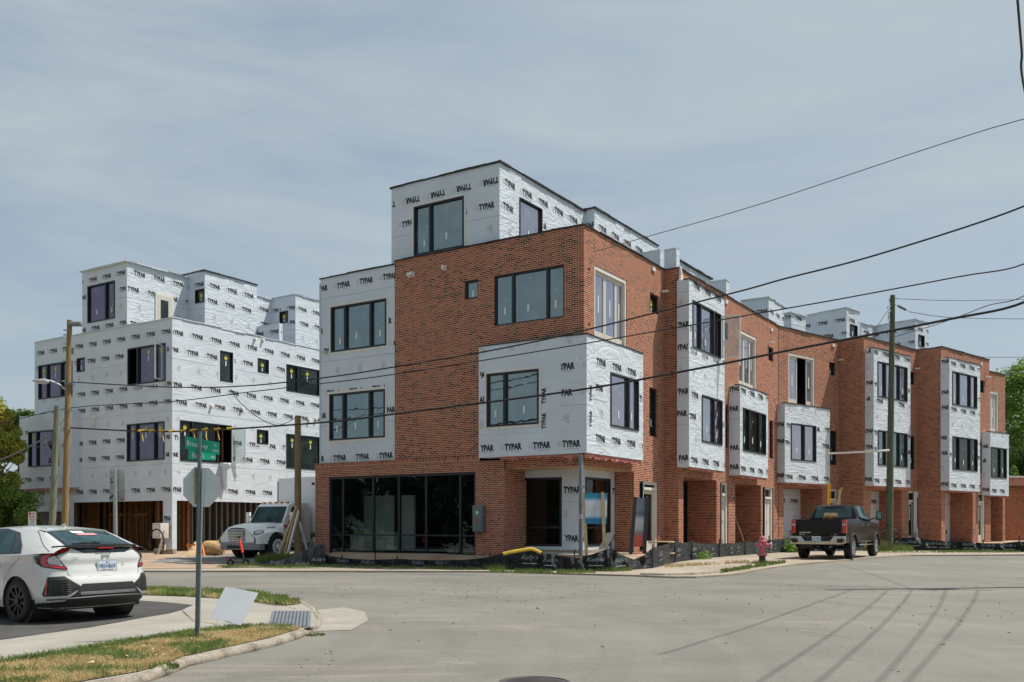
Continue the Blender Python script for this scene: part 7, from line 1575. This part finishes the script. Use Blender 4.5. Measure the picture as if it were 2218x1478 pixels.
def lawn(name, label, poly, n, zf, h=.055, green_edge=None, bias=.0, wd=.006):
    mb = MB(); xs = [p[0] for p in poly]; ys = [p[1] for p in poly]; buf = {M_GRN: ([], []), M_DRY: ([], [])}
    k = 0
    while k < n:
        p = (random.uniform(max(min(xs), -9), max(xs)), random.uniform(min(ys), max(ys)))
        if not pin(p, poly): continue
        k += 1
        d = mn.noise(Vector((p[0]*1.6, p[1]*1.6, 3)))+.5*mn.noise(Vector((p[0]*5, p[1]*5, 1)))
        ge = 1.4*(1-smooth(0, .30, min(math.dist(p, q) for q in green_edge))) if green_edge else 0
        m = M_GRN if d+ge+bias+random.uniform(-.35, .35) > .34 else M_DRY
        hh = h*random.uniform(.4, 1.25)*(1.35 if m is M_GRN else .8); a = random.random()*6.28; l = hh*random.uniform(.1, .9); z = zf(*p)
        w = wd*random.uniform(.6, 1.4); ca, sa_ = math.cos(a), math.sin(a); vs, fs = buf[m]; i = len(vs)
        vs += [(p[0]-sa_*w, p[1]+ca*w, z-.005), (p[0]+sa_*w, p[1]-ca*w, z-.005), (p[0]+ca*l+sa_*w*.3, p[1]+sa_*l-ca*w*.3, z+hh*.75), (p[0]+ca*l*1.5, p[1]+sa_*l*1.5, z+hh)]
        fs += [(i, i+1, i+2), (i, i+2, i+3)]
    for m, (vs, fs) in buf.items():
        if vs: mb.mesh(vs, fs, m)
    o = mb.build(name); tag(o, label, 'grass', kind='stuff'); return o
zi = lambda x, y: ZIf(x, y)+.006
dense = []
for a, b in zip(g_in, g_in[1:]):
    p, q = I(*a), I(*b); nn = max(2, int(math.dist(p, q)/.25)); dense += [(p[0]+(q[0]-p[0])*i/nn, p[1]+(q[1]-p[1])*i/nn) for i in range(nn)]
lawn('grass_strip', 'patchy green and straw-dry grass strip along the near kerb', grass_n, 42000, zi, .05, green_edge=dense)
lawn('grass_strip', 'narrow green grass strip behind the white hatchback and yard sign', grass_f, 14000, zi, .075, bias=.35, wd=.009)
mb = MB()
for i in range(45):
    p = I(random.uniform(60, 620), random.uniform(1370, 1450))
    if pin(p, grass_n): mb.mesh([Vector((p[0], p[1], zi(*p)+.05))+Vector((random.uniform(-.04, .04), random.uniform(-.04, .04), random.uniform(-.01, .02))) for _ in range(4)], [(0, 1, 2, 3)], random.choice((M_LUM, M_KERB)))
o = mb.build('dead_leaf_litter'); tag(o, 'dead leaves lying in the near grass strip', 'leaves', kind='stuff')
def tuft(name, label, c, r, h, n, m, cat='weeds', group=None, leafy=False, wd=.012):
    mb = MB(); vs = []; fs = []; c = Vector(c)
    for k in range(n):
        a = random.random()*6.28; q = r*math.sqrt(random.random()); b = c+Vector((math.cos(a)*q, math.sin(a)*q, 0)); hh = h*random.uniform(.4, 1.1)*(1-.5*q/r)
        t = b+Vector((math.cos(a)*hh*.5*random.random(), math.sin(a)*hh*.5*random.random(), hh)); s = Vector((-math.sin(a+1), math.cos(a+1), 0))*wd; i = len(vs)
        if leafy:
            e = b.lerp(t, random.random()); u = Vector((random.uniform(-1, 1), random.uniform(-1, 1), random.uniform(-.4, .8)))*.07*h*2; v = Vector((random.uniform(-1, 1), random.uniform(-1, 1), random.uniform(-.6, .6)))*.05*h*2
            vs += [e-u, e-v, e+u, e+v]; fs.append((i, i+1, i+2, i+3))
        else: vs += [b-s, b+s, t]; fs.append((i, i+1, i+2))
    mb.mesh(vs, fs, m); o = mb.build(name, loc=c); tag(o, label, cat, group); return o
tuft('weed_clump', 'bright green grass clump at the foot of the silt fence below the corner post', gpt(1327, 1237, .05), .6, .26, 900, M_GRN)
tuft('weed_clump', 'green grass clump where the yellow strip meets the silt fence', gpt(1085, 1234, .05), .6, .32, 900, M_GRN)
tuft('weed_clump', 'small grass clump under the peak of the silt fence', gpt(1150, 1234, .05), .5, .2, 500, M_GRN)
tuft('weed_clump', 'tall weeds between the box truck wheel and the fallen fabric', at(612, 36.0, .1), 1.0, .55, 1600, M_GRN, leafy=False, wd=.016)
tuft('weed_clump', 'low weeds growing around the fallen silt fabric', at(660, 32.9, .07), 1.5, .16, 1200, M_GRN)
tuft('weed_clump', 'small patch of weeds under the electric scooter', at(530, 32.8, .07), .9, .16, 700, M_GRN)
tuft('weed_clump', 'leafy weed leaning on the silt fence left of the hydrant', at(1524, 36.0, .2), .3, .5, 150, M_LMD, leafy=True)
tuft('weed_clump', 'leafy weed on the silt fence just left of the pickup', at(1714, 44.8, .22), .5, .9, 260, M_LMD, leafy=True)
tuft('weed_clump', 'green tuft in the gutter below the hydrant', gpt(1652, 1222, .03), .38, .2, 420, M_GRN)
tuft('weed_clump', 'ring of grass round the foot of the dark green pole', at(1925, 47.0, .25), 1.1, .55, 1300, M_GRN)
tuft('weed_clump', 'dry weeds left of the dark green pole', at(1900, 47.3, .25), .5, .95, 300, M_DRY)
tuft('weed_clump', 'small weed at the kerb of the near grass strip', Vector((*I(350, 1449, .06), .06)), .16, .12, 300, M_GRN, wd=.007)
tuft('weed_clump', 'single tuft at the edge of the concrete apron', gpt(683, 1377, 0), .13, .06, 220, M_GRN, wd=.006)
for i, (a, b, n_, l) in enumerate((((1560, 1241), (1700, 1219), 900, 'broken line of weeds along the kerb by the hydrant'), ((1060, 1239), (1290, 1241), 600, 'thin line of weeds in the gutter before the silt fence'), ((1880, 1197), (2210, 1196), 1200, 'thin grass line along the base of the far silt fence'), ((690, 1228), (1040, 1234), 500, 'sparse weeds along the fabric below the shopfront'), ((1440, 1229), (1640, 1218), 300, 'faint grass in the joints of the corner pavement'))):
    mb = MB(); vs = []; fs = []
    for k in range(n_):
        t = random.random(); t = t if mn.noise(Vector((t*9, i*3.3, 0))) > -.12 else (t*7) % 1
        p = gpt(a[0]+(b[0]-a[0])*t, a[1]+(b[1]-a[1])*t+random.gauss(0, .8), .05); h = .11*random.uniform(.3, 1.3); s = .02; j = len(vs); vs += [p+Vector((-s, 0, 0)), p+Vector((s, 0, 0)), p+Vector((random.uniform(-.06, .06), random.uniform(-.05, .05), h))]; fs.append((j, j+1, j+2))
    mb.mesh(vs, fs, M_GRN if i != 4 else M_DRY); o = mb.build('weed_line'); tag(o, l, 'weeds', kind='stuff')
# trees: tapered trunk and limbs, crown of many leaf faces in clumps
def tree(name, label, base, h, rad, m, n=9000, leaf=.16, trunk=.18, clumps=34, low=.25, seed=1, group=None, cat='tree'):
    rnd = random.Random(seed); base = Vector(base); t = root(name, label, cat, base, group=group)
    mb = MB(); tops = []
    mb.tube([base+Vector((0, 0, -.3)), base+Vector((.1*rnd.uniform(-1, 1), 0, h*.35)), base+Vector((.2*rnd.uniform(-1, 1), .1, h*.7))], [trunk, trunk*.75, trunk*.35], M_BARK, 8)
    for i in range(9):
        a = i*2.4; z0 = h*rnd.uniform(.25, .5); e = base+Vector((math.cos(a)*rad*.7, math.sin(a)*rad*.7, z0+h*rnd.uniform(.1, .35))); s = base+Vector((0, 0, z0)); mb.tube([s, s.lerp(e, .5)+Vector((0, 0, .2)), e], [trunk*.4, trunk*.25, trunk*.08], M_BARK, 5)
    mb.build('trunk', t, smooth=True)
    mb = MB(); C = []
    for i in range(clumps):
        u = rnd.random(); zz = low+(1-low)*u; prof = math.sin(math.pi*min(1, max(.08, (zz-low*.6)/(1.06-low*.6))))**.6; a = rnd.random()*6.28; q = rad*prof*math.sqrt(rnd.uniform(.15, 1))*rnd.uniform(.75, 1.08)
        C.append((Vector((math.cos(a)*q, math.sin(a)*q, zz*h)), rad*rnd.uniform(.16, .36)))
    vs = []; fs = []
    for k in range(n):
        c, r = C[rnd.randrange(len(C))]; d = Vector((rnd.gauss(0, 1), rnd.gauss(0, 1), rnd.gauss(0, .75))).normalized()*r*rnd.random()**.4
        p = base+c+d; u = Vector((rnd.uniform(-1, 1), rnd.uniform(-1, 1), rnd.uniform(-1, .6))).normalized()*leaf*rnd.uniform(.5, 1.1); w = u.cross(Vector((rnd.uniform(-1, 1), rnd.uniform(-1, 1), rnd.uniform(-1, 1)))).normalized()*leaf*.45
        j = len(vs); vs += [p-u, p+w, p+u, p-w]; fs.append((j, j+1, j+2, j+3))
    mb.mesh(vs, fs, m); mb.build('crown', t); return t
tree('broadleaf_tree', 'yellow-green tree at the left edge beside the wrapped building', at(-26, 50, 0), 8.0, 1.9, M_LYL, 16000, .13, clumps=60, low=.12, seed=3)
tree('broadleaf_tree', 'dark green tree showing between the yellow-green tree and the wrapped building', at(48, 66, 0), 9.2, 2.0, M_LDK, 15000, .15, clumps=60, low=.1, seed=5)
tree('broadleaf_tree', 'dark tree mass behind the yellow-green tree at the left edge', at(8, 72, 0), 8.6, 4.2, M_LDK, 16000, .18, clumps=60, low=.02, seed=7)
tree('leafy_shrub', 'bright green shrub above the roof of the white hatchback', at(20, 49.5, 0), 3.2, 1.7, M_LMD, 12000, .11, trunk=.06, clumps=44, low=.02, seed=8, cat='shrub')
tree('leafy_shrub', 'mid green shrub seen under the raised bay between the two left poles', at(108, 58, 0), 3.6, 2.2, M_LMD, 9000, .12, trunk=.06, clumps=40, low=.02, seed=9, cat='shrub')
tree('leafy_shrub', 'darker shrub left of the steel post under the raised bay', at(62, 55, 0), 3.2, 1.8, M_LDK, 8000, .12, trunk=.06, clumps=40, low=.02, seed=10, cat='shrub')
tree('broadleaf_tree', 'tall leafy tree rising at the right edge beyond the last townhouse', at(2242, 84, 0), 15.2, 4.6, M_LMD, 26000, .20, trunk=.3, clumps=90, low=.12, seed=12)
tree('broadleaf_tree', 'darker tree behind the low orange brick building', at(2212, 96, 0), 9.6, 5.0, M_LDK, 16000, .22, trunk=.3, clumps=60, low=.05, seed=14)
tree('broadleaf_tree', 'far tree just outside the right edge behind the low building', at(2330, 90, 0), 14, 5, M_LDK, 12000, .26, trunk=.3, clumps=60, low=.1, seed=15)
# street trees and a house outside the left of the frame, seen only mirrored in the shop glass
for i, (x, y, h, r) in enumerate(((-31, 26, 6.5, 3.2), (-30, 20, 6, 3.2), (-33, 14, 7, 3.6), (-38, 31, 7, 3.8), (-38, 24, 7.5, 4.2), (-30, 8, 7, 3.6), (-40, 17, 8, 4.2), (-34, 1, 8, 4))):
    tree('broadleaf_tree', 'street tree outside the left of the frame, mirrored in the shop glass', (x, y, 0), h, r, leaf_mat('mirrored_leaves', [(.012, .03, .008), (.02, .045, .012), (.03, .06, .02)], .9), 7000, .26, trunk=.25, clumps=40, low=.0, seed=20+i, group='trees mirrored in the shop glass')
hs = root('brick_house', 'low brick house outside the left of the frame, mirrored in the shop glass', 'house', (-26, 10, 0))
mb = MB(); pl_ = Plane((-25, 4), (0, 1), (1, 0)); wall(mb, pl_, 0, 13, 0, 2.9, [(2, 3.4, 1, 2.3), (8, 9.4, 1, 2.3)], .15, M_BRICK); wall(mb, Plane((-25, 4), (-1, 0), (0, -1)), 0, 4, 0, 2.9, (), m=M_BRICK); wall(mb, Plane((-25, 17), (-1, 0), (0, 1)), 0, 4, 0, 2.9, (), m=M_BRICK); mb.build('wall', hs)
mb = MB(); mb.prism([(-24.6, 2.85), (-27, 4.1), (-29.4, 2.85)], 3.6, 17.4, M_ROOF, axis='y'); mb.build('roof', hs)
for s in (2, 8): window(hs, pl_, (s, s+1.4, 1, 2.3), (), M_GLD, stick=None)
